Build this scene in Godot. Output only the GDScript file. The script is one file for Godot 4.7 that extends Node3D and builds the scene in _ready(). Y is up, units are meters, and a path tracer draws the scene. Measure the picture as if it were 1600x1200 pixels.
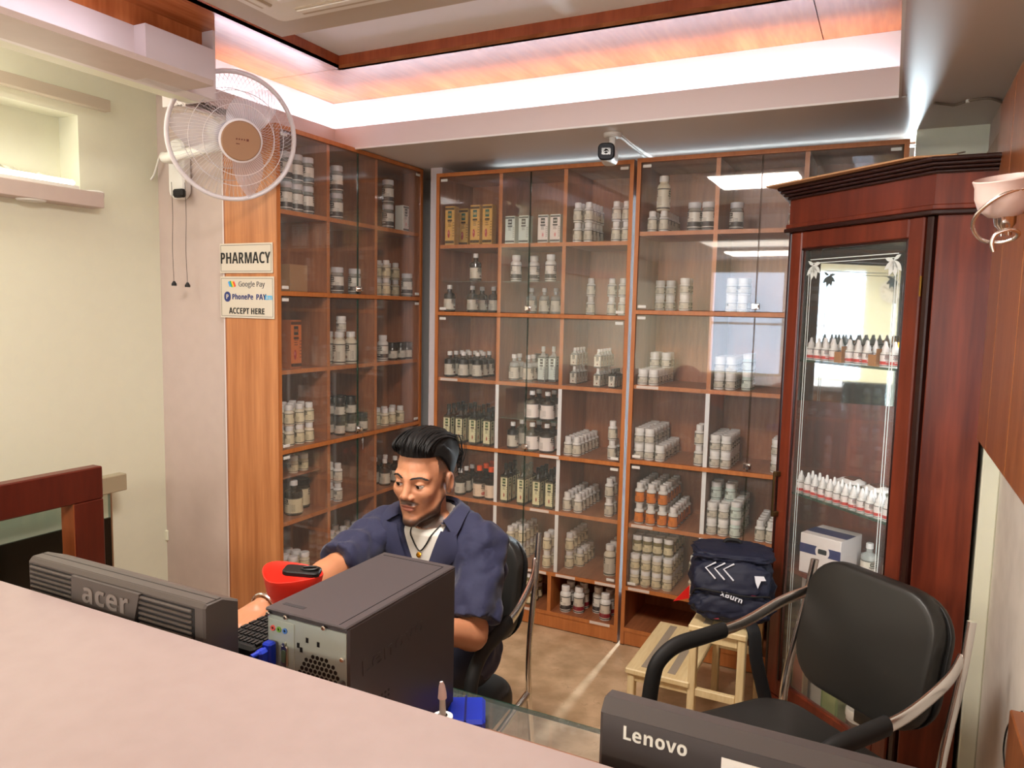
extends Node3D
# A small pharmacy behind a reception counter. World: x runs along the back cabinets, y is up, z comes towards the counter. Metres.

const CAM := Vector3(2.2135, 1.5367, 3.2318)
const FOCAL := 1172.5
var cam_basis: Basis
var M := {}                 # materials by name
var kinds := {}             # prototypes of bottles and boxes
var used_names := {}
var rng := RandomNumberGenerator.new()

func _ready() -> void:
	rng.seed = 7
	# ---------------------------------------------------------------- camera
	cam_basis = Basis(Vector3.UP, 0.4638) * Basis(Vector3.RIGHT, -0.0989) * Basis(Vector3.BACK, 0.0213)
	var cam := Camera3D.new()
	cam.name = "camera"
	cam.fov = rad_to_deg(2.0 * atan(600.0 / FOCAL))
	cam.transform = Transform3D(cam_basis, CAM)
	cam.near = 0.02
	cam.far = 60.0
	add_child(cam)
	cam.current = true
	# ---------------------------------------------------------------- environment
	var env := Environment.new()
	env.background_mode = Environment.BG_COLOR
	env.background_color = Color(0.86, 0.92, 1.0)
	env.background_energy_multiplier = 6.0
	env.tonemap_mode = Environment.TONE_MAPPER_LINEAR
	env.tonemap_exposure = 1.5
	env.sdfgi_enabled = true
	env.ssao_enabled = true
	env.ssil_enabled = true
	var we := WorldEnvironment.new()
	we.name = "environment"
	we.environment = env
	add_child(we)
	# ---------------------------------------------------------------- large lights
	var lav := Color(0.97, 0.94, 1.0)
	# LED tape on the cove floors, hidden behind the lips
	area("cove_led_back", Vector3(1.03, 2.292, 0.395), Vector3.UP, Vector2(2.25, 0.02), lav, 0.38)
	area("cove_led_left", Vector3(-0.165, 2.292, 0.78), Vector3.UP, Vector2(0.02, 0.66), lav, 0.15)
	area("cove_led_alcove", Vector3(0.07, 2.282, 2.8), Vector3.UP, Vector2(0.02, 2.3), lav, 0.16)
	area("cove_led_panel_back", Vector3(1.02, 2.487, 1.26), Vector3.UP, Vector2(1.4, 0.02), lav, 0.06)
	area("cove_led_panel_left", Vector3(0.345, 2.487, 2.05), Vector3.UP, Vector2(0.02, 1.6), lav, 0.06)
	# fill lights added on unseen ceiling panels, then the niche tube
	area("fill_light_counter", Vector3(1.1, 2.225, 4.5), Vector3.DOWN, Vector2(1.2, 0.6), Color(1.0, 0.95, 0.88), 0.8)
	area("fill_light_waiting", Vector3(1.1, 2.225, 5.7), Vector3.DOWN, Vector2(1.2, 0.6), Color(1.0, 0.96, 0.9), 10)
	area("fill_light_service", Vector3(1.36, 2.428, 2.10), Vector3.DOWN, Vector2(0.56, 0.56), Color(1.0, 0.965, 0.93), 3.4)
	area("fill_light_alcove", Vector3(-0.42, 2.52, 2.3), Vector3.DOWN, Vector2(0.4, 0.8), Color(1.0, 0.98, 0.92), 0.75)
	area("niche_tube_light", Vector3(-0.62, 2.05, 1.55), Vector3(0.6, 0.5, 0.0), Vector2(0.03, 0.5), Color(1.0, 0.98, 0.9), 0.08)
	# LED tubes behind the back cabinets
	area("tube_light_gap", Vector3(1.178, 1.1, -0.385), Vector3.BACK, Vector2(0.02, 2.0), Color(0.88, 0.96, 1.0), 1.5)
	area("tube_light_corner", Vector3(2.2465, 1.38, -0.30), Vector3.BACK, Vector2(0.014, 1.66), Color(0.88, 0.96, 1.0), 0.8)
	area("tube_light_top", Vector3(1.35, 2.214, -0.16), Vector3.UP, Vector2(1.9, 0.015), Color(0.85, 0.95, 1.0), 0.035)

	make_materials()
	build_room()
	build_cabinets()
	build_kinds()
	build_stock()
	build_corner_cabinet()
	build_counter()
	build_chairs()
	build_wall_things()
	build_person()

func area(called: String, at: Vector3, towards: Vector3, size: Vector2, color: Color, energy: float) -> void:
	var l := AreaLight3D.new()
	l.name = called
	l.area_size = size
	l.light_color = color
	l.light_energy = energy
	l.area_range = 12.0
	l.shadow_enabled = true
	var z := -towards.normalized()
	var x := Vector3.RIGHT if absf(z.x) < 0.9 else Vector3.BACK
	x = (x - z * x.dot(z)).normalized()
	l.transform = Transform3D(Basis(x, z.cross(x), z), at)
	add_child(l)

# ------------------------------------------------------------------ pixels of the photograph to rays
func ray(u: float, v: float) -> Vector3:
	return cam_basis * Vector3((u - 800.0) / FOCAL, -(v - 600.0) / FOCAL, -1.0)
func on_y(u: float, v: float, y: float) -> Vector3:
	var d := ray(u, v)
	return CAM + d * ((y - CAM.y) / d.y)
func on_z(u: float, v: float, z: float) -> Vector3:
	var d := ray(u, v)
	return CAM + d * ((z - CAM.z) / d.z)
func on_x(u: float, v: float, x: float) -> Vector3:
	var d := ray(u, v)
	return CAM + d * ((x - CAM.x) / d.x)
func deep(u: float, v: float, t: float) -> Vector3:
	return CAM + ray(u, v) * t

# ------------------------------------------------------------------ nodes
func numbered(called: String) -> String:
	if not used_names.has(called):
		used_names[called] = 0
		return called
	used_names[called] += 1
	return "%s_%03d" % [called, used_names[called]]
func thing(called: String, label: String, category: String, at := Vector3.ZERO, turn := 0.0, group := "") -> Node3D:
	var o := Node3D.new()
	o.name = numbered(called)
	o.position = at
	o.rotation.y = turn
	add_child(o)
	tag(o, label, category, group)
	return o
func tag(o: Node, label: String, category: String, group := "") -> void:
	o.set_meta("label", label)
	o.set_meta("category", category)
	if group != "":
		o.set_meta("group", group)
func struct(called: String) -> Node3D:
	var o := Node3D.new()
	o.name = called
	o.set_meta("kind", "structure")
	add_child(o)
	return o
func part(parent: Node, called: String, mesh: Mesh, m: Material, xf := Transform3D()) -> MeshInstance3D:
	var o := MeshInstance3D.new()
	o.name = called
	o.mesh = mesh
	o.material_override = m
	o.transform = xf
	parent.add_child(o, true)
	return o
func bpart(parent: Node, called: String, lo: Vector3, hi: Vector3, m: Material, bevel := 0.0) -> MeshInstance3D:
	var b := Mb.new()
	b.box((lo + hi) / 2, hi - lo, bevel)
	return part(parent, called, b.mesh(), m)

# ------------------------------------------------------------------ mesh building
class Mb:
	var v := PackedVector3Array()
	var n := PackedVector3Array()
	var t := PackedVector2Array()
	var c := PackedColorArray()
	var ix := PackedInt32Array()
	var xf := Transform3D()
	func add(p: Vector3, nn: Vector3, uv := Vector2.ZERO) -> int:
		v.append(xf * p)
		n.append((xf.basis * nn).normalized())
		t.append(uv)
		return v.size() - 1
	func tri(a: int, b: int, d: int) -> void:   # wound so that the front agrees with the normals
		var f := (v[b] - v[a]).cross(v[d] - v[a])
		if f.dot(n[a] + n[b] + n[d]) > 0.0:
			ix.append_array(PackedInt32Array([a, d, b]))
		else:
			ix.append_array(PackedInt32Array([a, b, d]))
	func quad(a: Vector3, b: Vector3, d: Vector3, e: Vector3, nn: Vector3) -> void:
		var i := add(a, nn, Vector2(0, 1))
		add(b, nn, Vector2(1, 1))
		add(d, nn, Vector2(1, 0))
		add(e, nn, Vector2(0, 0))
		tri(i, i + 1, i + 2)
		tri(i, i + 2, i + 3)
	func face(pts: Array, nn: Vector3) -> void:
		var i := v.size()
		for p in pts:
			add(p, nn)
		for k in range(1, pts.size() - 1):
			tri(i, i + k, i + k + 1)
	func box(at: Vector3, size: Vector3, bevel := 0.0) -> void:
		var h := size / 2
		var b := minf(bevel, minf(h.x, minf(h.y, h.z)) * 0.95)
		for axis in 3:
			var u := (axis + 1) % 3
			var w := (axis + 2) % 3
			for s in [-1.0, 1.0]:
				var nn := Vector3.ZERO
				nn[axis] = s
				var pts := []
				for q in [[-1, -1], [1, -1], [1, 1], [-1, 1]]:
					var p := Vector3.ZERO
					p[axis] = s * h[axis]
					p[u] = q[0] * (h[u] - b)
					p[w] = q[1] * (h[w] - b)
					pts.append(at + p)
				quad(pts[0], pts[1], pts[2], pts[3], nn)
		if b <= 0.0:
			return
		for axis in 3:      # edges along axis
			var u := (axis + 1) % 3
			var w := (axis + 2) % 3
			for su in [-1.0, 1.0]:
				for sw in [-1.0, 1.0]:
					var nn := Vector3.ZERO
					nn[u] = su
					nn[w] = sw
					var p := [Vector3.ZERO, Vector3.ZERO, Vector3.ZERO, Vector3.ZERO]
					for k in 4:
						p[k][axis] = (h[axis] - b) * (-1.0 if k == 0 or k == 3 else 1.0)
						p[k][u] = su * (h[u] if k < 2 else h[u] - b)
						p[k][w] = sw * (h[w] - b if k < 2 else h[w])
						p[k] += at
					quad(p[0], p[1], p[2], p[3], nn.normalized())
		for sx in [-1.0, 1.0]:
			for sy in [-1.0, 1.0]:
				for sz in [-1.0, 1.0]:
					var s := Vector3(sx, sy, sz)
					face([at + Vector3(sx * h.x, sy * (h.y - b), sz * (h.z - b)), at + Vector3(sx * (h.x - b), sy * h.y, sz * (h.z - b)), at + Vector3(sx * (h.x - b), sy * (h.y - b), sz * h.z)], s.normalized())
	# profile of Vector2(radius, height); sharp where it bends by more than about 35 degrees
	func lathe(profile: Array, segs := 24, u0 := 0.0, u1 := 1.0) -> void:
		var np := profile.size()
		var seg_n := []
		var length := 0.0
		var along := [0.0]
		for k in np - 1:
			var d: Vector2 = profile[k + 1] - profile[k]
			seg_n.append(Vector2(d.y, -d.x).normalized())
			length += d.length()
			along.append(length)
		for k in np - 1:
			var na: Vector2 = seg_n[k]
			var nb: Vector2 = seg_n[k]
			if k > 0 and na.dot(seg_n[k - 1]) > 0.8:
				na = (na + seg_n[k - 1]).normalized()
			if k < np - 2 and nb.dot(seg_n[k + 1]) > 0.8:
				nb = (nb + seg_n[k + 1]).normalized()
			var first := v.size()
			for s in segs + 1:
				var a := TAU * s / segs
				var ca := sin(a)
				var sa := cos(a)
				var u := lerpf(u0, u1, float(s) / segs)
				add(Vector3(ca * profile[k].x, profile[k].y, sa * profile[k].x), Vector3(ca * na.x, na.y, sa * na.x), Vector2(u, 1.0 - along[k] / length))
				add(Vector3(ca * profile[k + 1].x, profile[k + 1].y, sa * profile[k + 1].x), Vector3(ca * nb.x, nb.y, sa * nb.x), Vector2(u, 1.0 - along[k + 1] / length))
			for s in segs:
				var i := first + s * 2
				if profile[k].x > 1e-6:
					tri(i, i + 2, i + 1)
				if profile[k + 1].x > 1e-6:
					tri(i + 2, i + 3, i + 1)
	func tube(pts: Array, radius, segs := 10, closed := false, flat := Vector2.ONE, up := Vector3.UP) -> void:
		var m := pts.size()
		var nx := Vector3.ZERO
		var rows := []
		for k in m:
			var dir: Vector3
			if closed:
				dir = pts[(k + 1) % m] - pts[(k + m - 1) % m]
			else:
				dir = pts[mini(k + 1, m - 1)] - pts[maxi(k - 1, 0)]
			dir = dir.normalized()
			if k == 0:
				nx = up.cross(dir)
				if nx.length() < 0.05:
					nx = Vector3.RIGHT.cross(dir)
			nx = (nx - dir * nx.dot(dir)).normalized()
			var ny := dir.cross(nx)
			var r: float = radius[k] if radius is Array else radius
			var row := []
			for s in segs + 1:
				var a := TAU * s / segs
				var off := nx * cos(a) * flat.x + ny * sin(a) * flat.y
				var nn := (nx * cos(a) * flat.y + ny * sin(a) * flat.x).normalized()
				row.append(add(pts[k] + off * r, nn, Vector2(float(s) / segs, float(k) / m)))
			rows.append(row)
		var count := m if closed else m - 1
		for k in count:
			var ra: Array = rows[k]
			var rb: Array = rows[(k + 1) % m]
			for s in segs:
				tri(ra[s], ra[s + 1], rb[s])
				tri(ra[s + 1], rb[s + 1], rb[s])
		if not closed:
			for end in [0, m - 1]:
				var e: Vector3 = (pts[0] - pts[1] if end == 0 else pts[m - 1] - pts[m - 2]).normalized()
				var ci := v.size()
				v.append(xf * pts[end])
				n.append((xf.basis * e).normalized())
				t.append(Vector2.ZERO)
				for s in segs + 1:
					v.append(v[rows[end][s]])
					n.append((xf.basis * e).normalized())
					t.append(Vector2.ZERO)
				for s in segs:
					tri(ci, ci + 1 + s, ci + 2 + s)
	# polygon in the xy plane, extruded along z from z0 to z1
	func prism(poly: PackedVector2Array, z0: float, z1: float, bevel := 0.0) -> void:
		var inner := poly
		if bevel > 0.0:
			var off := Geometry2D.offset_polygon(poly, -bevel, Geometry2D.JOIN_MITER)
			if off.size() == 1 and off[0].size() == poly.size():
				# line the inset up with the outline
				var best := 0
				for k in poly.size():
					if off[0][k].distance_squared_to(poly[0]) < off[0][best].distance_squared_to(poly[0]):
						best = k
				inner = PackedVector2Array()
				for k in poly.size():
					inner.append(off[0][(best + k) % poly.size()])
				if inner[1].distance_to(poly[1]) > 4.0 * bevel + 1e-4:
					inner = poly
		var b := bevel if inner != poly else 0.0
		var idx := Geometry2D.triangulate_polygon(inner)
		for side in [[z0, -1.0], [z1, 1.0]]:
			var i := v.size()
			for p in inner:
				add(Vector3(p.x, p.y, side[0]), Vector3(0, 0, side[1]), p)
			for k in range(0, idx.size(), 3):
				tri(i + idx[k], i + idx[k + 1], i + idx[k + 2])
		var m := poly.size()
		var sgn := 1.0 if not Geometry2D.is_polygon_clockwise(poly) else -1.0
		var nrm := []
		for k in m:
			var d := poly[(k + 1) % m] - poly[k]
			nrm.append(Vector2(d.y, -d.x).normalized() * sgn)
		for k in m:
			var na: Vector2 = nrm[k]
			var nb: Vector2 = nrm[k]
			if na.dot(nrm[(k + m - 1) % m]) > 0.8:
				na = (na + nrm[(k + m - 1) % m]).normalized()
			if nb.dot(nrm[(k + 1) % m]) > 0.8:
				nb = (nb + nrm[(k + 1) % m]).normalized()
			var p0 := poly[k]
			var p1 := poly[(k + 1) % m]
			var q0 := inner[k]
			var q1 := inner[(k + 1) % m]
			strip(Vector3(p0.x, p0.y, z0 + b), Vector3(p1.x, p1.y, z0 + b), Vector3(p1.x, p1.y, z1 - b), Vector3(p0.x, p0.y, z1 - b), Vector3(na.x, na.y, 0), Vector3(nb.x, nb.y, 0))
			if b > 0.0:
				strip(Vector3(p0.x, p0.y, z1 - b), Vector3(p1.x, p1.y, z1 - b), Vector3(q1.x, q1.y, z1), Vector3(q0.x, q0.y, z1), Vector3(na.x, na.y, 0.8).normalized(), Vector3(nb.x, nb.y, 0.8).normalized())
				strip(Vector3(p0.x, p0.y, z0 + b), Vector3(p1.x, p1.y, z0 + b), Vector3(q1.x, q1.y, z0), Vector3(q0.x, q0.y, z0), Vector3(na.x, na.y, -0.8).normalized(), Vector3(nb.x, nb.y, -0.8).normalized())
	func strip(a: Vector3, b: Vector3, d: Vector3, e: Vector3, na: Vector3, nb: Vector3) -> void:
		var i := add(a, na)
		add(b, nb)
		add(d, nb)
		add(e, na)
		tri(i, i + 1, i + 2)
		tri(i, i + 2, i + 3)
	# a sheet of rows of points, with smooth normals
	func sheet(rows: Array, wrap_u := false, inside := Vector3.INF) -> void:
		var h := rows.size()
		var w: int = rows[0].size()
		var first := v.size()
		for j in h:
			for i in w:
				var pu: Vector3 = rows[j][(i + 1) % w if wrap_u else mini(i + 1, w - 1)] - rows[j][(i + w - 1) % w if wrap_u else maxi(i - 1, 0)]
				var pv: Vector3 = rows[mini(j + 1, h - 1)][i] - rows[maxi(j - 1, 0)][i]
				var nn := pu.cross(pv)
				if nn.length() < 1e-12:
					nn = Vector3.UP
				if inside != Vector3.INF and nn.dot(rows[j][i] - inside) < 0.0:
					nn = -nn
				add(rows[j][i], nn.normalized(), Vector2(float(i) / (w if wrap_u else w - 1), float(j) / (h - 1)))
		for j in h - 1:
			for i in (w if wrap_u else w - 1):
				var a := first + j * w + i
				var b := first + j * w + (i + 1) % w
				tri(a, b, a + w)
				tri(b, b + w, a + w)
	func mesh() -> ArrayMesh:
		var arr := []
		arr.resize(Mesh.ARRAY_MAX)
		arr[Mesh.ARRAY_VERTEX] = v
		arr[Mesh.ARRAY_NORMAL] = n
		arr[Mesh.ARRAY_TEX_UV] = t
		if c.size() == v.size():
			arr[Mesh.ARRAY_COLOR] = c
		arr[Mesh.ARRAY_INDEX] = ix
		var m := ArrayMesh.new()
		m.add_surface_from_arrays(Mesh.PRIMITIVE_TRIANGLES, arr)
		return m

func rounded(w: float, h: float, r: float, steps := 5) -> PackedVector2Array:
	var out := PackedVector2Array()
	for q in 4:
		var cx := (w / 2 - r) * (1.0 if q == 0 or q == 3 else -1.0)
		var cy := (h / 2 - r) * (1.0 if q < 2 else -1.0)
		for s in steps + 1:
			var a := PI / 2 * (q + float(s) / steps)
			out.append(Vector2(cx + cos(a) * r, cy + sin(a) * r))
	return out

func smooth_path(pts: Array, each := 8) -> Array:
	var out := []
	for k in pts.size() - 1:
		var a: Vector3 = pts[maxi(k - 1, 0)]
		var b: Vector3 = pts[k]
		var d: Vector3 = pts[k + 1]
		var e: Vector3 = pts[mini(k + 2, pts.size() - 1)]
		for s in each:
			out.append(b.cubic_interpolate(d, a, e, float(s) / each))
	out.append(pts[pts.size() - 1])
	return out

func text(parent: Node, called: String, what: String, size: float, depth: float, m: Material, xf: Transform3D, bold := true, stretch := 1.0) -> MeshInstance3D:
	var f := SystemFont.new()
	f.font_names = PackedStringArray(["Droid Sans"])
	f.font_weight = 700 if bold else 400
	var tm := TextMesh.new()
	tm.font = f
	tm.text = what
	tm.font_size = 64
	tm.pixel_size = size / 64.0
	tm.depth = depth
	tm.curve_step = 2.0
	return part(parent, called, tm, m, xf * Transform3D(Basis.from_scale(Vector3(stretch, 1, 1)), Vector3.ZERO))

# ------------------------------------------------------------------ materials
func plain(color: Color, rough := 0.5, metal := 0.0, spec := 0.5) -> StandardMaterial3D:
	var m := StandardMaterial3D.new()
	m.albedo_color = color
	m.roughness = rough
	m.metallic = metal
	m.metallic_specular = spec
	return m
func noise_image(w: int, h: int, freq: float, noise_seed: int, octaves := 4) -> Image:
	var f := FastNoiseLite.new()
	f.seed = noise_seed
	f.noise_type = FastNoiseLite.TYPE_SIMPLEX_SMOOTH
	f.frequency = freq
	f.fractal_octaves = octaves
	return f.get_seamless_image(w, h)
# streaks along v: a short seamless noise stretched tall
func grain_tex(dark: Color, light: Color, noise_seed: int, fine := 0.5) -> ImageTexture:
	var a := noise_image(512, 24, 0.02, noise_seed)
	a.resize(512, 512, Image.INTERPOLATE_CUBIC)
	var b := noise_image(512, 64, 0.11, noise_seed + 1, 3)
	b.resize(512, 512, Image.INTERPOLATE_CUBIC)
	var out := Image.create(512, 512, false, Image.FORMAT_RGB8)
	for y in 512:
		for x in 512:
			var k := a.get_pixel(x, y).r * (1.0 - fine) + b.get_pixel(x, y).r * fine
			k = clampf((k - 0.5) * 1.7 + 0.5, 0.0, 1.0)
			out.set_pixel(x, y, dark.lerp(light, k))
	return ImageTexture.create_from_image(out)
func wood(dark: Color, light: Color, noise_seed: int, rough: float, scale: Vector3, fine := 0.5) -> StandardMaterial3D:
	var m := plain(Color.WHITE, rough)
	m.albedo_texture = grain_tex(dark, light, noise_seed, fine)
	m.uv1_triplanar = true
	m.uv1_world_triplanar = true
	m.uv1_triplanar_sharpness = 8.0
	m.uv1_scale = scale
	return m
func mottled(a: Color, b: Color, noise_seed: int, freq: float, rough: float, scale: float, contrast := 1.5, veins := false, vein := Color.BLACK) -> StandardMaterial3D:
	var im := noise_image(512, 512, freq, noise_seed)
	var iv: Image = noise_image(512, 512, 0.009, noise_seed + 9, 5) if veins else null
	var out := Image.create(512, 512, false, Image.FORMAT_RGB8)
	for y in 512:
		for x in 512:
			var k := clampf((im.get_pixel(x, y).r - 0.5) * contrast + 0.5, 0.0, 1.0)
			var col := a.lerp(b, k)
			if veins:
				var d := absf(iv.get_pixel(x, y).r - 0.5)
				col = col.lerp(vein, clampf(1.0 - d / 0.012, 0.0, 1.0) * 0.45 * k)
			out.set_pixel(x, y, col)
	var m := plain(Color.WHITE, rough)
	m.albedo_texture = ImageTexture.create_from_image(out)
	m.uv1_triplanar = true
	m.uv1_world_triplanar = true
	m.uv1_scale = Vector3.ONE * scale
	return m
func glass(color: Color, alpha: float, rough := 0.02) -> StandardMaterial3D:
	var m := plain(Color(color.r, color.g, color.b, alpha), rough)
	m.transparency = BaseMaterial3D.TRANSPARENCY_ALPHA
	return m
func glow(color: Color, energy: float) -> StandardMaterial3D:
	var m := plain(Color(0.9, 0.9, 0.9), 0.6)
	m.emission_enabled = true
	m.emission = color
	m.emission_energy_multiplier = energy
	return m

func make_materials() -> void:
	M.cab = wood(Color(0.54, 0.32, 0.20), Color(0.68, 0.43, 0.28), 11, 0.38, Vector3(0.9, 0.9, 0.9), 0.45)
	M.cab_edge = wood(Color(0.69, 0.41, 0.21), Color(0.77, 0.48, 0.26), 12, 0.4, Vector3(0.9, 0.9, 0.9), 0.5)
	M.cab_end = wood(Color(0.65, 0.41, 0.25), Color(0.79, 0.54, 0.35), 13, 0.42, Vector3(1.1, 0.55, 1.1), 0.3)
	M.tray_wood = wood(Color(0.64, 0.36, 0.20), Color(0.78, 0.48, 0.29), 14, 0.13, Vector3(0.8, 0.8, 0.8), 0.4)
	M.tray_dark = wood(Color(0.52, 0.24, 0.13), Color(0.62, 0.31, 0.18), 15, 0.25, Vector3(1, 1, 1), 0.4)
	M.mahogany = wood(Color(0.33, 0.125, 0.075), Color(0.50, 0.22, 0.14), 16, 0.3, Vector3(0.9, 0.6, 0.9), 0.35)
	M.mahogany_dark = plain(Color(0.17, 0.075, 0.06), 0.28)
	M.panel_wood = wood(Color(0.47, 0.26, 0.13), Color(0.60, 0.36, 0.20), 17, 0.3, Vector3(0.8, 0.8, 0.8), 0.5)
	M.gate_wood = wood(Color(0.29, 0.09, 0.05), Color(0.37, 0.13, 0.075), 18, 0.35, Vector3(0.8, 0.8, 0.8), 0.4)
	M.gate_inner = wood(Color(0.50, 0.26, 0.13), Color(0.60, 0.33, 0.18), 19, 0.4, Vector3(0.8, 0.8, 0.8), 0.4)
	M.pine = wood(Color(0.86, 0.76, 0.56), Color(0.91, 0.83, 0.65), 20, 0.5, Vector3(1.5, 1.5, 1.5), 0.5)
	M.grip = mottled(Color(0.55, 0.50, 0.44), Color(0.68, 0.63, 0.56), 31, 0.12, 0.8, 6.0)
	M.floor = mottled(Color(0.72, 0.60, 0.46), Color(0.85, 0.73, 0.59), 32, 0.012, 0.32, 0.9, 1.8, true, Color(0.52, 0.38, 0.26))
	M.wall_cream = mottled(Color(0.86, 0.86, 0.78), Color(0.868, 0.868, 0.788), 33, 0.02, 0.6, 1.0)
	M.wall_mauve = mottled(Color(0.735, 0.665, 0.635), Color(0.75, 0.68, 0.65), 34, 0.02, 0.55, 1.0)
	M.wall_white = mottled(Color(0.80, 0.77, 0.73), Color(0.84, 0.81, 0.77), 35, 0.015, 0.6, 1.0)
	M.soffit = plain(Color(0.83, 0.79, 0.76), 0.45)
	M.lip = plain(Color(0.84, 0.80, 0.80), 0.5)
	M.white_paint = plain(Color(0.90, 0.90, 0.90), 0.5)
	M.beige_panel = plain(Color(0.72, 0.67, 0.60), 0.5)
	M.counter = mottled(Color(0.53, 0.465, 0.45), Color(0.545, 0.48, 0.465), 36, 0.03, 0.35, 1.2)
	M.glass = glass(Color(0.95, 1.0, 0.98), 0.03)
	M.glass_edge = glass(Color(0.10, 0.30, 0.24), 0.55, 0.05)
	M.glass_green = glass(Color(0.55, 0.80, 0.70), 0.12, 0.03)
	M.mirror = plain(Color(0.80, 0.84, 0.84), 0.03, 1.0)
	M.chrome = plain(Color(0.92, 0.91, 0.90), 0.2, 1.0)
	M.steel = plain(Color(0.72, 0.72, 0.70), 0.28, 1.0)
	M.lens_black = plain(Color(0.03, 0.03, 0.05), 0.08)
	M.plastic_white = plain(Color(0.88, 0.87, 0.85), 0.4)
	M.plastic_black = plain(Color(0.045, 0.045, 0.047), 0.45)
	M.rubber = plain(Color(0.06, 0.06, 0.06), 0.7)
	M.leather = plain(Color(0.13, 0.127, 0.118), 0.45)
	M.led = glow(Color(0.93, 0.92, 1.0), 6.0)
	M.led_cool = glow(Color(0.88, 0.96, 1.0), 1.6)
	M.fill_panel_glow = glow(Color(1.0, 0.96, 0.9), 2.5)  # worn only by the added fill panels
	M.tube_glow = glow(Color(1.0, 0.99, 0.92), 5.0)
	M.strip = plain(Color(0.86, 0.80, 0.76), 0.5)

# ------------------------------------------------------------------ the room
func build_room() -> void:
	var o := struct("floor")
	bpart(o, "marble", Vector3(-0.9, -0.1, -0.7), Vector3(2.7, 0.0, 7.4), M.floor)
	o = struct("wall_back")
	bpart(o, "plaster", Vector3(-0.9, 0, -0.55), Vector3(2.7, 2.6, -0.40), M.white_paint)
	bpart(o, "return", Vector3(2.258, 0, -0.40), Vector3(2.52, 2.25, -0.075), M.wall_cream)
	bpart(o, "corner_post", Vector3(0.055, 0, -0.40), Vector3(0.125, 2.25, -0.10), M.lip)
	o = struct("wall_left")
	bpart(o, "plaster", Vector3(-0.9, 0, -0.55), Vector3(-0.82, 2.6, 7.4), M.wall_cream)
	# the plaster in front of the niche: below, above and beside it
	bpart(o, "plaster_below", Vector3(-0.82, 0, 0.90), Vector3(-0.70, 1.93, 7.4), M.wall_cream)
	bpart(o, "plaster_beside", Vector3(-0.82, 1.93, 0.90), Vector3(-0.70, 2.6, 1.285), M.wall_cream)
	bpart(o, "plaster_above", Vector3(-0.82, 2.262, 1.285), Vector3(-0.70, 2.6, 7.4), M.wall_cream)
	bpart(o, "ledge", Vector3(-0.70, 2.30, 1.165), Vector3(-0.665, 2.345, 5.0), M.beige_panel, 0.002)
	bpart(o, "niche_shelf", Vector3(-0.82, 1.905, 1.235), Vector3(-0.625, 1.965, 5.0), M.wall_mauve, 0.003)
	bpart(o, "pillar", Vector3(-0.90, 0, 0.40), Vector3(-0.295, 2.6, 0.925), M.wall_mauve)
	var chip := Mb.new()
	chip.box(Vector3(-0.697, 0.47, 0.928), Vector3(0.02, 0.05, 0.012), 0.004)
	part(o, "chipped_plaster", chip.mesh(), M.wall_cream)
	o = struct("trim_1")
	bpart(o, "moulding", Vector3(-0.296, 0, 0.926), Vector3(-0.276, 2.2, 0.9435), M.lip, 0.003)
	o = struct("wall_right")
	bpart(o, "plaster", Vector3(2.52, 0, -0.5), Vector3(2.62, 2.6, 7.4), M.wall_white)
	bpart(o, "pipe_casing", Vector3(2.475, 0, 0.30), Vector3(2.52, 1.2, 0.74), M.wall_cream, 0.004)
	bpart(o, "crown", Vector3(2.495, 2.145, -0.08), Vector3(2.52, 2.25, 7.0), M.wall_mauve, 0.002)
	# wooden wall cladding: boards with a fine joint between them
	var z := 0.66
	var widths := [0.30, 0.36, 0.36, 0.36, 0.36]
	for w in widths:
		bpart(o, "board", Vector3(2.455, 1.195, z), Vector3(2.50, 2.145, z + w - 0.004), M.panel_wood, 0.003)
		z += w
	bpart(o, "backing", Vector3(2.49, 1.20, -0.075), Vector3(2.52, 2.145, z - 0.006), M.panel_wood)
	bpart(o, "skirting_board", Vector3(2.506, 0.0, 0.78), Vector3(2.52, 0.08, 7.0), M.panel_wood, 0.002)
	bpart(o, "low_board", Vector3(2.48, 0.0, 1.47), Vector3(2.52, 0.75, 2.3), M.panel_wood, 0.003)
	# wall behind the camera with a wide shop window and a door-height opening of daylight
	o = struct("wall_front")
	bpart(o, "plaster_left", Vector3(-0.9, 0, 7.2), Vector3(0.0, 2.6, 7.35), M.wall_cream)
	bpart(o, "plaster_right", Vector3(1.9, 0, 7.2), Vector3(2.7, 2.6, 7.35), M.wall_cream)
	bpart(o, "plaster_top", Vector3(0.0, 2.1, 7.2), Vector3(1.9, 2.6, 7.35), M.wall_cream)
	bpart(o, "plaster_bottom", Vector3(0.0, 0.0, 7.2), Vector3(1.9, 0.75, 7.35), M.wall_cream)
	o = struct("window_1")
	bpart(o, "mullion", Vector3(0.93, 0.75, 7.25), Vector3(0.97, 2.1, 7.30), M.white_paint, 0.002)
	bpart(o, "rail", Vector3(0.0, 1.40, 7.25), Vector3(1.9, 1.43, 7.30), M.white_paint, 0.002)
	bpart(o, "pane", Vector3(0.0, 0.75, 7.272), Vector3(0.93, 2.1, 7.278), M.glass)
	bpart(o, "pane", Vector3(0.97, 0.75, 7.272), Vector3(1.9, 2.1, 7.278), M.glass)
	build_ceiling()

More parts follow.
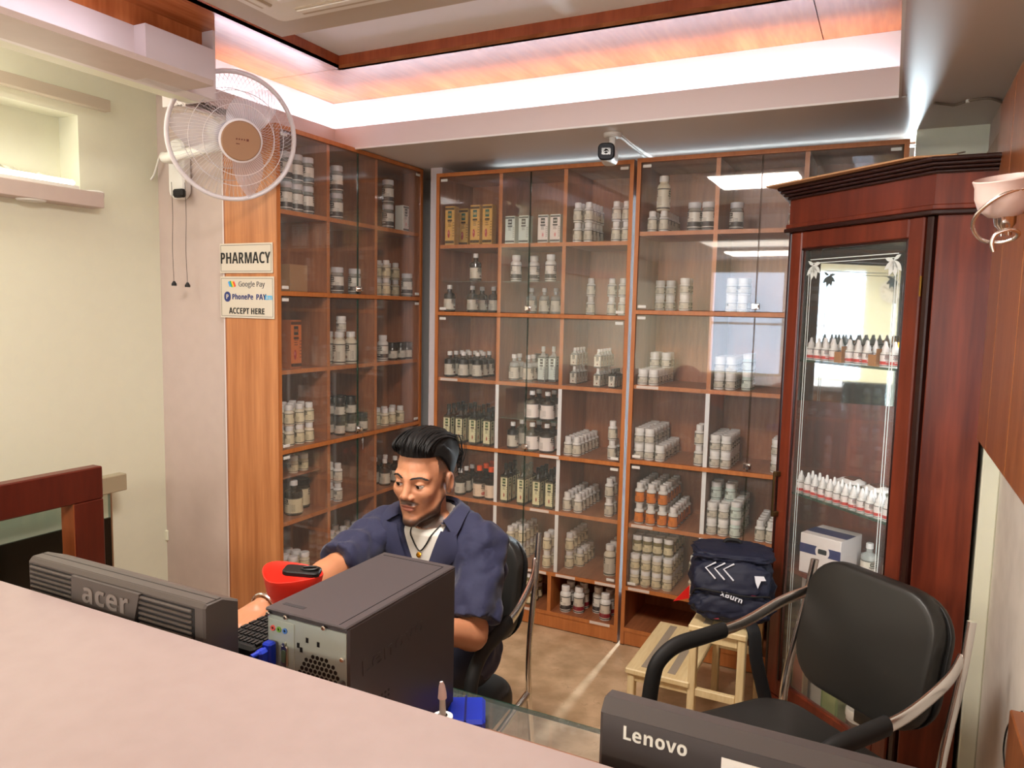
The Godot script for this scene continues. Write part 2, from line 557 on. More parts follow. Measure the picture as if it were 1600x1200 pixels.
func build_ceiling() -> void:
	var o := struct("ceiling")
	bpart(o, "upper_ceiling", Vector3(-0.9, 2.537, -0.55), Vector3(2.7, 2.65, 7.4), M.white_paint)
	# soffits
	bpart(o, "soffit_back", Vector3(-0.9, 2.25, -0.45), Vector3(2.55, 2.275, 0.45), M.soffit)
	bpart(o, "soffit_left", Vector3(-0.9, 2.25, 0.45), Vector3(-0.11, 2.275, 0.924), M.soffit)
	bpart(o, "soffit_beam", Vector3(-0.16, 2.25, 0.924), Vector3(-0.11, 2.275, 1.27), M.wall_mauve)
	bpart(o, "soffit_alcove", Vector3(-0.02, 2.25, 1.39), Vector3(0.167, 2.268, 4.2), M.wall_mauve)
	bpart(o, "alcove_beam", Vector3(-0.10, 2.25, 1.27), Vector3(-0.041, 2.538, 4.3), M.wall_cream)
	bpart(o, "soffit_right", Vector3(2.20, 2.25, 0.45), Vector3(2.55, 2.275, 7.3), M.soffit)
	bpart(o, "soffit_front", Vector3(-0.9, 2.25, 4.2), Vector3(2.20, 2.275, 7.3), M.soffit)
	# lips that hide the LED tape
	bpart(o, "lip_back", Vector3(-0.11, 2.243, 0.435), Vector3(2.20, 2.340, 0.452), M.lip)
	bpart(o, "lip_left", Vector3(-0.127, 2.243, 0.452), Vector3(-0.110, 2.340, 1.27), M.lip)
	bpart(o, "lip_right", Vector3(2.196, 2.243, 0.435), Vector3(2.212, 2.340, 4.2), M.lip)
	bpart(o, "lip_front", Vector3(0.15, 2.243, 4.19), Vector3(2.20, 2.340, 4.207), M.lip)
	bpart(o, "lip_bead", Vector3(-0.11, 2.240, 0.448), Vector3(2.215, 2.247, 0.458), M.white_paint)
	bpart(o, "lip_bead", Vector3(2.192, 2.240, 0.458), Vector3(2.200, 2.247, 4.2), M.white_paint)
	# cove backs
	bpart(o, "cove_back", Vector3(-0.22, 2.275, 0.325), Vector3(2.32, 2.487, 0.345), M.white_paint)
	bpart(o, "cove_left", Vector3(-0.225, 2.275, 0.345), Vector3(-0.206, 2.487, 1.27), M.white_paint)
	bpart(o, "cove_alcove", Vector3(-0.041, 2.25, 1.27), Vector3(-0.020, 2.42, 4.3), M.lip)
	bpart(o, "laminate_fascia", Vector3(-0.041, 2.42, 1.27), Vector3(-0.019, 2.487, 4.3), M.tray_wood)
	bpart(o, "cove_end", Vector3(-0.23, 2.25, 1.262), Vector3(0.035, 2.487, 1.271), M.lip)
	bpart(o, "cove_right", Vector3(2.30, 2.275, 0.345), Vector3(2.32, 2.487, 4.3), M.white_paint)
	bpart(o, "cove_front", Vector3(-0.2, 2.275, 4.29), Vector3(2.32, 2.487, 4.31), M.white_paint)
	bpart(o, "column_box", Vector3(-0.020, 2.25, 1.271), Vector3(0.035, 2.42, 1.54), M.lip)
	# glossy laminate ring
	bpart(o, "laminate_back", Vector3(-0.21, 2.486, 0.33), Vector3(1.944, 2.50, 0.757), M.tray_wood)
	bpart(o, "laminate_left", Vector3(-0.21, 2.486, 0.759), Vector3(0.167, 2.50, 4.3), M.tray_wood)
	bpart(o, "laminate_right", Vector3(1.947, 2.486, 0.33), Vector3(2.32, 2.50, 4.3), M.tray_wood)
	bpart(o, "laminate_front", Vector3(0.167, 2.486, 3.9), Vector3(1.947, 2.50, 4.3), M.tray_wood)
	bpart(o, "riser_back", Vector3(0.152, 2.486, 0.740), Vector3(1.96, 2.538, 0.757), M.tray_dark)
	bpart(o, "riser_left", Vector3(0.150, 2.486, 0.757), Vector3(0.167, 2.538, 3.9), M.tray_dark)
	bpart(o, "riser_right", Vector3(1.947, 2.486, 0.757), Vector3(1.962, 2.538, 3.9), M.tray_dark)
	bpart(o, "riser_front", Vector3(0.152, 2.486, 3.9), Vector3(1.96, 2.538, 3.915), M.tray_dark)
	# dropped panel that carries the air conditioner
	bpart(o, "dropped_panel", Vector3(0.285, 2.45, 1.20), Vector3(1.78, 2.478, 2.95), M.beige_panel, 0.002)
	for s in [[0.40, 1.30], [0.40, 2.85], [1.66, 1.30], [1.66, 2.85]]:
		bpart(o, "hanger", Vector3(s[0] - 0.01, 2.478, s[1] - 0.01), Vector3(s[0] + 0.01, 2.537, s[1] + 0.01), M.white_paint)
	for e in [["led_tape", Vector3(-0.09, 2.277, 0.390), Vector3(2.15, 2.285, 0.400)], ["led_tape", Vector3(-0.170, 2.277, 0.46), Vector3(-0.160, 2.285, 1.10)], ["led_tape", Vector3(0.065, 2.268, 1.65), Vector3(0.075, 2.275, 3.95)], ["led_tape", Vector3(0.32, 2.478, 1.255), Vector3(1.72, 2.484, 1.265)], ["led_tape", Vector3(0.34, 2.478, 1.25), Vector3(0.35, 2.484, 2.85)]]:
		bpart(o, e[0], e[1], e[2], M.led)
	for zz in [4.5, 5.7]:  # unseen panels added to carry the room's fill light
		var t := thing("added_fill_panel", "added white fill light panel set in the soffit before the counter", "light", Vector3(1.1, 2.25, zz), 0.0, "added fill panels over the waiting area")
		bpart(t, "frame", Vector3(-0.62, -0.012, -0.32), Vector3(0.62, 0.0, 0.32), M.white_paint)
		bpart(t, "diffuser", Vector3(-0.6, -0.016, -0.3), Vector3(0.6, -0.011, 0.3), M.fill_panel_glow)
	var al := thing("added_alcove_panel", "added white fill light panel in the ceiling of the cream alcove", "light", Vector3(-0.42, 2.537, 2.3))  # fixture added out of view for the alcove's fill light
	bpart(al, "frame", Vector3(-0.21, -0.012, -0.41), Vector3(0.21, 0.0, 0.41), M.white_paint)
	bpart(al, "diffuser", Vector3(-0.2, -0.015, -0.4), Vector3(0.2, -0.011, 0.4), M.fill_panel_glow)
	# cassette air conditioner
	var ac := thing("cassette_air_conditioner", "white cassette air conditioner with rounded corners in the dropped ceiling panel", "air conditioner", Vector3(0.735, 2.45, 1.655))
	var b := Mb.new()
	b.xf = Transform3D(Basis(Vector3.RIGHT, PI / 2), Vector3.ZERO)
	b.prism(rounded(0.62, 0.62, 0.03, 5), 0.0, 0.022, 0.006)
	part(ac, "face_panel", b.mesh(), M.plastic_white)
	for s in 4:
		var q := Mb.new()
		q.xf = Transform3D(Basis(Vector3.UP, s * PI / 2), Vector3.ZERO)
		q.box(Vector3(0, -0.021, -0.255), Vector3(0.38, 0.012, 0.045), 0.003)
		part(ac, "outlet", q.mesh(), M.beige_panel)
		var fl := Mb.new()
		fl.xf = q.xf
		fl.box(Vector3(0, -0.029, -0.248), Vector3(0.37, 0.004, 0.020), 0.001)
		part(ac, "louvre", fl.mesh(), M.plastic_white)
	for k in 9:
		bpart(ac, "grille_bar", Vector3(-0.19, -0.027, -0.18 + k * 0.042), Vector3(0.19, -0.021, -0.164 + k * 0.042), M.white_paint)
	var pl := thing("added_fill_panel", "added white fill light panel beside the air conditioner in the dropped panel", "light", Vector3(1.36, 2.45, 2.10))  # invented fixture for the fill light over the desk side
	bpart(pl, "frame", Vector3(-0.30, -0.014, -0.30), Vector3(0.30, 0.0, 0.30), M.white_paint)
	bpart(pl, "diffuser", Vector3(-0.28, -0.018, -0.28), Vector3(0.28, -0.013, 0.28), M.fill_panel_glow)

# ------------------------------------------------------------------ the glazed cabinets
# local axes: x along the front, y up, front at z = 0, back at z = -depth
func cabinet(label: String, at: Vector3, turn: float, w: float, h: float, depth: float, shelves: Array, dividers: Array, meet: float, low_divider: float, white_low: bool) -> Node3D:
	var o := thing("glazed_cabinet", label, "cabinet", at, turn)
	var t := 0.018
	bpart(o, "side_panel", Vector3(0, 0, -depth), Vector3(t, h, -0.002), M.cab)
	bpart(o, "side_panel", Vector3(w - t, 0, -depth), Vector3(w, h, -0.002), M.cab)
	bpart(o, "edge_band", Vector3(0, 0.005, -0.002), Vector3(t, h, 0.0), M.cab_edge)
	bpart(o, "edge_band", Vector3(w - t, 0.005, -0.002), Vector3(w, h, 0.0), M.cab_edge)
	bpart(o, "top_panel", Vector3(t, h - t, -depth), Vector3(w - t, h, -0.002), M.cab)
	bpart(o, "edge_band", Vector3(t, h - t, -0.002), Vector3(w - t, h, 0.0), M.cab_edge)
	bpart(o, "back_panel", Vector3(t, 0.06, -depth), Vector3(w - t, h - t, -depth + 0.006), M.cab)
	bpart(o, "plinth", Vector3(t, 0.005, -0.02), Vector3(w - t, 0.067, -0.004), M.cab_edge)
	for k in 2:
		bpart(o, "foot", Vector3(k * (w - t), 0.0, -0.02), Vector3(k * (w - t) + t, 0.006, -0.002), M.rubber)
	# shelves: [height of the top face, set back from the front]
	for s in shelves:
		var y: float = s[0]
		var back: float = s[1]
		bpart(o, "shelf", Vector3(t, y - t, -depth + 0.006), Vector3(w - t, y, -back - 0.002), M.cab)
		bpart(o, "edge_band", Vector3(t, y - t, -back - 0.002), Vector3(w - t, y, -back), M.cab_edge)
	var floor_y: float = shelves[shelves.size() - 1][0]
	var low_y: float = shelves[shelves.size() - 2][0]
	for d in dividers:
		var ys := [h - t]
		for s in shelves:
			ys.append(s[0])
		for k in ys.size() - 2:
			var hi: float = ys[k] - (0.0 if k == 0 else t)
			var m: Material = M.white_paint if white_low and k >= 3 else M.cab_edge
			bpart(o, "divider", Vector3(d - t / 2, ys[k + 1], -depth + 0.006), Vector3(d + t / 2, hi, -0.014), M.cab)
			bpart(o, "divider_edge", Vector3(d - t / 2, ys[k + 1], -0.014), Vector3(d + t / 2, hi, -0.012), m)
	bpart(o, "divider", Vector3(low_divider - t / 2, floor_y, -depth + 0.006), Vector3(low_divider + t / 2, low_y - t, -0.002), M.cab_edge)
	# three tiers of glass doors
	var tiers := [[shelves[1][0], h - t], [shelves[3][0], shelves[1][0] - t], [shelves[5][0], shelves[3][0] - t]]
	for ti in 3:
		var lo: float = tiers[ti][0] + 0.003
		var hi: float = tiers[ti][1] - 0.003
		for side in 2:
			var x0: float = t + 0.003 if side == 0 else meet + 0.0015
			var x1: float = meet - 0.0015 if side == 0 else w - t - 0.003
			var door := bpart(o, "glass_door", Vector3(x0, lo, -0.009), Vector3(x1, hi, -0.004), M.glass)
			bpart(door, "polished_edge", Vector3(x1 - 0.0012 if side == 0 else x0, lo, -0.0095) , Vector3(x1 if side == 0 else x0 + 0.0012, hi, -0.0035), M.glass_edge)
			for e in [lo + 0.006, hi - 0.020]:
				var hx: float = x0 + 0.004 if side == 0 else x1 - 0.042
				bpart(door, "hinge", Vector3(hx, e, -0.004), Vector3(hx + 0.038, e + 0.013, -0.001), M.plastic_white, 0.002)
		var lock := Mb.new()
		lock.xf = Transform3D(Basis(), Vector3(meet, lo + 0.022, 0.0))
		lock.box(Vector3(0, 0, -0.003), Vector3(0.034, 0.026, 0.009), 0.003)
		lock.xf = Transform3D(Basis(Vector3.RIGHT, PI / 2), Vector3(meet + 0.004, lo + 0.022, 0.0))
		lock.lathe([Vector2(0, -0.001), Vector2(0.010, -0.001), Vector2(0.010, 0.016), Vector2(0.008, 0.018), Vector2(0, 0.018)], 14)
		part(o, "lock", lock.mesh(), M.chrome)
	return o

func build_cabinets() -> void:
	var c := cabinet("glazed wooden display cabinet at right angles to the others, beside the pharmacy sign", Vector3(0.01, 0, 0.944), PI / 2, 1.041, 2.2465, 0.295, [[1.92, 0.012], [1.591, 0.0], [1.268, 0.012], [0.938, 0.0], [0.628, 0.012], [0.30, 0.0], [0.085, 0.0]], [0.319, 0.661], 0.514, 0.52, false)
	bpart(c, "end_panel", Vector3(-0.004, 0.0, -0.282), Vector3(0.0, 2.2465, 0.0), M.cab_end)
	bpart(c, "half_shelf", Vector3(0.018, 0.80, -0.28), Vector3(0.31, 0.806, -0.05), M.cab)
	var g := cabinet("glazed wooden display cabinet between the white corner post and the other back cabinet", Vector3(0.153, 0, 0), 0.0, 1.018, 2.2, 0.34, [[1.851, 0.012], [1.519, 0.0], [1.187, 0.012], [0.853, 0.0], [0.581, 0.012], [0.281, 0.0], [0.085, 0.0]], [0.357, 0.692], 0.518, 0.667, true)
	bpart(g, "glass_shelf", Vector3(0.02, 1.668, -0.33), Vector3(0.346, 1.673, -0.03), M.glass_green)
	bpart(g, "glass_shelf", Vector3(0.368, 1.668, -0.33), Vector3(0.682, 1.673, -0.03), M.glass_green)
	bpart(g, "glass_shelf", Vector3(0.368, 1.003, -0.33), Vector3(0.682, 1.008, -0.03), M.glass_green)
	var r := cabinet("glazed wooden display cabinet behind the step stool and dark corner cabinet", Vector3(1.185, 0, 0), 0.0, 1.052, 2.2027, 0.34, [[1.889, 0.012], [1.546, 0.0], [1.2125, 0.012], [0.874, 0.0], [0.5765, 0.012], [0.282, 0.0], [0.085, 0.0]], [0.348, 0.695], 0.526, 0.525, true)
	# paper name strips stuck on the shelf fronts
	for s in [[g, 0.60, 0.853 - 0.016], [g, 0.03, 1.187 - 0.016], [g, 0.55, 0.581 - 0.016], [g, 0.55, 0.281 - 0.016], [g, 0.70, 0.281 - 0.016], [g, 0.90, 0.281 - 0.016], [g, 0.48, 0.085 - 0.016], [g, 0.88, 0.085 - 0.014], [r, 0.03, 0.282 - 0.014], [r, 0.03, 0.5765 - 0.015], [r, 0.03, 1.2125 - 0.015], [r, 0.76, 0.5765 - 0.015]]:
		var front := 0.0 if s[2] < 0.3 or s[2] > 0.83 and s[2] < 0.86 else -0.012
		bpart(s[0], "name_strip", Vector3(s[1], s[2], front), Vector3(s[1] + 0.10, s[2] + 0.013, front + 0.0015), M.strip)
	# the key hanging from the lock of the side cabinet
	var key := Mb.new()
	key.xf = Transform3D(Basis(Vector3.UP, 0.3), Vector3(0.53, 0.905, 0.012))
	key.prism(rounded(0.022, 0.026, 0.010, 6), -0.001, 0.001)
	key.box(Vector3(0, -0.026, 0), Vector3(0.007, 0.03, 0.002))
	key.tube([Vector3(0, 0.012, 0), Vector3(0, 0.04, 0.0)], 0.001, 6)
	part(c, "key", key.mesh(), M.chrome)
	# LED tubes on top of and between the cabinets
	var tl := thing("led_tube_light", "thin LED tube lying on top of the back cabinets under the soffit", "light", Vector3(1.35, 2.2035, -0.16))
	bpart(tl, "batten", Vector3(-0.95, 0, -0.008), Vector3(0.95, 0.004, 0.008), M.plastic_white)
	bpart(tl, "diffuser", Vector3(-0.95, 0.004, -0.006), Vector3(0.95, 0.009, 0.006), M.led_cool)
	tl = thing("led_tube_light", "upright LED tube in the slit between the two back cabinets", "light", Vector3(1.178, 0.08, -0.392))
	bpart(tl, "batten", Vector3(-0.012, 0, -0.008), Vector3(0.012, 2.04, -0.002), M.plastic_white)
	bpart(tl, "diffuser", Vector3(-0.010, 0.01, -0.002), Vector3(0.010, 2.03, 0.004), M.led_cool)

# ------------------------------------------------------------------ bottles, jars and cartons
func label_mat(bg: Color, logo: Color, mark: Color, style: int) -> StandardMaterial3D:
	var w := 192
	var h := 96
	var im := Image.create(w, h, false, Image.FORMAT_RGB8)
	im.fill(bg)
	var grey := bg.darkened(0.45)
	for side in 2:
		var cx := side * 96 + 48
		im.fill_rect(Rect2i(cx - 19, 9, 38, 19), logo)
		for k in 4:                      # the maker's name, reversed out of the block
			im.fill_rect(Rect2i(cx - 15 + k * 8, 15, 5, 7), bg)
		im.fill_rect(Rect2i(cx - 22, 32, 44, 5), grey.darkened(0.5))
		for k in 3:
			im.fill_rect(Rect2i(cx - 17, 38 + k * 5, 34 - (k * 7) % 11, 2), grey)
		if style == 1:                   # leaf or organ drawing
			for y in 20:
				for x in 20:
					if Vector2(x - 10, (y - 10) * 1.3).length() < 9.0 - 3.0 * sin(x * 0.9):
						im.set_pixel(cx - 10 + x, 60 + y, mark)
		elif style == 2:                 # broad coloured band
			im.fill_rect(Rect2i(side * 96, 58, 96, 26), mark)
			im.fill_rect(Rect2i(cx - 12, 64, 24, 6), bg)
		elif style == 3:                 # round fruit picture
			for y in 24:
				for x in 24:
					if Vector2(x - 12, y - 12).length() < 11.0:
						im.set_pixel(cx - 22 + x, 58 + y, mark if Vector2(x - 9, y - 9).length() > 4.0 else mark.lightened(0.4))
		im.fill_rect(Rect2i(cx + 26, 34, 1, 50), grey)
		for k in 6:
			im.fill_rect(Rect2i(cx + 30, 40 + k * 7, 14, 2), grey)
	im.fill_rect(Rect2i(0, 0, w, 6), grey.darkened(0.35))  # dark edge bands paint in the shadowed gaps between jars
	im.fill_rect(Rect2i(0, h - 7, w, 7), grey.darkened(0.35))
	var m := plain(Color.WHITE, 0.4)
	m.albedo_texture = ImageTexture.create_from_image(im)
	return m

func proto(called: String, parts: Array, height: float, radius: float, depth := 0.0, boxy := false) -> void:
	var o := Node3D.new()
	o.name = called
	for p in parts:
		part(o, p[0], p[1], p[2])
	kinds[called] = {"node": o, "h": height, "r": radius, "d": depth if depth > 0.0 else radius, "boxy": boxy, "name": called}

func lathe_mesh(profile: Array, segs := 16) -> ArrayMesh:
	var b := Mb.new()
	b.lathe(profile, segs)
	return b.mesh()
func band_mesh(r: float, y0: float, y1: float, segs := 16) -> ArrayMesh:
	var b := Mb.new()
	b.xf = Transform3D(Basis(Vector3.UP, PI), Vector3.ZERO)
	b.lathe([Vector2(r, y0), Vector2(r, y1)], segs)
	return b.mesh()
func round_bottle(called: String, r: float, h: float, body_h: float, cap_r: float, cap_h: float, body: Material, cap: Material, lab: Material, lab0: float, lab1: float) -> void:
	var neck := cap_r * 0.86
	var body_mesh := lathe_mesh([Vector2(0, 0), Vector2(r * 0.92, 0), Vector2(r, r * 0.10), Vector2(r, body_h * 0.86), Vector2(r * 0.94, body_h * 0.93), Vector2(lerpf(r, neck, 0.6), body_h * 0.98), Vector2(neck, body_h + 0.002), Vector2(neck, h - cap_h + 0.001)])
	var cap_mesh := lathe_mesh([Vector2(neck * 0.9, h - cap_h), Vector2(cap_r, h - cap_h), Vector2(cap_r, h - 0.003), Vector2(cap_r - 0.002, h - 0.0005), Vector2(0, h - 0.0005)])
	proto(called, [["body", body_mesh, body], ["cap", cap_mesh, cap], ["paper_label", band_mesh(r + 0.0004, body_h * lab0, body_h * lab1), lab]], h, r)
func jar(called: String, r: float, h: float, cap_h: float, body: Material, cap: Material, lab: Material) -> void:
	var body_mesh := lathe_mesh([Vector2(0, 0), Vector2(r * 0.93, 0), Vector2(r, 0.003), Vector2(r, h - cap_h - 0.010), Vector2(r * 0.86, h - cap_h - 0.003), Vector2(r * 0.86, h - cap_h + 0.001)])
	var cap_mesh := lathe_mesh([Vector2(r * 0.8, h - cap_h), Vector2(r * 0.95, h - cap_h), Vector2(r * 0.95, h - 0.003), Vector2(r * 0.88, h - 0.0005), Vector2(0, h - 0.0005)])
	proto(called, [["body", body_mesh, body], ["cap", cap_mesh, cap], ["paper_label", band_mesh(r + 0.0004, 0.007, h - cap_h - 0.014), lab]], h, r)
func box_bottle(called: String, w: float, h: float, body_h: float, neck_r: float, body: Material, cap: Material, lab: Material, l0: float, l1: float) -> void:
	var b := Mb.new()
	b.box(Vector3(0, body_h / 2, 0), Vector3(w, body_h, w), w * 0.12)
	b.lathe([Vector2(w * 0.40, body_h - 0.002), Vector2(w * 0.30, body_h + 0.006), Vector2(neck_r, body_h + 0.014), Vector2(neck_r, h - 0.02)], 14)
	var c := lathe_mesh([Vector2(neck_r * 0.9, h - 0.026), Vector2(neck_r * 1.25, h - 0.026), Vector2(neck_r * 1.15, h - 0.001), Vector2(0, h - 0.001)], 14)
	var lb := Mb.new()
	var e := w / 2 + 0.0005
	for k in 4:
		lb.xf = Transform3D(Basis(Vector3.UP, k * PI / 2), Vector3.ZERO)
		var i := lb.add(Vector3(-e * 0.84, body_h * l0, e), Vector3.BACK, Vector2(0.25, 1))
		lb.add(Vector3(e * 0.84, body_h * l0, e), Vector3.BACK, Vector2(0.75 - 0.27, 1))
		lb.add(Vector3(e * 0.84, body_h * l1, e), Vector3.BACK, Vector2(0.75 - 0.27, 0))
		lb.add(Vector3(-e * 0.84, body_h * l1, e), Vector3.BACK, Vector2(0.02, 0))
		lb.t[i] = Vector2(0.02, 1)
		lb.tri(i, i + 1, i + 2)
		lb.tri(i, i + 2, i + 3)
	proto(called, [["body", b.mesh(), body], ["cap", c, cap], ["paper_label", lb.mesh(), lab]], h, w / 2, w / 2, true)
func carton(called: String, w: float, h: float, d: float, card: Material, lab: Material, window := 0.0) -> void:
	var b := Mb.new()
	b.box(Vector3(0, h / 2, 0), Vector3(w, h, d), 0.0015)
	var f := Mb.new()
	var e := d / 2 + 0.0005
	for s in [[-w * 0.47, w * 0.47, e, Vector3.BACK]]:
		var i := f.add(Vector3(s[0], h * 0.04, s[2]), s[3], Vector2(0.02, 1))
		f.add(Vector3(s[1], h * 0.04, s[2]), s[3], Vector2(0.48, 1))
		f.add(Vector3(s[1], h * 0.96, s[2]), s[3], Vector2(0.48, 0))
		f.add(Vector3(s[0], h * 0.96, s[2]), s[3], Vector2(0.02, 0))
		f.tri(i, i + 1, i + 2)
		f.tri(i, i + 2, i + 3)
	proto(called, [["card_body", b.mesh(), card], ["printed_front", f.mesh(), lab]], h, w / 2, d / 2, true)

func build_kinds() -> void:
	var white := plain(Color(0.87, 0.86, 0.84), 0.4)
	var cap_white := plain(Color(0.90, 0.89, 0.88), 0.42)
	var amber := plain(Color(0.13, 0.07, 0.045), 0.12)
	var black := plain(Color(0.05, 0.05, 0.055), 0.3)
	var oil := plain(Color(0.10, 0.085, 0.05), 0.1)
	var cream_plastic := plain(Color(0.85, 0.81, 0.72), 0.4)
	var clear := glass(Color(0.92, 0.95, 0.93), 0.30, 0.06)
	var orange_cap := plain(Color(0.92, 0.33, 0.10), 0.4)
	var silver := plain(Color(0.72, 0.71, 0.70), 0.3, 0.9)
	var dark := Color(0.07, 0.09, 0.07)
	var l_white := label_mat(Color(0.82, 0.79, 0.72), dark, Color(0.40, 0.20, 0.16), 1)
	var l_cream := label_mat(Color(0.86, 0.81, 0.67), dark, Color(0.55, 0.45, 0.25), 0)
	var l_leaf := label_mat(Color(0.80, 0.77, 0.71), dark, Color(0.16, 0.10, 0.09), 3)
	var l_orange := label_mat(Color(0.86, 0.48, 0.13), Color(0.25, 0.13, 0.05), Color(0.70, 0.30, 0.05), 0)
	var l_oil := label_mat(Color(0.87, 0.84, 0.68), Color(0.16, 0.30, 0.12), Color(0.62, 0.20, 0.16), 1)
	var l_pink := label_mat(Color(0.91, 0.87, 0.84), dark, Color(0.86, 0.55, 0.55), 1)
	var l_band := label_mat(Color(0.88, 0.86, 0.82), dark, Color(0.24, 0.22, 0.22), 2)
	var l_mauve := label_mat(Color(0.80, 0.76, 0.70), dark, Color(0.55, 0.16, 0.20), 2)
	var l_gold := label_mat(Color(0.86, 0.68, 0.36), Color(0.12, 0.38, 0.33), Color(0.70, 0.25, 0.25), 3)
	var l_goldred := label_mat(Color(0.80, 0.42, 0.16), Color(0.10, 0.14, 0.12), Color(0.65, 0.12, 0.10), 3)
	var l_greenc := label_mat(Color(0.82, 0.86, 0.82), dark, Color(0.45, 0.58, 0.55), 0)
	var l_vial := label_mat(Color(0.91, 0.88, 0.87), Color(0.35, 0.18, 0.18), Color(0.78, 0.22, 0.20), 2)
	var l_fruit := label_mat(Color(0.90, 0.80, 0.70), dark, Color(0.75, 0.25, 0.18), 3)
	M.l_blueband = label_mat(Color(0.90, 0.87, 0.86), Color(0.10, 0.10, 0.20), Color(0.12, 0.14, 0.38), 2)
	round_bottle("tablet_bottle", 0.0215, 0.090, 0.064, 0.0155, 0.024, white, cap_white, l_white, 0.10, 0.84)
	round_bottle("cream_tablet_bottle", 0.0215, 0.088, 0.062, 0.0165, 0.023, cream_plastic, cap_white, l_cream, 0.10, 0.84)
	round_bottle("orange_bottle", 0.0220, 0.094, 0.068, 0.0155, 0.023, white, cap_white, l_orange, 0.08, 0.80)
	jar("tablet_jar", 0.0230, 0.071, 0.020, white, cap_white, l_leaf)
	jar("cream_jar", 0.0225, 0.074, 0.020, cream_plastic, cap_white, l_cream)
	jar("green_jar", 0.0235, 0.078, 0.021, plain(Color(0.78, 0.84, 0.81), 0.4), cap_white, l_greenc)
	jar("clear_jar", 0.0290, 0.120, 0.024, clear, plain(Color(0.80, 0.80, 0.82), 0.4), l_band)
	jar("dark_cap_jar", 0.0260, 0.088, 0.026, plain(Color(0.20, 0.17, 0.13), 0.2), black, l_leaf)
	jar("olive_jar", 0.0230, 0.080, 0.021, plain(Color(0.50, 0.45, 0.30), 0.3), cap_white, l_cream)
	round_bottle("syrup_bottle", 0.0290, 0.135, 0.096, 0.0125, 0.021, amber, cap_white, l_white, 0.08, 0.70)
	round_bottle("dark_neck_bottle", 0.0285, 0.130, 0.096, 0.0125, 0.020, black, cap_white, l_white, 0.06, 0.72)
	round_bottle("clear_neck_bottle", 0.0270, 0.130, 0.094, 0.0125, 0.020, clear, cap_white, l_white, 0.06, 0.74)
	round_bottle("pink_label_bottle", 0.0370, 0.138, 0.100, 0.0135, 0.020, amber, cap_white, l_pink, 0.05, 0.78)
	round_bottle("orange_cap_bottle", 0.0330, 0.165, 0.110, 0.0150, 0.026, amber, orange_cap, l_fruit, 0.06, 0.72)
	round_bottle("banded_bottle", 0.0270, 0.128, 0.098, 0.0205, 0.024, white, cap_white, l_band, 0.06, 0.80)
	round_bottle("mauve_bottle", 0.0270, 0.128, 0.098, 0.0205, 0.024, white, cap_white, l_mauve, 0.06, 0.80)
	round_bottle("big_bottle", 0.0290, 0.150, 0.115, 0.0210, 0.026, cream_plastic, cap_white, l_white, 0.06, 0.82)
	jar("big_dark_jar", 0.0380, 0.128, 0.022, plain(Color(0.22, 0.18, 0.13), 0.15), black, l_cream)
	round_bottle("big_dark_bottle", 0.0390, 0.150, 0.112, 0.0170, 0.022, plain(Color(0.20, 0.16, 0.11), 0.12), cap_white, l_cream, 0.06, 0.70)
	box_bottle("oil_bottle", 0.043, 0.195, 0.140, 0.009, oil, black, l_oil, 0.03, 0.96)
	box_bottle("clear_oil_bottle", 0.040, 0.175, 0.130, 0.008, clear, plain(Color(0.75, 0.76, 0.74), 0.4), l_greenc, 0.03, 0.96)
	box_bottle("small_square_bottle", 0.034, 0.088, 0.062, 0.006, clear, cap_white, l_white, 0.05, 0.92)
	box_bottle("dark_square_bottle", 0.034, 0.088, 0.062, 0.007, oil, black, l_white, 0.05, 0.92)
	carton("white_carton", 0.052, 0.130, 0.050, plain(Color(0.88, 0.88, 0.84), 0.6), l_pink)
	carton("green_carton", 0.052, 0.130, 0.050, plain(Color(0.84, 0.87, 0.82), 0.6), l_greenc)
	carton("gold_carton", 0.054, 0.190, 0.045, plain(Color(0.80, 0.62, 0.32), 0.5), l_gold)
	carton("red_gold_carton", 0.065, 0.205, 0.050, plain(Color(0.60, 0.30, 0.12), 0.5), l_goldred)
	carton("brown_carton", 0.11, 0.12, 0.14, plain(Color(0.66, 0.50, 0.34), 0.7), plain(Color(0.68, 0.52, 0.36), 0.7))
	# dropper vials
	var vb := lathe_mesh([Vector2(0, 0), Vector2(0.0145, 0), Vector2(0.0155, 0.002), Vector2(0.0155, 0.040), Vector2(0.013, 0.046), Vector2(0.010, 0.047)], 14)
	var vc := lathe_mesh([Vector2(0.009, 0.0465), Vector2(0.0112, 0.0465), Vector2(0.0108, 0.058), Vector2(0.006, 0.066), Vector2(0.0038, 0.078), Vector2(0.002, 0.080), Vector2(0, 0.080)], 14)
	proto("dropper_vial", [["body", vb, white], ["nozzle_cap", vc, cap_white], ["paper_label", band_mesh(0.0159, 0.003, 0.040, 14), l_vial]], 0.08, 0.0155)
	var gb := lathe_mesh([Vector2(0, 0), Vector2(0.018, 0), Vector2(0.019, 0.003), Vector2(0.019, 0.035), Vector2(0.012, 0.040), Vector2(0.012, 0.046)], 14)
	var gc := lathe_mesh([Vector2(0.010, 0.0455), Vector2(0.016, 0.0455), Vector2(0.016, 0.075), Vector2(0.014, 0.078), Vector2(0, 0.078)], 14)
	proto("gold_cap_bottle", [["body", gb, amber], ["cap", gc, plain(Color(0.85, 0.58, 0.16), 0.2, 0.9)], ["paper_label", band_mesh(0.0194, 0.004, 0.033, 14), l_white]], 0.078, 0.019)

func put(kind: String, at: Vector3, turn: float, label: String, category: String, group: String) -> Node3D:
	var o: Node3D = kinds[kind].node.duplicate()
	o.name = numbered(kinds[kind].name)
	add_child(o)
	o.position = at
	o.rotation.y = turn
	tag(o, label, category, group)
	return o

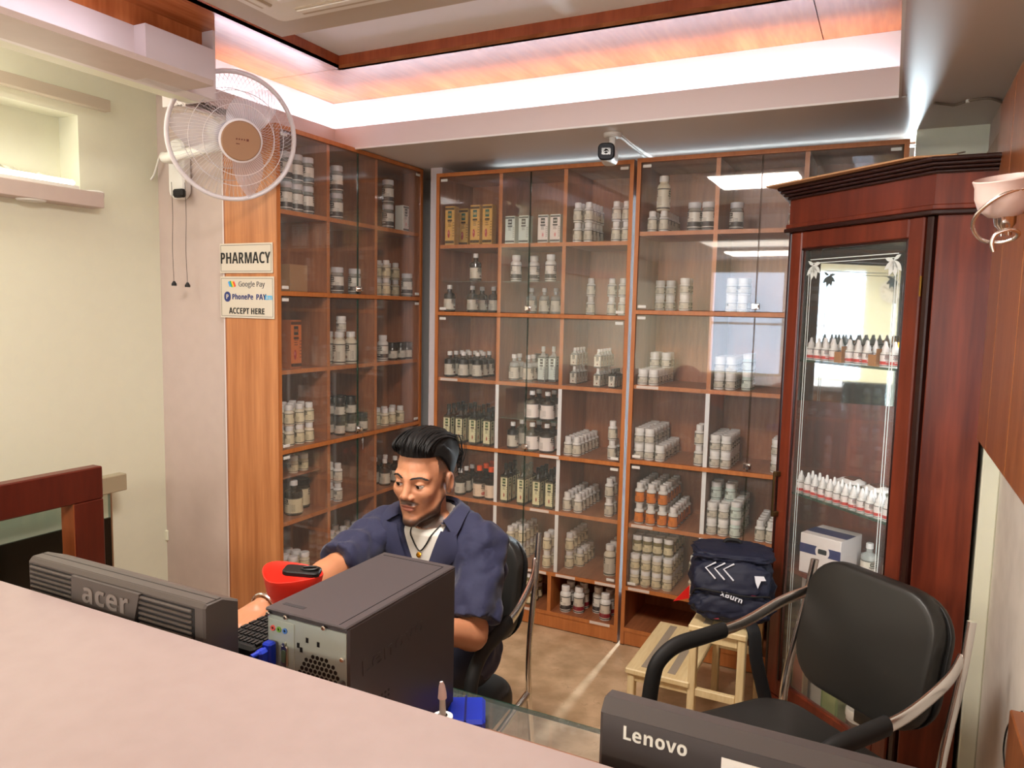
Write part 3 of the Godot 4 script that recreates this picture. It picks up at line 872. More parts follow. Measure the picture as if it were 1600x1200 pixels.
# Bottles on a shelf of a cabinet. Every spot is [pixel column, pixel row] of the foot of a front bottle, with the depth in metres where it stands back; rows go back from it.
# y: shelf, level: how many bottles high it stands, back: how many stand one behind another, side: in the side cabinet, whose front faces x
const CELLS := [[0.171, 0.501, 0.519, 0.836, 0.854, 1.153, 1.203, 1.524, 1.542, 1.871, 1.889, 2.219], [0.926, 0.634, 0.616, 0.292, 0.274, -0.079]]
func into_cell(x: float, r: float, side: bool, y: float) -> float:
	var c: Array = CELLS[1] if side else CELLS[0]
	var best := x
	var far := 9.0
	for k in range(0, c.size(), 2):
		var lo: float = minf(c[k], c[k + 1]) + r + 0.003
		var hi: float = maxf(c[k], c[k + 1]) - r - 0.003
		if y < 0.2 and not side:
			lo = [0.171, 0.829, 1.203, 1.72][mini(k / 2, 3)] + r + 0.003
			hi = [0.811, 1.153, 1.70, 2.219][mini(k / 2, 3)] - r - 0.003
		var q := clampf(x, lo, hi)
		if absf(q - x) < far:
			far = absf(q - x)
			best = q
	return best
func rows(kind: String, label: String, category: String, group: String, y: float, level: int, spots: Array, back := 1, gap := 0.004, near := -0.042, side := false) -> void:
	var k: Dictionary = kinds[kind]
	var half: float = k.d
	var yy: float = y + level * k.h + 0.0005
	var feet := []
	for s in spots:
		var p: Vector3
		if side:
			var px: float = s[2] if s.size() > 2 else near - half + 0.022
			p = Vector3(px, yy, on_x(s[0], s[1], px).z)
			p.z = into_cell(p.z, k.r, true, y)
		else:
			var zz: float = clampf(on_y(s[0], s[1], y).z, -0.29, near) if s.size() < 3 else s[2]
			p = on_z(s[0], s[1], minf(zz, near + 0.022 - half))
			p.y = yy
			p.x = into_cell(p.x, k.r, false, y)
		feet.append(p)
	# neighbours keep clear of each other and of the sides
	for again in 12:
		for a in feet.size():
			for b in a:
				var off: Vector3 = feet[a] - feet[b]
				var need: float = 2.0 * k.r + 0.0015
				var along := absf(off.z) if side else absf(off.x)
				var across := absf(off.x) if side else absf(off.z)
				if along < need and across < 2.0 * half + 0.001:
					var push := (need - along) / 2 * (signf(off.z) if side else signf(off.x))
					var move := Vector3(0, 0, push) if side else Vector3(push, 0, 0)
					feet[a] += move
					feet[b] -= move
		for a in feet.size():
			if side:
				feet[a].z = into_cell(feet[a].z, k.r, true, y)
			else:
				feet[a].x = into_cell(feet[a].x, k.r, false, y)
	for p in feet:
		for b in back:
			var q: Vector3 = p
			if side:
				q.x -= b * (2.0 * half + gap)
				if q.x < -0.275 + half:
					break
			else:
				q.z -= b * (2.0 * half + gap)
				if q.z < -0.331 + half:
					break
			var t := (PI / 2 - 0.5 if side else 0.25) + rng.randf_range(-0.35, 0.35)
			if k.boxy:
				t = PI / 2 if side else 0.0
			var says := label
			for more in [", stacked on another" if level > 0 else "", ", in front" if back > 1 and b == 0 else (", behind the front one" if back > 1 else "")]:
				if (says + more).split(" ", false).size() <= 16:
					says += more
			put(kind, q, t, says, category, group)

func build_stock() -> void:
	# ---- middle cabinet
	var c := ", middle cabinet"
	var T := 1.851
	rows("gold_carton", "gold carton with green logo on the top shelf" + c, "box", "gold cartons, middle cabinet", T, 0, [[706, 380], [727, 379, -0.14], [745, 380], [764, 380]])
	rows("green_carton", "pale green upright carton on the top shelf" + c, "box", "pale green cartons, middle cabinet", T, 0, [[800, 378], [821, 378]])
	rows("white_carton", "white upright carton with pink mark on the top shelf" + c, "box", "white cartons, middle cabinet", T, 0, [[851, 377], [870, 377]])
	for l in 2:
		rows("tablet_bottle", "white tablet bottle in the long two-high block on the top shelf" + c, "bottle", "two-high block, top shelf, middle cabinet", T, l, [[902, 377], [919, 377]], 4)
		rows("tablet_bottle", "white tablet bottle in the stack by the cabinet's side, top shelf" + c, "bottle", "side stack, top shelf, middle cabinet", T, l, [[962, 378], [978, 378]], 2)
	var A := 1.519
	rows("syrup_bottle", "dark syrup bottle with white cap under the glass half-shelf" + c, "bottle", "syrup bottles under the half-shelf", A, 0, [[702, 487], [724, 487], [738, 486, -0.17], [753, 487], [771, 487]])
	rows("syrup_bottle", "single dark syrup bottle standing on the glass half-shelf" + c, "bottle", "", 1.6735, 0, [[743, 438]])
	rows("clear_neck_bottle", "clear bottle with white cap under the second glass half-shelf" + c, "bottle", "clear bottles under the half-shelf", A, 0, [[807, 488], [830, 487], [850, 489], [868, 489]])
	rows("banded_bottle", "white bottle with dark band standing on the second glass half-shelf" + c, "bottle", "banded bottles on the half-shelf", 1.6735, 0, [[806, 440], [834, 440, -0.16], [860, 440]])
	rows("tablet_bottle", "white tablet bottle in the small pyramid on the second shelf" + c, "bottle", "pyramid, second shelf, middle cabinet", A, 0, [[900, 491], [918, 491]], 3)
	rows("tablet_bottle", "white tablet bottle in the small pyramid on the second shelf" + c, "bottle", "pyramid, second shelf, middle cabinet", A, 1, [[918, 491]], 2)
	for l in 2:
		rows("tablet_bottle", "white tablet bottle in the stack by the cabinet's side, second shelf" + c, "bottle", "side stack, second shelf, middle cabinet", A, l, [[955, 491], [972, 491]], 2)
	var B := 1.187
	rows("dark_neck_bottle", "black-necked bottle with white label and cap on the third shelf" + c, "bottle", "black-necked bottles, third shelf", B, 0, [[701, 588], [724, 589]], 4, 0.004)
	rows("dark_neck_bottle", "black-necked bottle with white label and cap on the third shelf" + c, "bottle", "black-necked bottles, third shelf", B, 0, [[746, 588, -0.10]], 3, 0.004)
	rows("clear_neck_bottle", "clear bottle with white cap on the third shelf" + c, "bottle", "clear bottles, third shelf", B, 0, [[803, 594], [825, 596]], 2)
	rows("big_dark_jar", "large dark-lidded jar at the back of the third shelf" + c, "jar", "", B, 0, [[845, 588, -0.26]])
	rows("clear_oil_bottle", "tall clear square oil bottle on the third shelf" + c, "bottle", "tall clear bottles, third shelf", B, 0, [[848, 597], [864, 597]])
	for l in 2:
		rows("small_square_bottle", "small clear square bottle in the two-high block, third shelf" + c, "bottle", "small square bottles, third shelf", B, l, [[897, 600, -0.10]], 4)
		rows("small_square_bottle", "small clear square bottle in the two-high block, third shelf" + c, "bottle", "small square bottles, third shelf", B, l, [[934, 604, -0.05]], 5)
	rows("dark_square_bottle", "small dark square bottle by the cabinet's side, third shelf" + c, "bottle", "small dark square bottles, third shelf", B, 0, [[957, 606]], 3)
	var C := 0.853
	rows("oil_bottle", "tall dark oil bottle with cream label on the fourth shelf" + c, "bottle", "dark oil bottles, fourth shelf", C, 0, [[701, 692], [720, 693], [741, 695], [763, 698]], 4)
	rows("dark_neck_bottle", "black-necked bottle with round white label on the fourth shelf" + c, "bottle", "black-necked bottles, fourth shelf", C, 0, [[801, 699, -0.07], [815, 690, -0.16]])
	rows("pink_label_bottle", "dark bottle with pink drawing under the glass half-shelf, fourth shelf" + c, "bottle", "pink drawing bottles under the half-shelf", C, 0, [[831, 706], [854, 708]], 2)
	rows("pink_label_bottle", "dark bottle with pink drawing standing on the lower glass half-shelf" + c, "bottle", "pink drawing bottles on the half-shelf", 1.0085, 0, [[831, 657], [855, 660]], 2)
	rows("tablet_bottle", "white tablet bottle in the double file on the fourth shelf" + c, "bottle", "double file, fourth shelf, middle cabinet", C, 0, [[884, 710], [901, 712]], 6)
	rows("tablet_bottle", "white tablet bottle by the cabinet's side on the fourth shelf" + c, "bottle", "side stack, fourth shelf, middle cabinet", C, 0, [[956, 717]], 2)
	rows("tablet_bottle", "white tablet bottle by the cabinet's side on the fourth shelf" + c, "bottle", "side stack, fourth shelf, middle cabinet", C, 1, [[956, 717]])
	var D := 0.581
	rows("orange_cap_bottle", "dark bottle with orange cap on the fifth shelf" + c, "bottle", "orange-capped bottles, fifth shelf", D, 0, [[750, 778], [769, 784]], 3)
	rows("syrup_bottle", "dark syrup bottle with white cap on the fifth shelf" + c, "bottle", "syrup bottles, fifth shelf", D, 0, [[719, 772]], 3)
	rows("oil_bottle", "tall dark oil bottle with cream label on the fifth shelf" + c, "bottle", "dark oil bottles, fifth shelf", D, 0, [[790, 786], [816, 788], [840, 792], [860, 795]], 3)
	rows("tablet_bottle", "white tablet bottle in the double file on the fifth shelf" + c, "bottle", "double file, fifth shelf, middle cabinet", D, 0, [[886, 797], [903, 800]], 6)
	for l in 2:
		rows("tablet_bottle", "white tablet bottle in the stack by the cabinet's side, fifth shelf" + c, "bottle", "side stack, fifth shelf, middle cabinet", D, l, [[951, 806]], 2)
	var E := 0.281
	for l in 2:
		rows("cream_tablet_bottle", "cream-labelled bottle behind the man's shoulder, sixth shelf" + c, "bottle", "cream bottles by the divider, sixth shelf", E, l, [[797, 872, -0.06], [815, 872, -0.10]], 4)
		rows("cream_tablet_bottle", "cream-labelled bottle two high by the white divider, sixth shelf" + c, "bottle", "cream pair, sixth shelf, middle cabinet", E, l, [[854, 886]], 2)
		rows("cream_tablet_bottle", "cream-labelled bottle in the long block on the sixth shelf" + c, "bottle", "cream block, sixth shelf, middle cabinet", E, l, [[885, 886]], 6)
	rows("cream_tablet_bottle", "cream-labelled bottle in the long block on the sixth shelf" + c, "bottle", "cream block, sixth shelf, middle cabinet", E, 0, [[906, 884]], 6)
	rows("big_bottle", "tall white bottle by the cabinet's side on the sixth shelf" + c, "bottle", "tall bottles, sixth shelf", E, 0, [[952, 898]], 3)
	rows("tablet_jar", "white jar behind the man on the sixth shelf" + c, "jar", "white jars, sixth shelf", E, 0, [[752, 860], [770, 862]], 3)
	var F := 0.085
	for l in 2:
		rows("olive_jar", "olive jar with cream label in the open bottom compartment" + c, "jar", "olive jars, bottom compartment", F, l, [[793, 938], [810, 941], [827, 944]], 3)
	rows("banded_bottle", "white bottle with dark band in the open bottom compartment" + c, "bottle", "banded bottles, bottom compartment", F, 0, [[883, 960]], 2, 0.012)
	rows("mauve_bottle", "white bottle with dark red band in the open bottom compartment" + c, "bottle", "red band bottles, bottom compartment", F, 0, [[904, 956]], 2, 0.012)
	rows("mauve_bottle", "white bottle with red band by the cabinet's side, bottom compartment" + c, "bottle", "side bottles, bottom compartment", F, 0, [[945, 970]], 3, 0.008)
	rows("banded_bottle", "white bottle with dark band by the cabinet's side, bottom compartment" + c, "bottle", "", F, 0, [[934, 962, -0.11]])
	# ---- cabinet behind the corner cabinet
	c = ", stool-side cabinet"
	T = 1.889
	rows("tablet_bottle", "white tablet bottle in the row on the top shelf" + c, "bottle", "row on the top shelf, cabinet behind the stool", T, 0, [[1019, 361], [1037, 360]], 5, 0.006)
	rows("big_bottle", "white bottle with leaf label topping the row on the top shelf" + c, "bottle", "", T + 0.09, 0, [[1036, 335, -0.05]])
	rows("clear_jar", "clear jar standing alone on the top shelf" + c, "jar", "clear jars, top shelf", T, 0, [[1094, 360], [1112, 359], [1150, 358, -0.10]])
	rows("tablet_bottle", "white tablet bottle beside the dark cabinet's cornice, top shelf" + c, "bottle", "cornice stack", T, 0, [[1240, 357]], 3)
	rows("tablet_bottle", "white tablet bottle beside the dark cabinet's cornice, top shelf" + c, "bottle", "cornice stack", T, 1, [[1240, 357]], 2)
	A = 1.546
	for l in 2:
		rows("tablet_jar", "white jar with round mark, two-high row on the second shelf" + c, "jar", "two-high row, second shelf", A, l, [[1008, 486], [1027, 486], [1047, 486], [1069, 486]], 2)
		rows("tablet_jar", "white jar with round mark beside the divider, second shelf" + c, "jar", "jars by the divider, second shelf", A, l, [[1142, 487], [1160, 487]], 2)
	B = 1.2125
	rows("tablet_jar", "white jar with dark mark in the double file, third shelf" + c, "jar", "double file, third shelf, cabinet behind the stool", B, 0, [[1004, 604], [1021, 605]], 6)
	rows("tablet_jar", "white jar with dark mark topping the double file, third shelf" + c, "jar", "top pair, third shelf", B, 1, [[1023, 574, -0.18], [1041, 574, -0.18]], 2)
	for l in 2:
		rows("tablet_jar", "white jar in the two-high block past the divider, third shelf" + c, "jar", "block past the divider, third shelf", B, l, [[1122, 608], [1140, 609]], 5)
		rows("green_jar", "pale green jar at the end of the block, third shelf" + c, "jar", "green jars, third shelf", B, l, [[1167, 606, -0.10]], 2)
	C = 0.874
	for l in 2:
		rows("tablet_jar", "white jar with black leaf mark in the big block, fourth shelf" + c, "jar", "big block, fourth shelf", C, l, [[998, 718], [1014, 720]], 6)
		rows("tablet_jar", "white jar stacked past the divider on the fourth shelf" + c, "jar", "block past the divider, fourth shelf", C, l, [[1113, 730], [1133, 732]], 5)
		rows("tablet_bottle", "white bottle against the divider on the fourth shelf" + c, "bottle", "bottles against the divider, fourth shelf", C, l, [[1094, 727]], 2)
		rows("tablet_jar", "white jar beside the dark corner cabinet, fourth shelf" + c, "jar", "jars beside the corner cabinet, fourth shelf", C, l, [[1212, 738]], 3)
	rows("tablet_jar", "white jar with black leaf mark in the big block, fourth shelf" + c, "jar", "big block, fourth shelf", C, 0, [[1031, 722]], 6)
	D = 0.5765
	for l in 2:
		rows("orange_bottle", "orange-labelled bottle with white cap on the fifth shelf" + c, "bottle", "orange bottles, fifth shelf", D, l, [[998, 818], [1016, 820], [1034, 822]], 6)
	rows("orange_bottle", "orange-labelled bottle with white cap on the fifth shelf" + c, "bottle", "orange bottles, fifth shelf", D, 0, [[1051, 825]], 6)
	for l in 2:
		rows("tablet_jar", "white jar with dark picture, lower rows of the tall block, fifth shelf" + c, "jar", "tall block, fifth shelf", D, l, [[1111, 835], [1129, 838]], 3)
		rows("green_jar", "pale green jar in the tall block on the fifth shelf" + c, "jar", "green jars, fifth shelf", D, l, [[1148, 842]], 5)
	rows("green_jar", "pale green jar topping the tall block on the fifth shelf" + c, "jar", "top green jars, fifth shelf", D + 0.142, 0, [[1112, 778], [1141, 776, -0.11]], 2)
	rows("tablet_bottle", "white bottle in the file beside the dark corner cabinet, fifth shelf" + c, "bottle", "file beside the corner cabinet, fifth shelf", D, 0, [[1187, 848], [1203, 851]], 5)
	E = 0.282
	for l in 3:
		rows("olive_jar" if l == 2 else "cream_jar", "cream jar with white lid in the three-high block, sixth shelf" + c if l < 2 else "olive jar with white lid topping the three-high block, sixth shelf" + c, "jar", "three-high block, sixth shelf" if l < 2 else "top of the three-high block, sixth shelf", E + (0.0 if l < 2 else -0.012), l, [[991, 913], [1008, 916], [1025, 919], [1042, 922]], 5)
	rows("cream_tablet_bottle", "cream bottle beside the white divider, sixth shelf" + c, "bottle", "bottles beside the white divider, sixth shelf", E, 0, [[1082, 928]], 3)
	rows("cream_tablet_bottle", "cream bottle beside the white divider, sixth shelf" + c, "bottle", "bottles beside the white divider, sixth shelf", E, 1, [[1082, 928]], 2)
	rows("tablet_jar", "white jar at the back above the navy backpack, sixth shelf" + c, "jar", "jars above the backpack", E, 1, [[1122, 880, -0.2], [1138, 878, -0.25]])
	rows("tablet_jar", "white jar at the back behind the navy backpack, sixth shelf" + c, "jar", "jars behind the backpack", E, 0, [[1122, 905, -0.2], [1138, 903, -0.25]])
	# ---- side cabinet; its shelves are seen end on
	c = ", side cabinet"
	T = 1.92
	for l in 2:
		rows("clear_jar", "clear silver-capped jar, two high by the pharmacy end, top shelf" + c, "jar", "jars by the end panel, top shelf", T, l, [[446, 328], [463, 331], [480, 334]], 3, 0.004, -0.045, true)
		rows("clear_jar", "clear silver-capped jar in the middle of the top shelf" + c, "jar", "jars in the middle, top shelf", T, l, [[526, 341]], 2, 0.004, -0.045, true)
		rows("clear_jar", "clear silver-capped jar past the second divider, top shelf" + c, "jar", "jars past the divider, top shelf", T, l, [[606, 355]], 1, 0.004, -0.045, true)
	rows("white_carton", "white carton at the far end of the top shelf" + c, "box", "", T, 0, [[628, 358]], 1, 0.004, -0.045, true)
	A = 1.591
	rows("brown_carton", "plain brown carton by the pharmacy end on the second shelf" + c, "box", "brown cartons, second shelf", A, 0, [[460, 455, -0.18], [492, 457, -0.18]], 1, 0.004, -0.045, true)
	rows("clear_jar", "silver-capped jar in the middle of the second shelf" + c, "jar", "jars in the middle, second shelf", A, 0, [[527, 457], [554, 459]], 1, 0.004, -0.045, true)
	for l in 2:
		rows("cream_tablet_bottle", "white-capped bottle stacked at the second divider, second shelf" + c, "bottle", "bottles at the divider, second shelf", A, l, [[603, 461], [618, 461, -0.13]], 3, 0.004, -0.045, true)
	rows("clear_jar", "silver-capped jar at the far end of the second shelf" + c, "jar", "", A, 0, [[637, 462]], 1, 0.004, -0.045, true)
	B = 1.268
	rows("red_gold_carton", "dark orange printed carton on the third shelf" + c, "box", "", B, 0, [[456, 574]], 1, 0.004, -0.045, true)
	rows("big_bottle", "large white bottle in the middle of the third shelf" + c, "bottle", "large white bottles, third shelf", B, 0, [[530, 569], [548, 567]], 2, 0.004, -0.045, true)
	rows("tablet_jar", "white jar standing on the large white bottles, third shelf" + c, "jar", "", B + 0.151, 0, [[533, 515]], 1, 0.004, -0.045, true)
	rows("banded_bottle", "white bottle against the second divider, third shelf" + c, "bottle", "", B, 0, [[598, 566]], 1, 0.004, -0.045, true)
	rows("dark_cap_jar", "jar with dark body at the far end of the third shelf" + c, "jar", "dark jars, third shelf", B, 0, [[613, 563], [626, 563], [640, 562]], 1, 0.004, -0.045, true)
	C = 0.938
	for l in 2:
		rows("cream_tablet_bottle", "cream-labelled bottle two high by the pharmacy end, fourth shelf" + c, "bottle", "cream bottles by the end panel, fourth shelf", C, l, [[452, 697], [468, 694], [483, 691]], 3, 0.004, -0.045, true)
		rows("dark_cap_jar", "dark-lidded jar with cream label in the middle, fourth shelf" + c, "jar", "dark-lidded jars, fourth shelf", C, l, [[531, 676], [548, 673]], 2, 0.004, -0.045, true)
	rows("dark_cap_jar", "dark-lidded jar set apart beside the lock, fourth shelf" + c, "jar", "", C, 0, [[566, 669]], 1, 0.004, -0.045, true)
	rows("cream_tablet_bottle", "cream-labelled bottle past the second divider, fourth shelf" + c, "bottle", "cream bottles past the divider, fourth shelf", C, 0, [[601, 660], [612, 658], [625, 656]], 2, 0.004, -0.045, true)
	D = 0.628
	rows("big_dark_bottle", "big dark bottle with white cap below the half-shelf, fifth shelf" + c, "bottle", "", D, 0, [[459, 812]], 1, 0.004, -0.045, true)
	rows("big_dark_jar", "big dark jar below the half-shelf, fifth shelf" + c, "jar", "", D, 0, [[478, 800, -0.12]], 1, 0.004, -0.045, true)
	rows("cream_jar", "cream jar standing on the wooden half-shelf" + c, "jar", "jars on the wooden half-shelf", 0.8065, 0, [[458, 742], [474, 738]], 1, 0.004, -0.08, true)
	for l in 2:
		rows("tablet_bottle", "white bottle piled against the first divider, fifth shelf" + c, "bottle", "bottles against the divider, fifth shelf", D, l, [[528, 792]], 3, 0.004, -0.045, true)
	rows("syrup_bottle", "dark bottle with white cap past the second divider, fifth shelf" + c, "bottle", "dark bottles, fifth shelf", D, 0, [[601, 764], [617, 759]], 2, 0.004, -0.045, true)
	E = 0.30
	for l in 2:
		rows("cream_jar", "cream jar by the pharmacy end on the sixth shelf" + c, "jar", "jars by the end panel, sixth shelf", E, l, [[458, 920], [476, 912]], 3, 0.004, -0.045, true)
		rows("cream_tablet_bottle", "cream-labelled bottle in the middle of the sixth shelf" + c, "bottle", "bottles in the middle, sixth shelf", E, l, [[530, 888], [548, 880], [566, 874]], 3, 0.004, -0.045, true)
		rows("tablet_jar", "white jar past the second divider on the sixth shelf" + c, "jar", "jars past the divider, sixth shelf", E, l, [[603, 860], [620, 855]], 2, 0.004, -0.045, true)

# ------------------------------------------------------------------ the dark corner cabinet
const CL := Vector3(1.866, 0, 0.327)          # foot of the door's hinge-side edge
const CR := Vector3(2.305, 0, 0.735)          # foot of the door's other edge
func build_corner_cabinet() -> void:
	var o := thing("corner_cabinet", "dark mahogany corner cabinet with an etched glass door and moulded cornice", "cabinet")
	var d := (CR - CL).normalized()
	var n := Vector3(-d.z, 0, d.x)
	var w := CL.distance_to(CR)
	var X := 2.462
	var zb := 0.025
	var plan := func(out: float) -> PackedVector2Array:   # plan outline grown by out on the room sides, as (x, -z)
		var a := CL + (n * 1.0 + Vector3(-0.35, 0, 0)) * out
		var b := CR + (n * 0.6 + Vector3(0, 0, 0.6)) * out
		return PackedVector2Array([Vector2(CL.x - out, -zb), Vector2(X, -zb), Vector2(X, -(CR.z + out)), Vector2(b.x, -(CR.z + out)), Vector2(a.x, -a.z)])
	var flat := Basis(Vector3.RIGHT, -PI / 2)         # prism along z becomes a slab standing in y
	var slab := func(called: String, out: float, y0: float, y1: float, m: Material, bevel := 0.0) -> void:
		var b := Mb.new()
		b.xf = Transform3D(flat, Vector3.ZERO)
		b.prism(plan.call(out), y0, y1, bevel)
		part(o, called, b.mesh(), m)
	slab.call("plinth", 0.008, 0.0, 0.09, M.mahogany_dark, 0.004)
	slab.call("floor_board", 0.0, 0.09, 0.115, M.mahogany)
	slab.call("moulding", 0.016, 1.832, 1.846, M.mahogany_dark, 0.003)
	slab.call("moulding", 0.010, 1.846, 1.862, M.mahogany, 0.003)
	slab.call("frieze", 0.0, 1.862, 1.950, M.mahogany)
	slab.call("cornice", 0.010, 1.948, 1.958, M.mahogany_dark, 0.003)
	slab.call("cornice", 0.022, 1.958, 1.967, M.mahogany_dark, 0.003)
	slab.call("cornice", 0.032, 1.967, 1.977, M.mahogany_dark, 0.003)
	slab.call("cornice", 0.042, 1.977, 1.990, M.mahogany_dark, 0.004)
	# sides and backs
	bpart(o, "side_panel", Vector3(CL.x, 0.115, zb), Vector3(CL.x + 0.015, 1.832, CL.z - 0.012), M.mahogany)
	bpart(o, "side_panel", Vector3(CR.x + 0.012, 0.09, CR.z - 0.018), Vector3(X, 1.832, CR.z), M.mahogany, 0.002)
	bpart(o, "back_panel", Vector3(CL.x + 0.015, 0.115, zb), Vector3(X - 0.015, 1.832, zb + 0.012), M.mahogany)
	bpart(o, "back_panel", Vector3(X - 0.015, 0.115, zb), Vector3(X, 1.832, CR.z - 0.018), M.mahogany)
	bpart(o, "mirror", Vector3(CL.x + 0.03, 1.20, zb + 0.012), Vector3(X - 0.02, 1.82, zb + 0.016), M.mirror)
	bpart(o, "mirror", Vector3(X - 0.019, 1.20, zb + 0.02), Vector3(X - 0.015, 1.82, CR.z - 0.12), M.mirror)
	# door in its own axes: x along the door, y up, z outwards
	var dx := Transform3D(Basis(d, Vector3.UP, n), CL)
	var door := func(called: String, lo: Vector3, hi: Vector3, m: Material, bevel := 0.0, parent: Node = null) -> MeshInstance3D:
		var b := Mb.new()
		b.box((lo + hi) / 2, hi - lo, bevel)
		return part(o if parent == null else parent, called, b.mesh(), m, dx if parent == null else Transform3D())
	door.call("corner_post", Vector3(0.0, 0.09, -0.03), Vector3(0.014, 1.832, 0.0), M.mahogany_dark, 0.004)
	door.call("corner_post", Vector3(w - 0.022, 0.09, -0.03), Vector3(w, 1.832, 0.0), M.mahogany_dark, 0.004)
	var leaf: MeshInstance3D = door.call("door", Vector3(0.018, 0.12, -0.022), Vector3(0.072, 1.8315, 0.004), M.mahogany, 0.004)
	door.call("stile", Vector3(w - 0.080, 0.12, -0.022), Vector3(w - 0.026, 1.8315, 0.004), M.mahogany, 0.004, leaf)
	door.call("rail", Vector3(0.072, 1.772, -0.022), Vector3(w - 0.080, 1.8315, 0.004), M.mahogany, 0.004, leaf)
	door.call("rail", Vector3(0.072, 0.12, -0.022), Vector3(w - 0.080, 0.18, 0.004), M.mahogany, 0.004, leaf)
	door.call("bead", Vector3(0.070, 1.764, -0.006), Vector3(w - 0.078, 1.774, 0.002), M.mahogany_dark, 0.003, leaf)
	door.call("bead", Vector3(0.070, 0.18, -0.006), Vector3(0.078, 1.772, 0.002), M.mahogany_dark, 0.003, leaf)
	door.call("bead", Vector3(w - 0.088, 0.18, -0.006), Vector3(w - 0.080, 1.772, 0.002), M.mahogany_dark, 0.003, leaf)
	door.call("pane", Vector3(0.074, 0.18, -0.012), Vector3(w - 0.084, 1.768, -0.008), M.glass, 0.0, leaf)
	var frost := plain(Color(0.84, 0.86, 0.85), 0.7)
	# etched double lines and flowers
	for e in [[0.108, 1.73, w - 0.118, 1.733], [0.108, 1.718, w - 0.118, 1.7205]]:
		door.call("etched_line", Vector3(e[0], e[1], -0.008), Vector3(e[2], e[3], -0.0072), frost, 0.0, leaf)
	for xx in [0.104, 0.114, w - 0.116, w - 0.126]:
		door.call("etched_line", Vector3(xx, 0.24, -0.008), Vector3(xx + 0.0025, 1.70, -0.0072), frost, 0.0, leaf)
	for c in [[0.125, 1.712, 1.0], [w - 0.135, 1.712, -1.0]]:
		var fl := Mb.new()
		for k in 6:
			var a: float = [-2.3, -1.75, -1.25, -0.7, 0.2, 2.6][k]
			var ln: float = [0.046, 0.052, 0.050, 0.044, 0.034, 0.030][k]
			var poly := PackedVector2Array()
			for s in 9:
				var q := float(s) / 8
				poly.append(Vector2(q * ln, sin(q * PI) * ln * 0.22))
			for s in range(7, 0, -1):
				var q := float(s) / 8
				poly.append(Vector2(q * ln, -sin(q * PI) * ln * 0.16))
			fl.xf = Transform3D(Basis(Vector3(0, 0, 1), a), Vector3(c[0], c[1], -0.0078)) if c[2] > 0 else Transform3D(Basis(Vector3(0, 0, 1), PI - a), Vector3(c[0], c[1], -0.0078))
			fl.prism(poly, 0.0, 0.0007)
		part(leaf, "etched_flower", fl.mesh(), frost)
	# bronze handle
	var hb := Mb.new()
	hb.box(Vector3(0.030, 0.88, 0.030), Vector3(0.010, 0.17, 0.008), 0.003)
	hb.box(Vector3(0.030, 0.955, 0.016), Vector3(0.012, 0.02, 0.026), 0.003)
	hb.box(Vector3(0.030, 0.805, 0.016), Vector3(0.012, 0.02, 0.026), 0.003)
	part(leaf, "handle", hb.mesh(), plain(Color(0.40, 0.32, 0.20), 0.35, 0.9))
	door.call("hinge", Vector3(w - 0.027, 1.60, 0.0), Vector3(w - 0.021, 1.66, 0.006), plain(Color(0.6, 0.45, 0.2), 0.3, 0.9), 0.001)
	# glass shelves and the wooden ones
	var inner := PackedVector2Array([Vector2(CL.x + 0.02, -zb - 0.022), Vector2(X - 0.022, -zb - 0.022), Vector2(X - 0.022, -CR.z + 0.03), Vector2(CR.x + 0.02, -CR.z + 0.03), Vector2(CL.x + 0.02, -CL.z + 0.03)])
	for y in [1.380, 0.893]:
		var b := Mb.new()
		b.xf = Transform3D(flat, Vector3.ZERO)
		b.prism(inner, y - 0.008, y)
		var sh := part(o, "glass_shelf", b.mesh(), M.glass_green)
		door.call("polished_edge", Vector3(0.05, y - 0.008, -0.034), Vector3(w - 0.05, y, -0.032), M.glass_edge)
		sh.set_meta("label", "green-edged glass shelf")
	for y in [0.610]:
		var b := Mb.new()
		b.xf = Transform3D(flat, Vector3.ZERO)
		b.prism(inner, y - 0.018, y)
		part(o, "wooden_shelf", b.mesh(), M.mahogany)
	# LED tube inside, beside the door's far stile
	var lt := thing("cabinet_tube_light", "white LED tube standing inside the dark corner cabinet", "light", Vector3(2.335, 0.615, 0.655))
	bpart(lt, "tube", Vector3(-0.008, 0.29, -0.008), Vector3(0.008, 0.76, 0.008), M.tube_glow, 0.004)
	bpart(lt, "end_cap", Vector3(-0.010, 0.0, -0.010), Vector3(0.010, 0.27, 0.010), M.tube_glow, 0.002)
	bpart(lt, "backing_strip", Vector3(0.010, 0.0, -0.03), Vector3(0.014, 1.2, 0.03), plain(Color(0.55, 0.68, 0.78), 0.4))
	area("cabinet_tube_light_source", Vector3(2.318, 1.15, 0.64), Vector3(-0.8, 0, -0.6), Vector2(0.02, 0.9), Color(0.93, 0.97, 1.0), 0.12)
	# cardboard sheet lying on top
	var cb := thing("cardboard_sheet", "flattened brown cardboard sheet lying on top of the dark corner cabinet", "cardboard", Vector3(0, 1.9905, 0))
	var cs := Mb.new()
	cs.xf = Transform3D(flat, Vector3.ZERO)
	cs.prism(PackedVector2Array([Vector2(1.785, -0.375), Vector2(1.90, -0.15), Vector2(2.40, -0.60), Vector2(2.35, -0.76), Vector2(2.24, -0.765)]), 0.0, 0.005)
	part(cb, "board", cs.mesh(), mottled(Color(0.70, 0.52, 0.36), Color(0.78, 0.60, 0.44), 44, 0.05, 0.8, 3.0))
	var fold := Mb.new()
	fold.xf = Transform3D(Basis(Vector3.UP, -0.75) * Basis(Vector3.RIGHT, 0.22), Vector3(2.31, 0.017, 0.66))
	fold.box(Vector3.ZERO, Vector3(0.10, 0.004, 0.09))
	part(cb, "raised_flap", fold.mesh(), M.grip)
	# what stands on its shelves
	var at := func(s: float, back: float, y: float) -> Vector3:
		return CL + d * s - n * back + Vector3(0, y + 0.0005, 0)
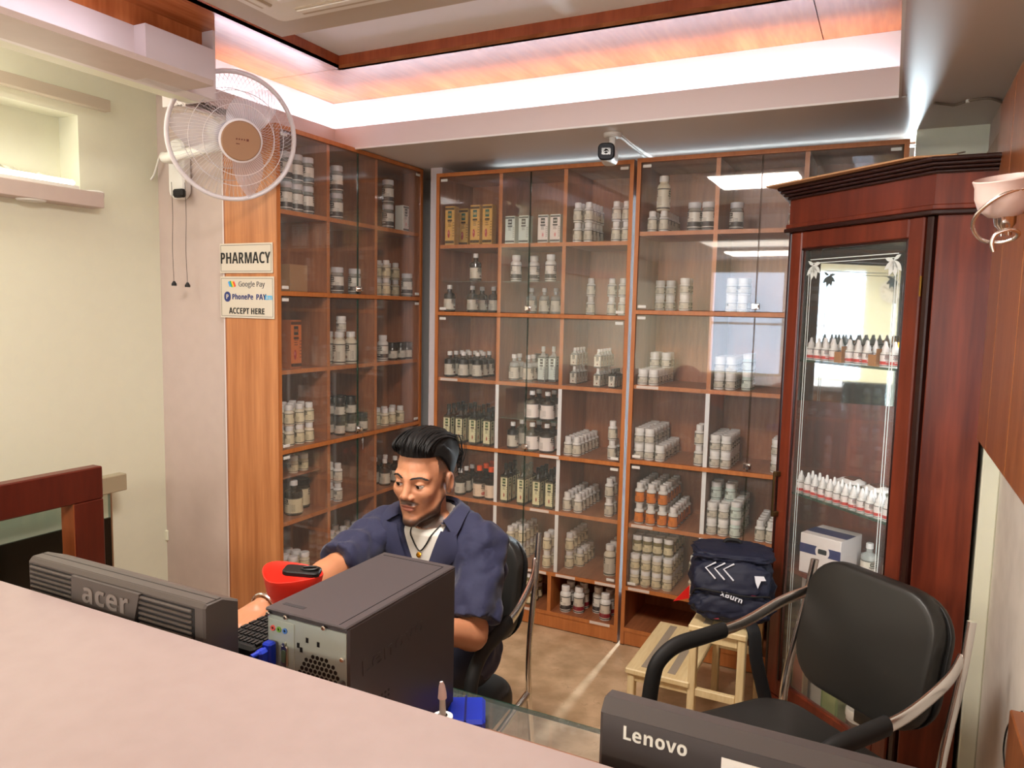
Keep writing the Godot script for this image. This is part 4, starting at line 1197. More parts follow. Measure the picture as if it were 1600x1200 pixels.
	var face := atan2(n.x, n.z)
	for k in 12:
		if k != 4 and k != 8:
			put("dropper_vial", at.call(0.085 + k * 0.0365, 0.055, 1.380), face + rng.randf_range(-0.5, 0.5), "white dropper vial in the front row on the upper glass shelf", "vial", "front vials, upper glass shelf")
	for k in 10:
		put("dropper_vial", at.call(0.11 + k * 0.038, 0.093, 1.380), face + rng.randf_range(-0.5, 0.5), "white dropper vial in the second row on the upper glass shelf", "vial", "second row vials, upper glass shelf")
	var brown := plain(Color(0.66, 0.46, 0.28), 0.8)
	for s in [[0.2305, 0.0], [0.3770, 0.0]]:
		var p: Vector3 = at.call(s[0], 0.054, 1.380)
		var bx := thing("small_brown_box", "open brown card box among the vials on the upper glass shelf", "box", p, face, "card boxes among the vials")
		bpart(bx, "card", Vector3(-0.016, 0, -0.016), Vector3(0.016, 0.036, 0.016), brown)
		bpart(bx, "flap", Vector3(0.0155, 0.034, -0.016), Vector3(0.017, 0.056, 0.016), brown)
	for k in 13:
		put("dropper_vial", at.call(0.075 + k * 0.0355, 0.055, 0.893), face + rng.randf_range(-0.5, 0.5), "white dropper vial in the front row on the lower glass shelf", "vial", "front vials, lower glass shelf")
	for k in 12:
		put("dropper_vial", at.call(0.09 + k * 0.0355, 0.093, 0.893), face + rng.randf_range(-0.5, 0.5), "white dropper vial in the second row on the lower glass shelf", "vial", "second row vials, lower glass shelf")
	for k in 2:
		put("gold_cap_bottle", at.call(0.37 + k * 0.06, 0.15, 1.380), face, "small bottle with shiny gold cap behind the vials", "bottle", "gold-capped bottles")
	put("green_jar", at.call(0.37, 0.24, 0.893), face, "pale jar standing behind the vials on the lower glass shelf", "jar", "")
	for k in 3:
		put("clear_neck_bottle", at.call(0.25 + k * 0.07, 0.22 + 0.03 * k, 0.610), face, "clear bottle behind the blue-banded carton in the corner cabinet", "bottle", "clear bottles in the corner cabinet")
	# wrapped packs on the lower vials' shelf
	for k in 2:
		var p: Vector3 = at.call(0.20 + k * 0.115, 0.165, 0.893)
		var sp := thing("wrapped_pack", "brown and white wrapped pack lying behind the lower vials", "pack", p, face + 0.2 - 0.35 * k, "wrapped packs")
		var sb := Mb.new()
		var rws := []
		for j in 7:
			var row := []
			for i in 16:
				var a := TAU * i / 16
				var q := sin(PI * (j + 0.15) / 6.3)
				row.append(Vector3(cos(a) * 0.052 * pow(q, 0.5), 0.060 + 0.014 * sin(a) * q + 0.002 * sin(i * 2.1 + j), -0.045 + j * 0.015))
			rws.append(row)
		sb.sheet(rws, true, Vector3(0, 0.06, 0))
		part(sp, "wrapper", sb.mesh(), plain(Color(0.88, 0.85, 0.83), 0.3))
		bpart(sp, "brown_print", Vector3(-0.02, 0.066, -0.03), Vector3(0.025, 0.0755, 0.02), plain(Color(0.30, 0.15, 0.10), 0.4), 0.004)
		bpart(sp, "tray", Vector3(-0.045, 0, -0.04), Vector3(0.045, 0.052, 0.04), M.glass_green)
	# cartons
	var card := plain(Color(0.86, 0.82, 0.80), 0.6)
	var wc := thing("blue_band_carton", "white carton with a dark blue band and round seal", "box", at.call(0.155, 0.135, 0.610), face + 0.35)
	bpart(wc, "card_body", Vector3(-0.075, 0, -0.08), Vector3(0.075, 0.145, 0.08), card, 0.002)
	bpart(wc, "band", Vector3(-0.0752, 0.075, 0.0795), Vector3(0.0752, 0.108, 0.0808), plain(Color(0.13, 0.15, 0.36), 0.5))
	bpart(wc, "lid_band", Vector3(-0.0752, 0.1448, -0.03), Vector3(0.0752, 0.1458, 0.04), plain(Color(0.13, 0.15, 0.36), 0.5))
	var seal := Mb.new()
	seal.prism(rounded(0.05, 0.05, 0.0249, 8), 0.0808, 0.0818)
	seal.xf = Transform3D(Basis(), Vector3(0.01, 0.092, 0))
	seal = Mb.new()
	seal.xf = Transform3D(Basis(), Vector3(0.01, 0.092, 0))
	seal.prism(rounded(0.052, 0.052, 0.0259, 8), 0.0808, 0.0816)
	var ring := part(wc, "seal", seal.mesh(), card)
	var core := Mb.new()
	core.xf = Transform3D(Basis(), Vector3(0.01, 0.092, 0))
	core.prism(rounded(0.032, 0.018, 0.004, 3), 0.0816, 0.0822)
	part(ring, "seal_mark", core.mesh(), plain(Color(0.08, 0.08, 0.10), 0.5))
	var red := plain(Color(0.75, 0.30, 0.28), 0.6)
	for k in 6:
		bpart(wc, "print_line", Vector3(-0.0757, 0.115 - k * 0.012, -0.06), Vector3(-0.0749, 0.120 - k * 0.012, 0.045 - (k % 3) * 0.02), red)
	var wc2 := thing("plain_white_carton", "plain white carton under the shelf with the blue-banded carton", "box", at.call(0.14, 0.165, 0.115), face)
	bpart(wc2, "card_body", Vector3(-0.07, 0.24, -0.075), Vector3(0.07, 0.46, 0.075), card, 0.002)
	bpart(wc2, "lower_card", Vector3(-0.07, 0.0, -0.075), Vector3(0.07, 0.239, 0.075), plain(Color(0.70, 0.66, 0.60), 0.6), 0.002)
	var gc := thing("green_carton_tall", "tall green printed carton at the bottom of the corner cabinet", "box", at.call(0.285, 0.075, 0.115), face)
	bpart(gc, "card_body", Vector3(-0.04, 0, -0.03), Vector3(0.04, 0.25, 0.03), plain(Color(0.36, 0.46, 0.22), 0.5), 0.002)
	bpart(gc, "printed_front", Vector3(-0.03, 0.02, 0.0295), Vector3(0.03, 0.18, 0.0308), plain(Color(0.50, 0.55, 0.30), 0.5))
	var pc := thing("picture_carton", "narrow brown picture carton beside the tall green one", "box", at.call(0.13, 0.055, 0.115), face)
	bpart(pc, "card_body", Vector3(-0.03, 0, -0.012), Vector3(0.03, 0.23, 0.012), plain(Color(0.60, 0.48, 0.34), 0.5), 0.002)
	bpart(pc, "printed_front", Vector3(-0.024, 0.05, 0.0118), Vector3(0.024, 0.20, 0.0126), plain(Color(0.55, 0.25, 0.15), 0.5))
	var tub_w := plain(Color(0.86, 0.83, 0.78), 0.4)
	var tub_l := plain(Color(0.36, 0.20, 0.13), 0.5)
	for e in [[0.385, 0.088, 0.0], [0.485, 0.098, 0.0], [0.478, 0.098, 0.1005]]:
		var tb := thing("white_tub", ["round white tub standing beside the tall green carton", "round white tub supporting another tub", "round white tub with brown label on top of another tub"][int(e[2] * 10) + (1 if e[0] > 0.44 else 0) if e[2] == 0.0 else 2], "tub", at.call(e[0], e[1], 0.115 + e[2]), face, "tubs in the corner cabinet")
		part(tb, "body", lathe_mesh([Vector2(0, 0), Vector2(0.043, 0), Vector2(0.046, 0.004), Vector2(0.046, 0.072), Vector2(0.040, 0.074)], 24), tub_w)
		part(tb, "lid", lathe_mesh([Vector2(0.03, 0.074), Vector2(0.0485, 0.074), Vector2(0.0485, 0.094), Vector2(0.045, 0.0995), Vector2(0, 0.0995)], 24), tub_w)
		part(tb, "paper_label", band_mesh(0.0464, 0.02, 0.062, 24), tub_l)

# ------------------------------------------------------------------ counter, desk and what stands on them
func build_counter() -> void:
	var o := thing("reception_counter", "long reception counter with a pale pinkish laminate top", "counter")
	bpart(o, "top", Vector3(-0.45, 1.015, 2.495), Vector3(2.44, 1.05, 3.05), M.counter, 0.004)
	bpart(o, "front_panel", Vector3(-0.45, 0.0, 2.93), Vector3(2.44, 1.015, 2.96), M.panel_wood)
	bpart(o, "inner_panel", Vector3(-0.45, 0.0, 2.51), Vector3(2.44, 1.015, 2.525), M.panel_wood)
	bpart(o, "end_panel", Vector3(-0.45, 0.0, 2.525), Vector3(-0.42, 1.015, 2.93), M.panel_wood)
	bpart(o, "end_panel", Vector3(2.41, 0.0, 2.525), Vector3(2.44, 1.015, 2.93), M.panel_wood)
	# the lower desk
	var dk := thing("work_desk", "brown work desk behind the counter with a clear glass top", "desk")
	bpart(dk, "desk_top", Vector3(0.45, 0.725, 2.045), Vector3(2.40, 0.752, 2.505), M.panel_wood, 0.002)
	bpart(dk, "glass_top", Vector3(0.45, 0.753, 1.966), Vector3(2.05, 0.762, 2.50), M.glass, 0.001)
	bpart(dk, "glass_rim", Vector3(0.45, 0.753, 1.9645), Vector3(2.05, 0.762, 1.966), M.glass_edge)
	for x in [0.45, 1.25, 2.37]:
		bpart(dk, "leg_panel", Vector3(x, 0.0, 2.06), Vector3(x + 0.03, 0.725, 2.50), M.panel_wood)
	monitors()
	tower()
	# red jug with the black holder on top
	var jp := on_z(459, 905, 2.10)
	var jug := thing("red_jug", "bright red plastic jug with a pouring lip behind the computer tower", "jug", Vector3(jp.x, 0.7625, jp.z), 0.35)
	var jm := plain(Color(0.93, 0.20, 0.14), 0.4)
	var top := jp.y - 0.7625 + 0.012
	var jb := Mb.new()
	var prof := [[0.030, 0.0], [0.034, 0.004], [0.040, top * 0.5], [0.043, top - 0.055], [0.047, top - 0.045], [0.052, top - 0.035], [0.055, top - 0.010], [0.057, top], [0.055, top + 0.001], [0.052, top - 0.010], [0.049, top - 0.034], [0.042, top - 0.055], [0.036, 0.01], [0.0, 0.008]]
	var rr := []
	for k in prof.size():
		var row := []
		for i in 40:
			var a := TAU * i / 40
			var r: float = prof[k][0]
			var lift: float = smoothstep(top - 0.06, top, prof[k][1])
			var spout := pow(maxf(0.0, cos(a - 3.5)), 5.0) * lift
			var ear := pow(maxf(0.0, cos(a - 0.2)), 4.0) * lift
			row.append(Vector3(cos(a) * (r + spout * 0.014 + ear * 0.004), prof[k][1] + spout * 0.008 + 0.003 * lift * sin(a * 2.0), sin(a) * (r + spout * 0.008)))
		rr.append(row)
	jb.sheet(rr, true)
	part(jug, "body", jb.mesh(), jm)
	var hold := thing("black_holder", "small black holder with an oval hole resting on the red jug", "holder", Vector3(jp.x + 0.022, 0.7625 + top + 0.004, jp.z), 0.5)
	var hb := Mb.new()
	hb.xf = Transform3D(Basis(Vector3.RIGHT, -PI / 2) * Basis(Vector3.UP, 0.08), Vector3.ZERO)
	hb.prism(rounded(0.074, 0.045, 0.012, 5), 0.0, 0.010, 0.002)
	part(hold, "plate", hb.mesh(), M.plastic_black)
	var hr := Mb.new()
	var loop := []
	for i in 24:
		var a := TAU * i / 24
		loop.append(Vector3(0.016 + cos(a) * 0.016, 0.011, sin(a) * 0.010))
	hr.tube(loop, 0.0025, 6, true)
	part(hold, "oval_rim", hr.mesh(), M.plastic_black)
	# pump bottle of glue, tip above the counter edge
	var gp := on_z(682, 1075, 2.26)
	var gl := thing("nozzle_bottle", "translucent white bottle with a pointed nozzle beside the computer tower", "bottle", Vector3(gp.x + 0.012, 0.7625, gp.z))
	part(gl, "body", lathe_mesh([Vector2(0, 0), Vector2(0.024, 0), Vector2(0.026, 0.004), Vector2(0.026, 0.10), Vector2(0.018, 0.112), Vector2(0.014, 0.116)], 20), plain(Color(0.80, 0.79, 0.76), 0.35))
	part(gl, "collar", lathe_mesh([Vector2(0.010, 0.112), Vector2(0.0165, 0.114), Vector2(0.0165, 0.128), Vector2(0.008, 0.130)], 20), M.plastic_white)
	var nt := Mb.new()
	nt.tube([Vector3(0, 0.128, 0), Vector3(0.0, 0.140, 0), Vector3(-0.001, 0.160, 0)], [0.0055, 0.0052, 0.0045], 12)
	part(gl, "nozzle", nt.mesh(), plain(Color(0.78, 0.77, 0.75), 0.3))
	var nc := Mb.new()
	nc.tube([Vector3(-0.001, 0.158, 0), Vector3(-0.001, 0.166, 0), Vector3(-0.002, 0.178, 0), Vector3(-0.003, 0.1845, 0)], [0.0072, 0.0066, 0.0050, 0.0026], 12)
	part(gl, "nozzle_cap", nc.mesh(), plain(Color(0.90, 0.82, 0.82), 0.4))
	# blue packet on the glass
	var bp := thing("blue_packet", "small bright blue packet on the glass desk top beside the tower", "packet", Vector3(1.555, 0.7625, 2.075), 0.5)
	bpart(bp, "wrapper", Vector3(-0.035, 0, -0.045), Vector3(0.035, 0.035, 0.045), plain(Color(0.06, 0.17, 0.62), 0.35), 0.006)
	bpart(bp, "seam", Vector3(-0.004, 0.0345, -0.045), Vector3(0.0, 0.0358, 0.045), plain(Color(0.04, 0.08, 0.35), 0.4))
	# dark speaker between monitor and tower
	var sp := on_z(390, 1000, 2.33)
	var sk := thing("desk_speaker", "black box speaker with a mesh top between the monitor and the tower", "speaker", Vector3(sp.x - 0.004, 0.7625, 2.31))
	bpart(sk, "cabinet_box", Vector3(-0.045, 0, -0.08), Vector3(0.040, sp.y - 0.7625 + 0.005, 0.05), M.plastic_black, 0.005)
	for k in 9:
		for j in 6:
			bpart(sk, "mesh_stud", Vector3(-0.038 + k * 0.009, sp.y - 0.758 + 0.0008, -0.07 + j * 0.019), Vector3(-0.033 + k * 0.009, sp.y - 0.758 + 0.003, -0.057 + j * 0.019), plain_dark())
	var kb := thing("keyboard", "black computer keyboard on the desk below the dark grey monitor", "keyboard", Vector3(0.99, 0.7625, 2.18))
	bpart(kb, "case", Vector3(-0.20, 0, -0.065), Vector3(0.075, 0.018, 0.065), M.plastic_black, 0.004)
	for r in 5:
		for k in 10:
			bpart(kb, "key", Vector3(-0.193 + k * 0.0253, 0.018, -0.058 + r * 0.0235), Vector3(-0.171 + k * 0.0253, 0.024, -0.038 + r * 0.0235), plain_dark(), 0.002)

var dark_once: StandardMaterial3D
func plain_dark() -> StandardMaterial3D:
	if dark_once == null:
		dark_once = plain(Color(0.11, 0.10, 0.10), 0.5)
	return dark_once

func monitors() -> void:
	var shell := plain(Color(0.27, 0.245, 0.23), 0.4)
	var a := thing("grey_monitor", "dark grey computer monitor with louvred back standing behind the counter", "monitor", Vector3(1.122, 0.7625, 2.44))
	var top := 0.3305
	var zb := 0.037
	# section across the monitor (z, y), extruded along x
	var prof := PackedVector2Array([Vector2(-0.030, 0.08), Vector2(zb - 0.012, 0.08), Vector2(zb, top - 0.09), Vector2(zb, top - 0.006), Vector2(zb - 0.005, top), Vector2(0.002, top), Vector2(-0.030, top - 0.014)])
	var b := Mb.new()
	b.xf = Transform3D(Basis(Vector3(0, 0, 1), Vector3(0, 1, 0), Vector3(-1, 0, 0)), Vector3.ZERO)
	b.prism(prof, -0.214, 0.214, 0.003)
	part(a, "housing", b.mesh(), shell)
	bpart(a, "top_cover", Vector3(-0.212, top - 0.004, 0.003), Vector3(0.212, top + 0.0012, zb - 0.006), shell, 0.001)
	bpart(a, "seam", Vector3(-0.2125, top + 0.0012, 0.013), Vector3(0.2125, top + 0.0016, 0.0142), M.plastic_black)
	for side in 2:
		for k in 8:
			var x0: float = -0.206 if side == 0 else 0.072
			var x1: float = -0.092 if side == 0 else 0.190
			bpart(a, "louvre", Vector3(x0, top - 0.0165 - k * 0.0085, zb - 0.002), Vector3(x1, top - 0.0115 - k * 0.0085, zb + 0.004), shell, 0.0018)
	bpart(a, "louvre_recess", Vector3(-0.209, top - 0.085, zb - 0.001), Vector3(0.194, top - 0.009, zb + 0.0006), M.plastic_black)
	var plate := Mb.new()
	plate.prism(PackedVector2Array([Vector2(-0.092, top - 0.085), Vector2(0.056, top - 0.085), Vector2(0.078, top - 0.008), Vector2(-0.088, top - 0.008)]), zb, zb + 0.0052)
	part(a, "badge_plate", plate.mesh(), shell)
	text(a, "lettering", "acer", 0.046, 0.002, plain(Color(0.42, 0.39, 0.37), 0.35), Transform3D(Basis(), Vector3(-0.003, top - 0.030, zb + 0.006)), true, 1.2)
	bpart(a, "screen", Vector3(-0.20, 0.10, -0.0312), Vector3(0.20, top - 0.02, -0.0295), M.lens_black)
	bpart(a, "stand_neck", Vector3(-0.03, 0.008, -0.012), Vector3(0.03, 0.10, 0.012), M.plastic_black, 0.003)
	bpart(a, "stand_base", Vector3(-0.10, 0.0, -0.08), Vector3(0.10, 0.010, 0.05), M.plastic_black, 0.003)
	# the other monitor
	var l := thing("dark_monitor", "dark computer monitor with a silver name and white sticker on its back", "monitor", Vector3(2.17, 0.7525, 2.44))
	var ltop := 0.3445
	var body := plain(Color(0.24, 0.22, 0.215), 0.34)
	var pr := PackedVector2Array([Vector2(-0.014, 0.09), Vector2(0.016, 0.09), Vector2(0.016, ltop - 0.014), Vector2(0.002, ltop), Vector2(-0.014, ltop)])
	b = Mb.new()
	b.xf = Transform3D(Basis(Vector3(0, 0, 1), Vector3(0, 1, 0), Vector3(-1, 0, 0)), Vector3.ZERO)
	b.prism(pr, -0.224, 0.224, 0.004)
	part(l, "housing", b.mesh(), body)
	var bev := Mb.new()
	bev.xf = Transform3D(Basis(Vector3.RIGHT, PI / 4), Vector3(0, ltop - 0.0068, 0.0092))
	bev.box(Vector3.ZERO, Vector3(0.444, 0.0012, 0.0190), 0.0)
	part(l, "top_bevel", bev.mesh(), body)
	text(l, "lettering", "Lenovo", 0.0215, 0.0015, plain(Color(0.80, 0.79, 0.75), 0.35), Transform3D(Basis(), Vector3(-0.1595, ltop - 0.0300, 0.0165)), true, 1.0)
	bpart(l, "sticker", Vector3(-0.087, ltop - 0.060, 0.016), Vector3(-0.040, ltop - 0.027, 0.0166), plain(Color(0.85, 0.83, 0.80), 0.5), 0.0)
	bpart(l, "screen", Vector3(-0.215, 0.10, -0.0152), Vector3(0.215, ltop - 0.01, -0.0135), M.lens_black)
	bpart(l, "stand_neck", Vector3(-0.03, 0.008, -0.012), Vector3(0.03, 0.10, 0.010), M.plastic_black, 0.003)
	bpart(l, "stand_base", Vector3(-0.10, 0.0, -0.09), Vector3(0.10, 0.010, 0.05), M.plastic_black, 0.003)

func tower() -> void:
	var lo := Vector3(1.357, 0.7625, 2.063)
	var hi := Vector3(1.520, 1.060, 2.378)
	var o := thing("computer_tower", "dark grey computer tower case with its silver rear ports towards the counter", "computer", Vector3((lo.x + hi.x) / 2, lo.y, (lo.z + hi.z) / 2))
	var w := hi.x - lo.x
	var h := hi.y - lo.y
	var d := hi.z - lo.z
	var dark := plain(Color(0.25, 0.23, 0.235), 0.32)
	bpart(o, "case", Vector3(-w / 2, 0.004, -d / 2), Vector3(w / 2, h - 0.003, d / 2 - 0.006), dark, 0.003)
	bpart(o, "top_cover", Vector3(-w / 2 + 0.0005, h - 0.006, -d / 2 + 0.0005), Vector3(w / 2 - 0.0005, h, d / 2), dark, 0.002)
	for e in [[Vector3(0.064, h, -0.14), Vector3(0.0652, h + 0.0006, d / 2 - 0.004)], [Vector3(-0.070, h, -0.141), Vector3(0.0652, h + 0.0006, -0.14)]]:
		bpart(o, "groove", e[0], e[1], M.plastic_black)
	bpart(o, "rating_label", Vector3(-0.065, h, d / 2 - 0.030), Vector3(-0.022, h + 0.0005, d / 2 - 0.022), plain(Color(0.14, 0.13, 0.14), 0.5))
	for k in 4:
		bpart(o, "foot", Vector3(-0.06 + 0.10 * (k % 2), 0.0, -0.12 + 0.22 * (k / 2)), Vector3(-0.04 + 0.10 * (k % 2), 0.004, -0.10 + 0.22 * (k / 2)), M.rubber)
	var zr := d / 2 - 0.006
	var plate := plain(Color(0.66, 0.69, 0.66), 0.38, 0.35)
	var rear := bpart(o, "rear_plate", Vector3(-w / 2 + 0.003, 0.01, zr), Vector3(w / 2 - 0.004, h - 0.012, zr + 0.002), plate)
	bpart(rear, "port_shield", Vector3(-w / 2 + 0.006, 0.10, zr + 0.002), Vector3(-w / 2 + 0.058, h - 0.018, zr + 0.0032), plain(Color(0.70, 0.74, 0.70), 0.35, 0.35), 0.0008)
	var jack_c := [Color(0.85, 0.35, 0.32), Color(0.45, 0.62, 0.25), Color(0.30, 0.48, 0.75)]
	for k in 3:
		var j := Mb.new()
		j.xf = Transform3D(Basis(Vector3.RIGHT, PI / 2), Vector3(-w / 2 + 0.015 + k * 0.0125, h - 0.032, zr + 0.003))
		j.lathe([Vector2(0.0022, 0.0), Vector2(0.0045, 0.0), Vector2(0.0045, 0.002), Vector2(0.0022, 0.002), Vector2(0.0022, 0.0)], 14)
		part(rear, "audio_jack", j.mesh(), plain(jack_c[k], 0.4))
		var jh := Mb.new()
		jh.xf = Transform3D(Basis(Vector3.RIGHT, PI / 2), Vector3(-w / 2 + 0.015 + k * 0.0125, h - 0.032, zr + 0.0032))
		jh.lathe([Vector2(0.0022, 0.0005), Vector2(0, 0.0005)], 12)
		part(rear, "jack_hole", jh.mesh(), M.plastic_black)
	# serial port and the blue video plug
	var vg := Mb.new()
	vg.xf = Transform3D(Basis(), Vector3(-w / 2 + 0.040, h - 0.072, zr + 0.003))
	vg.prism(rounded(0.013, 0.034, 0.004, 3), 0.0, 0.004, 0.001)
	part(rear, "serial_port", vg.mesh(), M.steel)
	var vf := Mb.new()
	vf.xf = vg.xf
	vf.prism(rounded(0.008, 0.020, 0.003, 3), 0.004, 0.0055)
	part(rear, "port_insert", vf.mesh(), plain(Color(0.30, 0.36, 0.28), 0.5))
	for s in [-1, 1]:
		var sc := Mb.new()
		sc.xf = Transform3D(Basis(Vector3.RIGHT, PI / 2), Vector3(-w / 2 + 0.040, h - 0.072 + s * 0.0195, zr + 0.003))
		sc.lathe([Vector2(0, 0), Vector2(0.003, 0.0), Vector2(0.003, 0.005), Vector2(0, 0.005)], 6)
		part(rear, "port_nut", sc.mesh(), M.steel)
	for e in [[-w / 2 + 0.006, h - 0.010], [-w / 2 + 0.042, h - 0.009], [w / 2 - 0.045, h - 0.010], [w / 2 - 0.010, h - 0.052], [-w / 2 + 0.006, h - 0.06]]:
		var sc := Mb.new()
		sc.xf = Transform3D(Basis(Vector3.RIGHT, PI / 2), Vector3(e[0], e[1], zr + 0.005))
		sc.lathe([Vector2(0.0038, -0.002), Vector2(0.0038, 0.001), Vector2(0.0026, 0.0022), Vector2(0, 0.0022)], 12)
		part(rear, "screw", sc.mesh(), M.chrome)
	# fan grille: hexagonal holes
	var fan := Vector2(w / 2 - 0.055, h - 0.100)
	for r in range(-7, 8):
		for q in range(-7, 8):
			var p := Vector2(q * 0.0088 + (0.0044 if r % 2 != 0 else 0.0), r * 0.0076)
			if p.length() < 0.043 and fan.x + p.x < w / 2 - 0.008:
				var hx := Mb.new()
				hx.xf = Transform3D(Basis(Vector3.RIGHT, PI / 2), Vector3(fan.x + p.x, fan.y + p.y, zr + 0.002))
				hx.lathe([Vector2(0.0036, 0.0), Vector2(0.0036, 0.0006), Vector2(0, 0.0006)], 6)
				part(rear, "vent_hole", hx.mesh(), M.plastic_black)
	for e in [[0.002, h - 0.038], [0.024, h - 0.040], [-0.016, h - 0.050], [-0.010, h - 0.056]]:
		bpart(rear, "slot", Vector3(e[0] - 0.0025, e[1] - 0.004, zr + 0.002), Vector3(e[0] + 0.0025, e[1] + 0.004, zr + 0.0026), M.plastic_black)
	bpart(o, "padlock_loop", Vector3(w / 2 - 0.014, h - 0.13, zr), Vector3(w / 2 - 0.004, h - 0.085, zr + 0.014), dark, 0.003)
	# the side panel: pressed name and a perforated patch
	var side := Transform3D(Basis(Vector3(0, 0, -1), Vector3(0, 1, 0), Vector3(1, 0, 0)), Vector3(w / 2, 0, 0))
	text(o, "pressed_name", "Lenovo", 0.034, 0.0012, dark, side * Transform3D(Basis(Vector3(0, 0, 1), 0.06), Vector3(-0.035, h - 0.075, 0.0003)), true, 1.5)
	for r in 9:
		for k in 7:
			var b := Mb.new()
			b.xf = side * Transform3D(Basis(Vector3.RIGHT, PI / 2), Vector3(-0.105 + k * 0.009, 0.085 + r * 0.0085, 0.0))
			b.lathe([Vector2(0.0024, 0.0), Vector2(0.0024, 0.0004), Vector2(0, 0.0004)], 6)
			part(o, "vent_hole", b.mesh(), M.plastic_black)
	# blue plug and its cable
	var blue := plain(Color(0.05, 0.16, 0.60), 0.4)
	var c := thing("video_cable", "bright blue video cable plugged into the back of the tower", "cable", Vector3(lo.x + 0.018, hi.y - 0.072, hi.z + 0.0005))
	bpart(c, "plug", Vector3(-0.010, -0.022, 0.0), Vector3(0.008, 0.022, 0.016), blue, 0.003)
	bpart(c, "plug_body", Vector3(-0.009, -0.020, 0.015), Vector3(0.007, 0.016, 0.034), blue, 0.004)
	for s in [-0.015, 0.012]:
		var t := Mb.new()
		t.tube([Vector3(-0.001, s, 0.012), Vector3(-0.001, s, 0.046)], 0.0042, 10)
		part(c, "thumb_screw", t.mesh(), blue)
	var cb := Mb.new()
	cb.tube(smooth_path([Vector3(-0.001, -0.003, 0.034), Vector3(-0.002, -0.006, 0.048), Vector3(-0.004, -0.03, 0.058), Vector3(-0.006, -0.10, 0.052), Vector3(-0.006, -0.22, 0.035)]), 0.0045, 10)
	part(c, "cord", cb.mesh(), blue)

# ------------------------------------------------------------------ chairs, stool and backpack
func pad(w: float, h: float, thick: float, r: float, puff: float) -> ArrayMesh:
	# an upholstered pad in the xy plane, its plump face towards +z
	var b := Mb.new()
	var rings := []
	var outline := rounded(w, h, r, 7)
	for k in 18:
		var row := []
		for p in outline:
			var s := 1.0
			var z := -thick / 2
			if k == 0:
				s = 0.02
			elif k > 1:
				var q := (k - 2) / 15.0
				if q < 0.3:                 # the rounded edge
					var a := q / 0.3 * PI / 2
					s = 1.0 - 0.06 * (1.0 - cos(a))
					z = lerpf(-thick * 0.2, thick / 2, sin(a))
				else:
					var e := (q - 0.3) / 0.7
					s = lerpf(0.94, 0.004, e)
					z = thick / 2 + puff * sin(e * PI / 2)
			row.append(Vector3(p.x * s, p.y * s, z))
		rings.append(row)
	b.sheet(rings, true, Vector3(0, 0, -thick * 0.1))
	return b.mesh()

func office_chair(label: String, at: Vector3, turn: float, back_y: float, seat_y: float) -> Node3D:
	var o := thing("office_armchair", label, "chair", at, turn)
	part(o, "seat", pad(0.47, 0.46, 0.05, 0.10, 0.02), M.leather, Transform3D(Basis(Vector3.RIGHT, -PI / 2), Vector3(0, seat_y, 0.02)))
	var tilt := Basis(Vector3.RIGHT, -0.20)
	var bk := part(o, "backrest", pad(0.40, 0.35, 0.045, 0.10, 0.020), M.leather, Transform3D(tilt, Vector3(0, back_y, -0.255)))
	part(bk, "rear_shell", pad(0.39, 0.34, 0.03, 0.10, 0.012), M.plastic_black, Transform3D(Basis(Vector3.UP, PI), Vector3(0.012, 0.0, -0.034)))
	for s in [-1.0, 1.0]:
		# front leg, arm and the bar back to the seat's rear
		var arm := Mb.new()
		var path := smooth_path([Vector3(s * 0.262, 0.012, 0.245), Vector3(s * 0.262, 0.30, 0.232), Vector3(s * 0.262, 0.52, 0.222), Vector3(s * 0.262, 0.605, 0.200), Vector3(s * 0.262, 0.640, 0.145), Vector3(s * 0.262, 0.650, 0.06), Vector3(s * 0.262, 0.668, -0.08), Vector3(s * 0.255, 0.715, -0.215), Vector3(s * 0.232, 0.745, -0.295)], 6)
		arm.tube(path, 0.0145, 10, false, Vector2(1.25, 0.55), Vector3.RIGHT)
		part(o, "arm_frame", arm.mesh(), M.chrome)
		var grip := Mb.new()
		grip.tube(smooth_path([Vector3(s * 0.262, 0.505, 0.2235), Vector3(s * 0.262, 0.560, 0.216), Vector3(s * 0.262, 0.607, 0.199), Vector3(s * 0.262, 0.642, 0.145), Vector3(s * 0.262, 0.652, 0.06), Vector3(s * 0.262, 0.660, -0.02)], 6), 0.021, 12, false, Vector2(1.1, 0.8), Vector3.RIGHT)
		part(o, "arm_pad", grip.mesh(), M.rubber)
		var rear := Mb.new()
		rear.tube(smooth_path([Vector3(s * 0.235, 0.835, -0.318), Vector3(s * 0.238, 0.70, -0.292), Vector3(s * 0.242, 0.45, -0.235), Vector3(s * 0.250, 0.20, -0.255), Vector3(s * 0.255, 0.012, -0.285)], 6), 0.0125, 10, false, Vector2(1.1, 0.7), Vector3.RIGHT)
		part(o, "rear_leg", rear.mesh(), M.chrome)
		for z in [0.245, -0.285]:
			part(o, "foot_cap", lathe_mesh([Vector2(0, 0), Vector2(0.018, 0), Vector2(0.019, 0.016), Vector2(0.012, 0.018)], 12), M.rubber, Transform3D(Basis(), Vector3(s * (0.262 if z > 0 else 0.255), 0, z)))
		var bar := Mb.new()
		bar.tube([Vector3(s * 0.258, seat_y - 0.036, 0.228), Vector3(s * 0.243, seat_y - 0.036, -0.238)], 0.011, 8)
		part(o, "seat_rail", bar.mesh(), M.chrome)
	for z in [0.14, -0.14]:
		var cr := Mb.new()
		cr.tube([Vector3(-0.255, seat_y - 0.036, z), Vector3(0.255, seat_y - 0.036, z)], 0.010, 8)
		part(o, "cross_rail", cr.mesh(), M.steel)
	var lev := Mb.new()
	lev.box(Vector3(0, 0.60, -0.275), Vector3(0.06, 0.28, 0.012), 0.003)
	part(o, "back_bracket", lev.mesh(), M.steel)
	return o

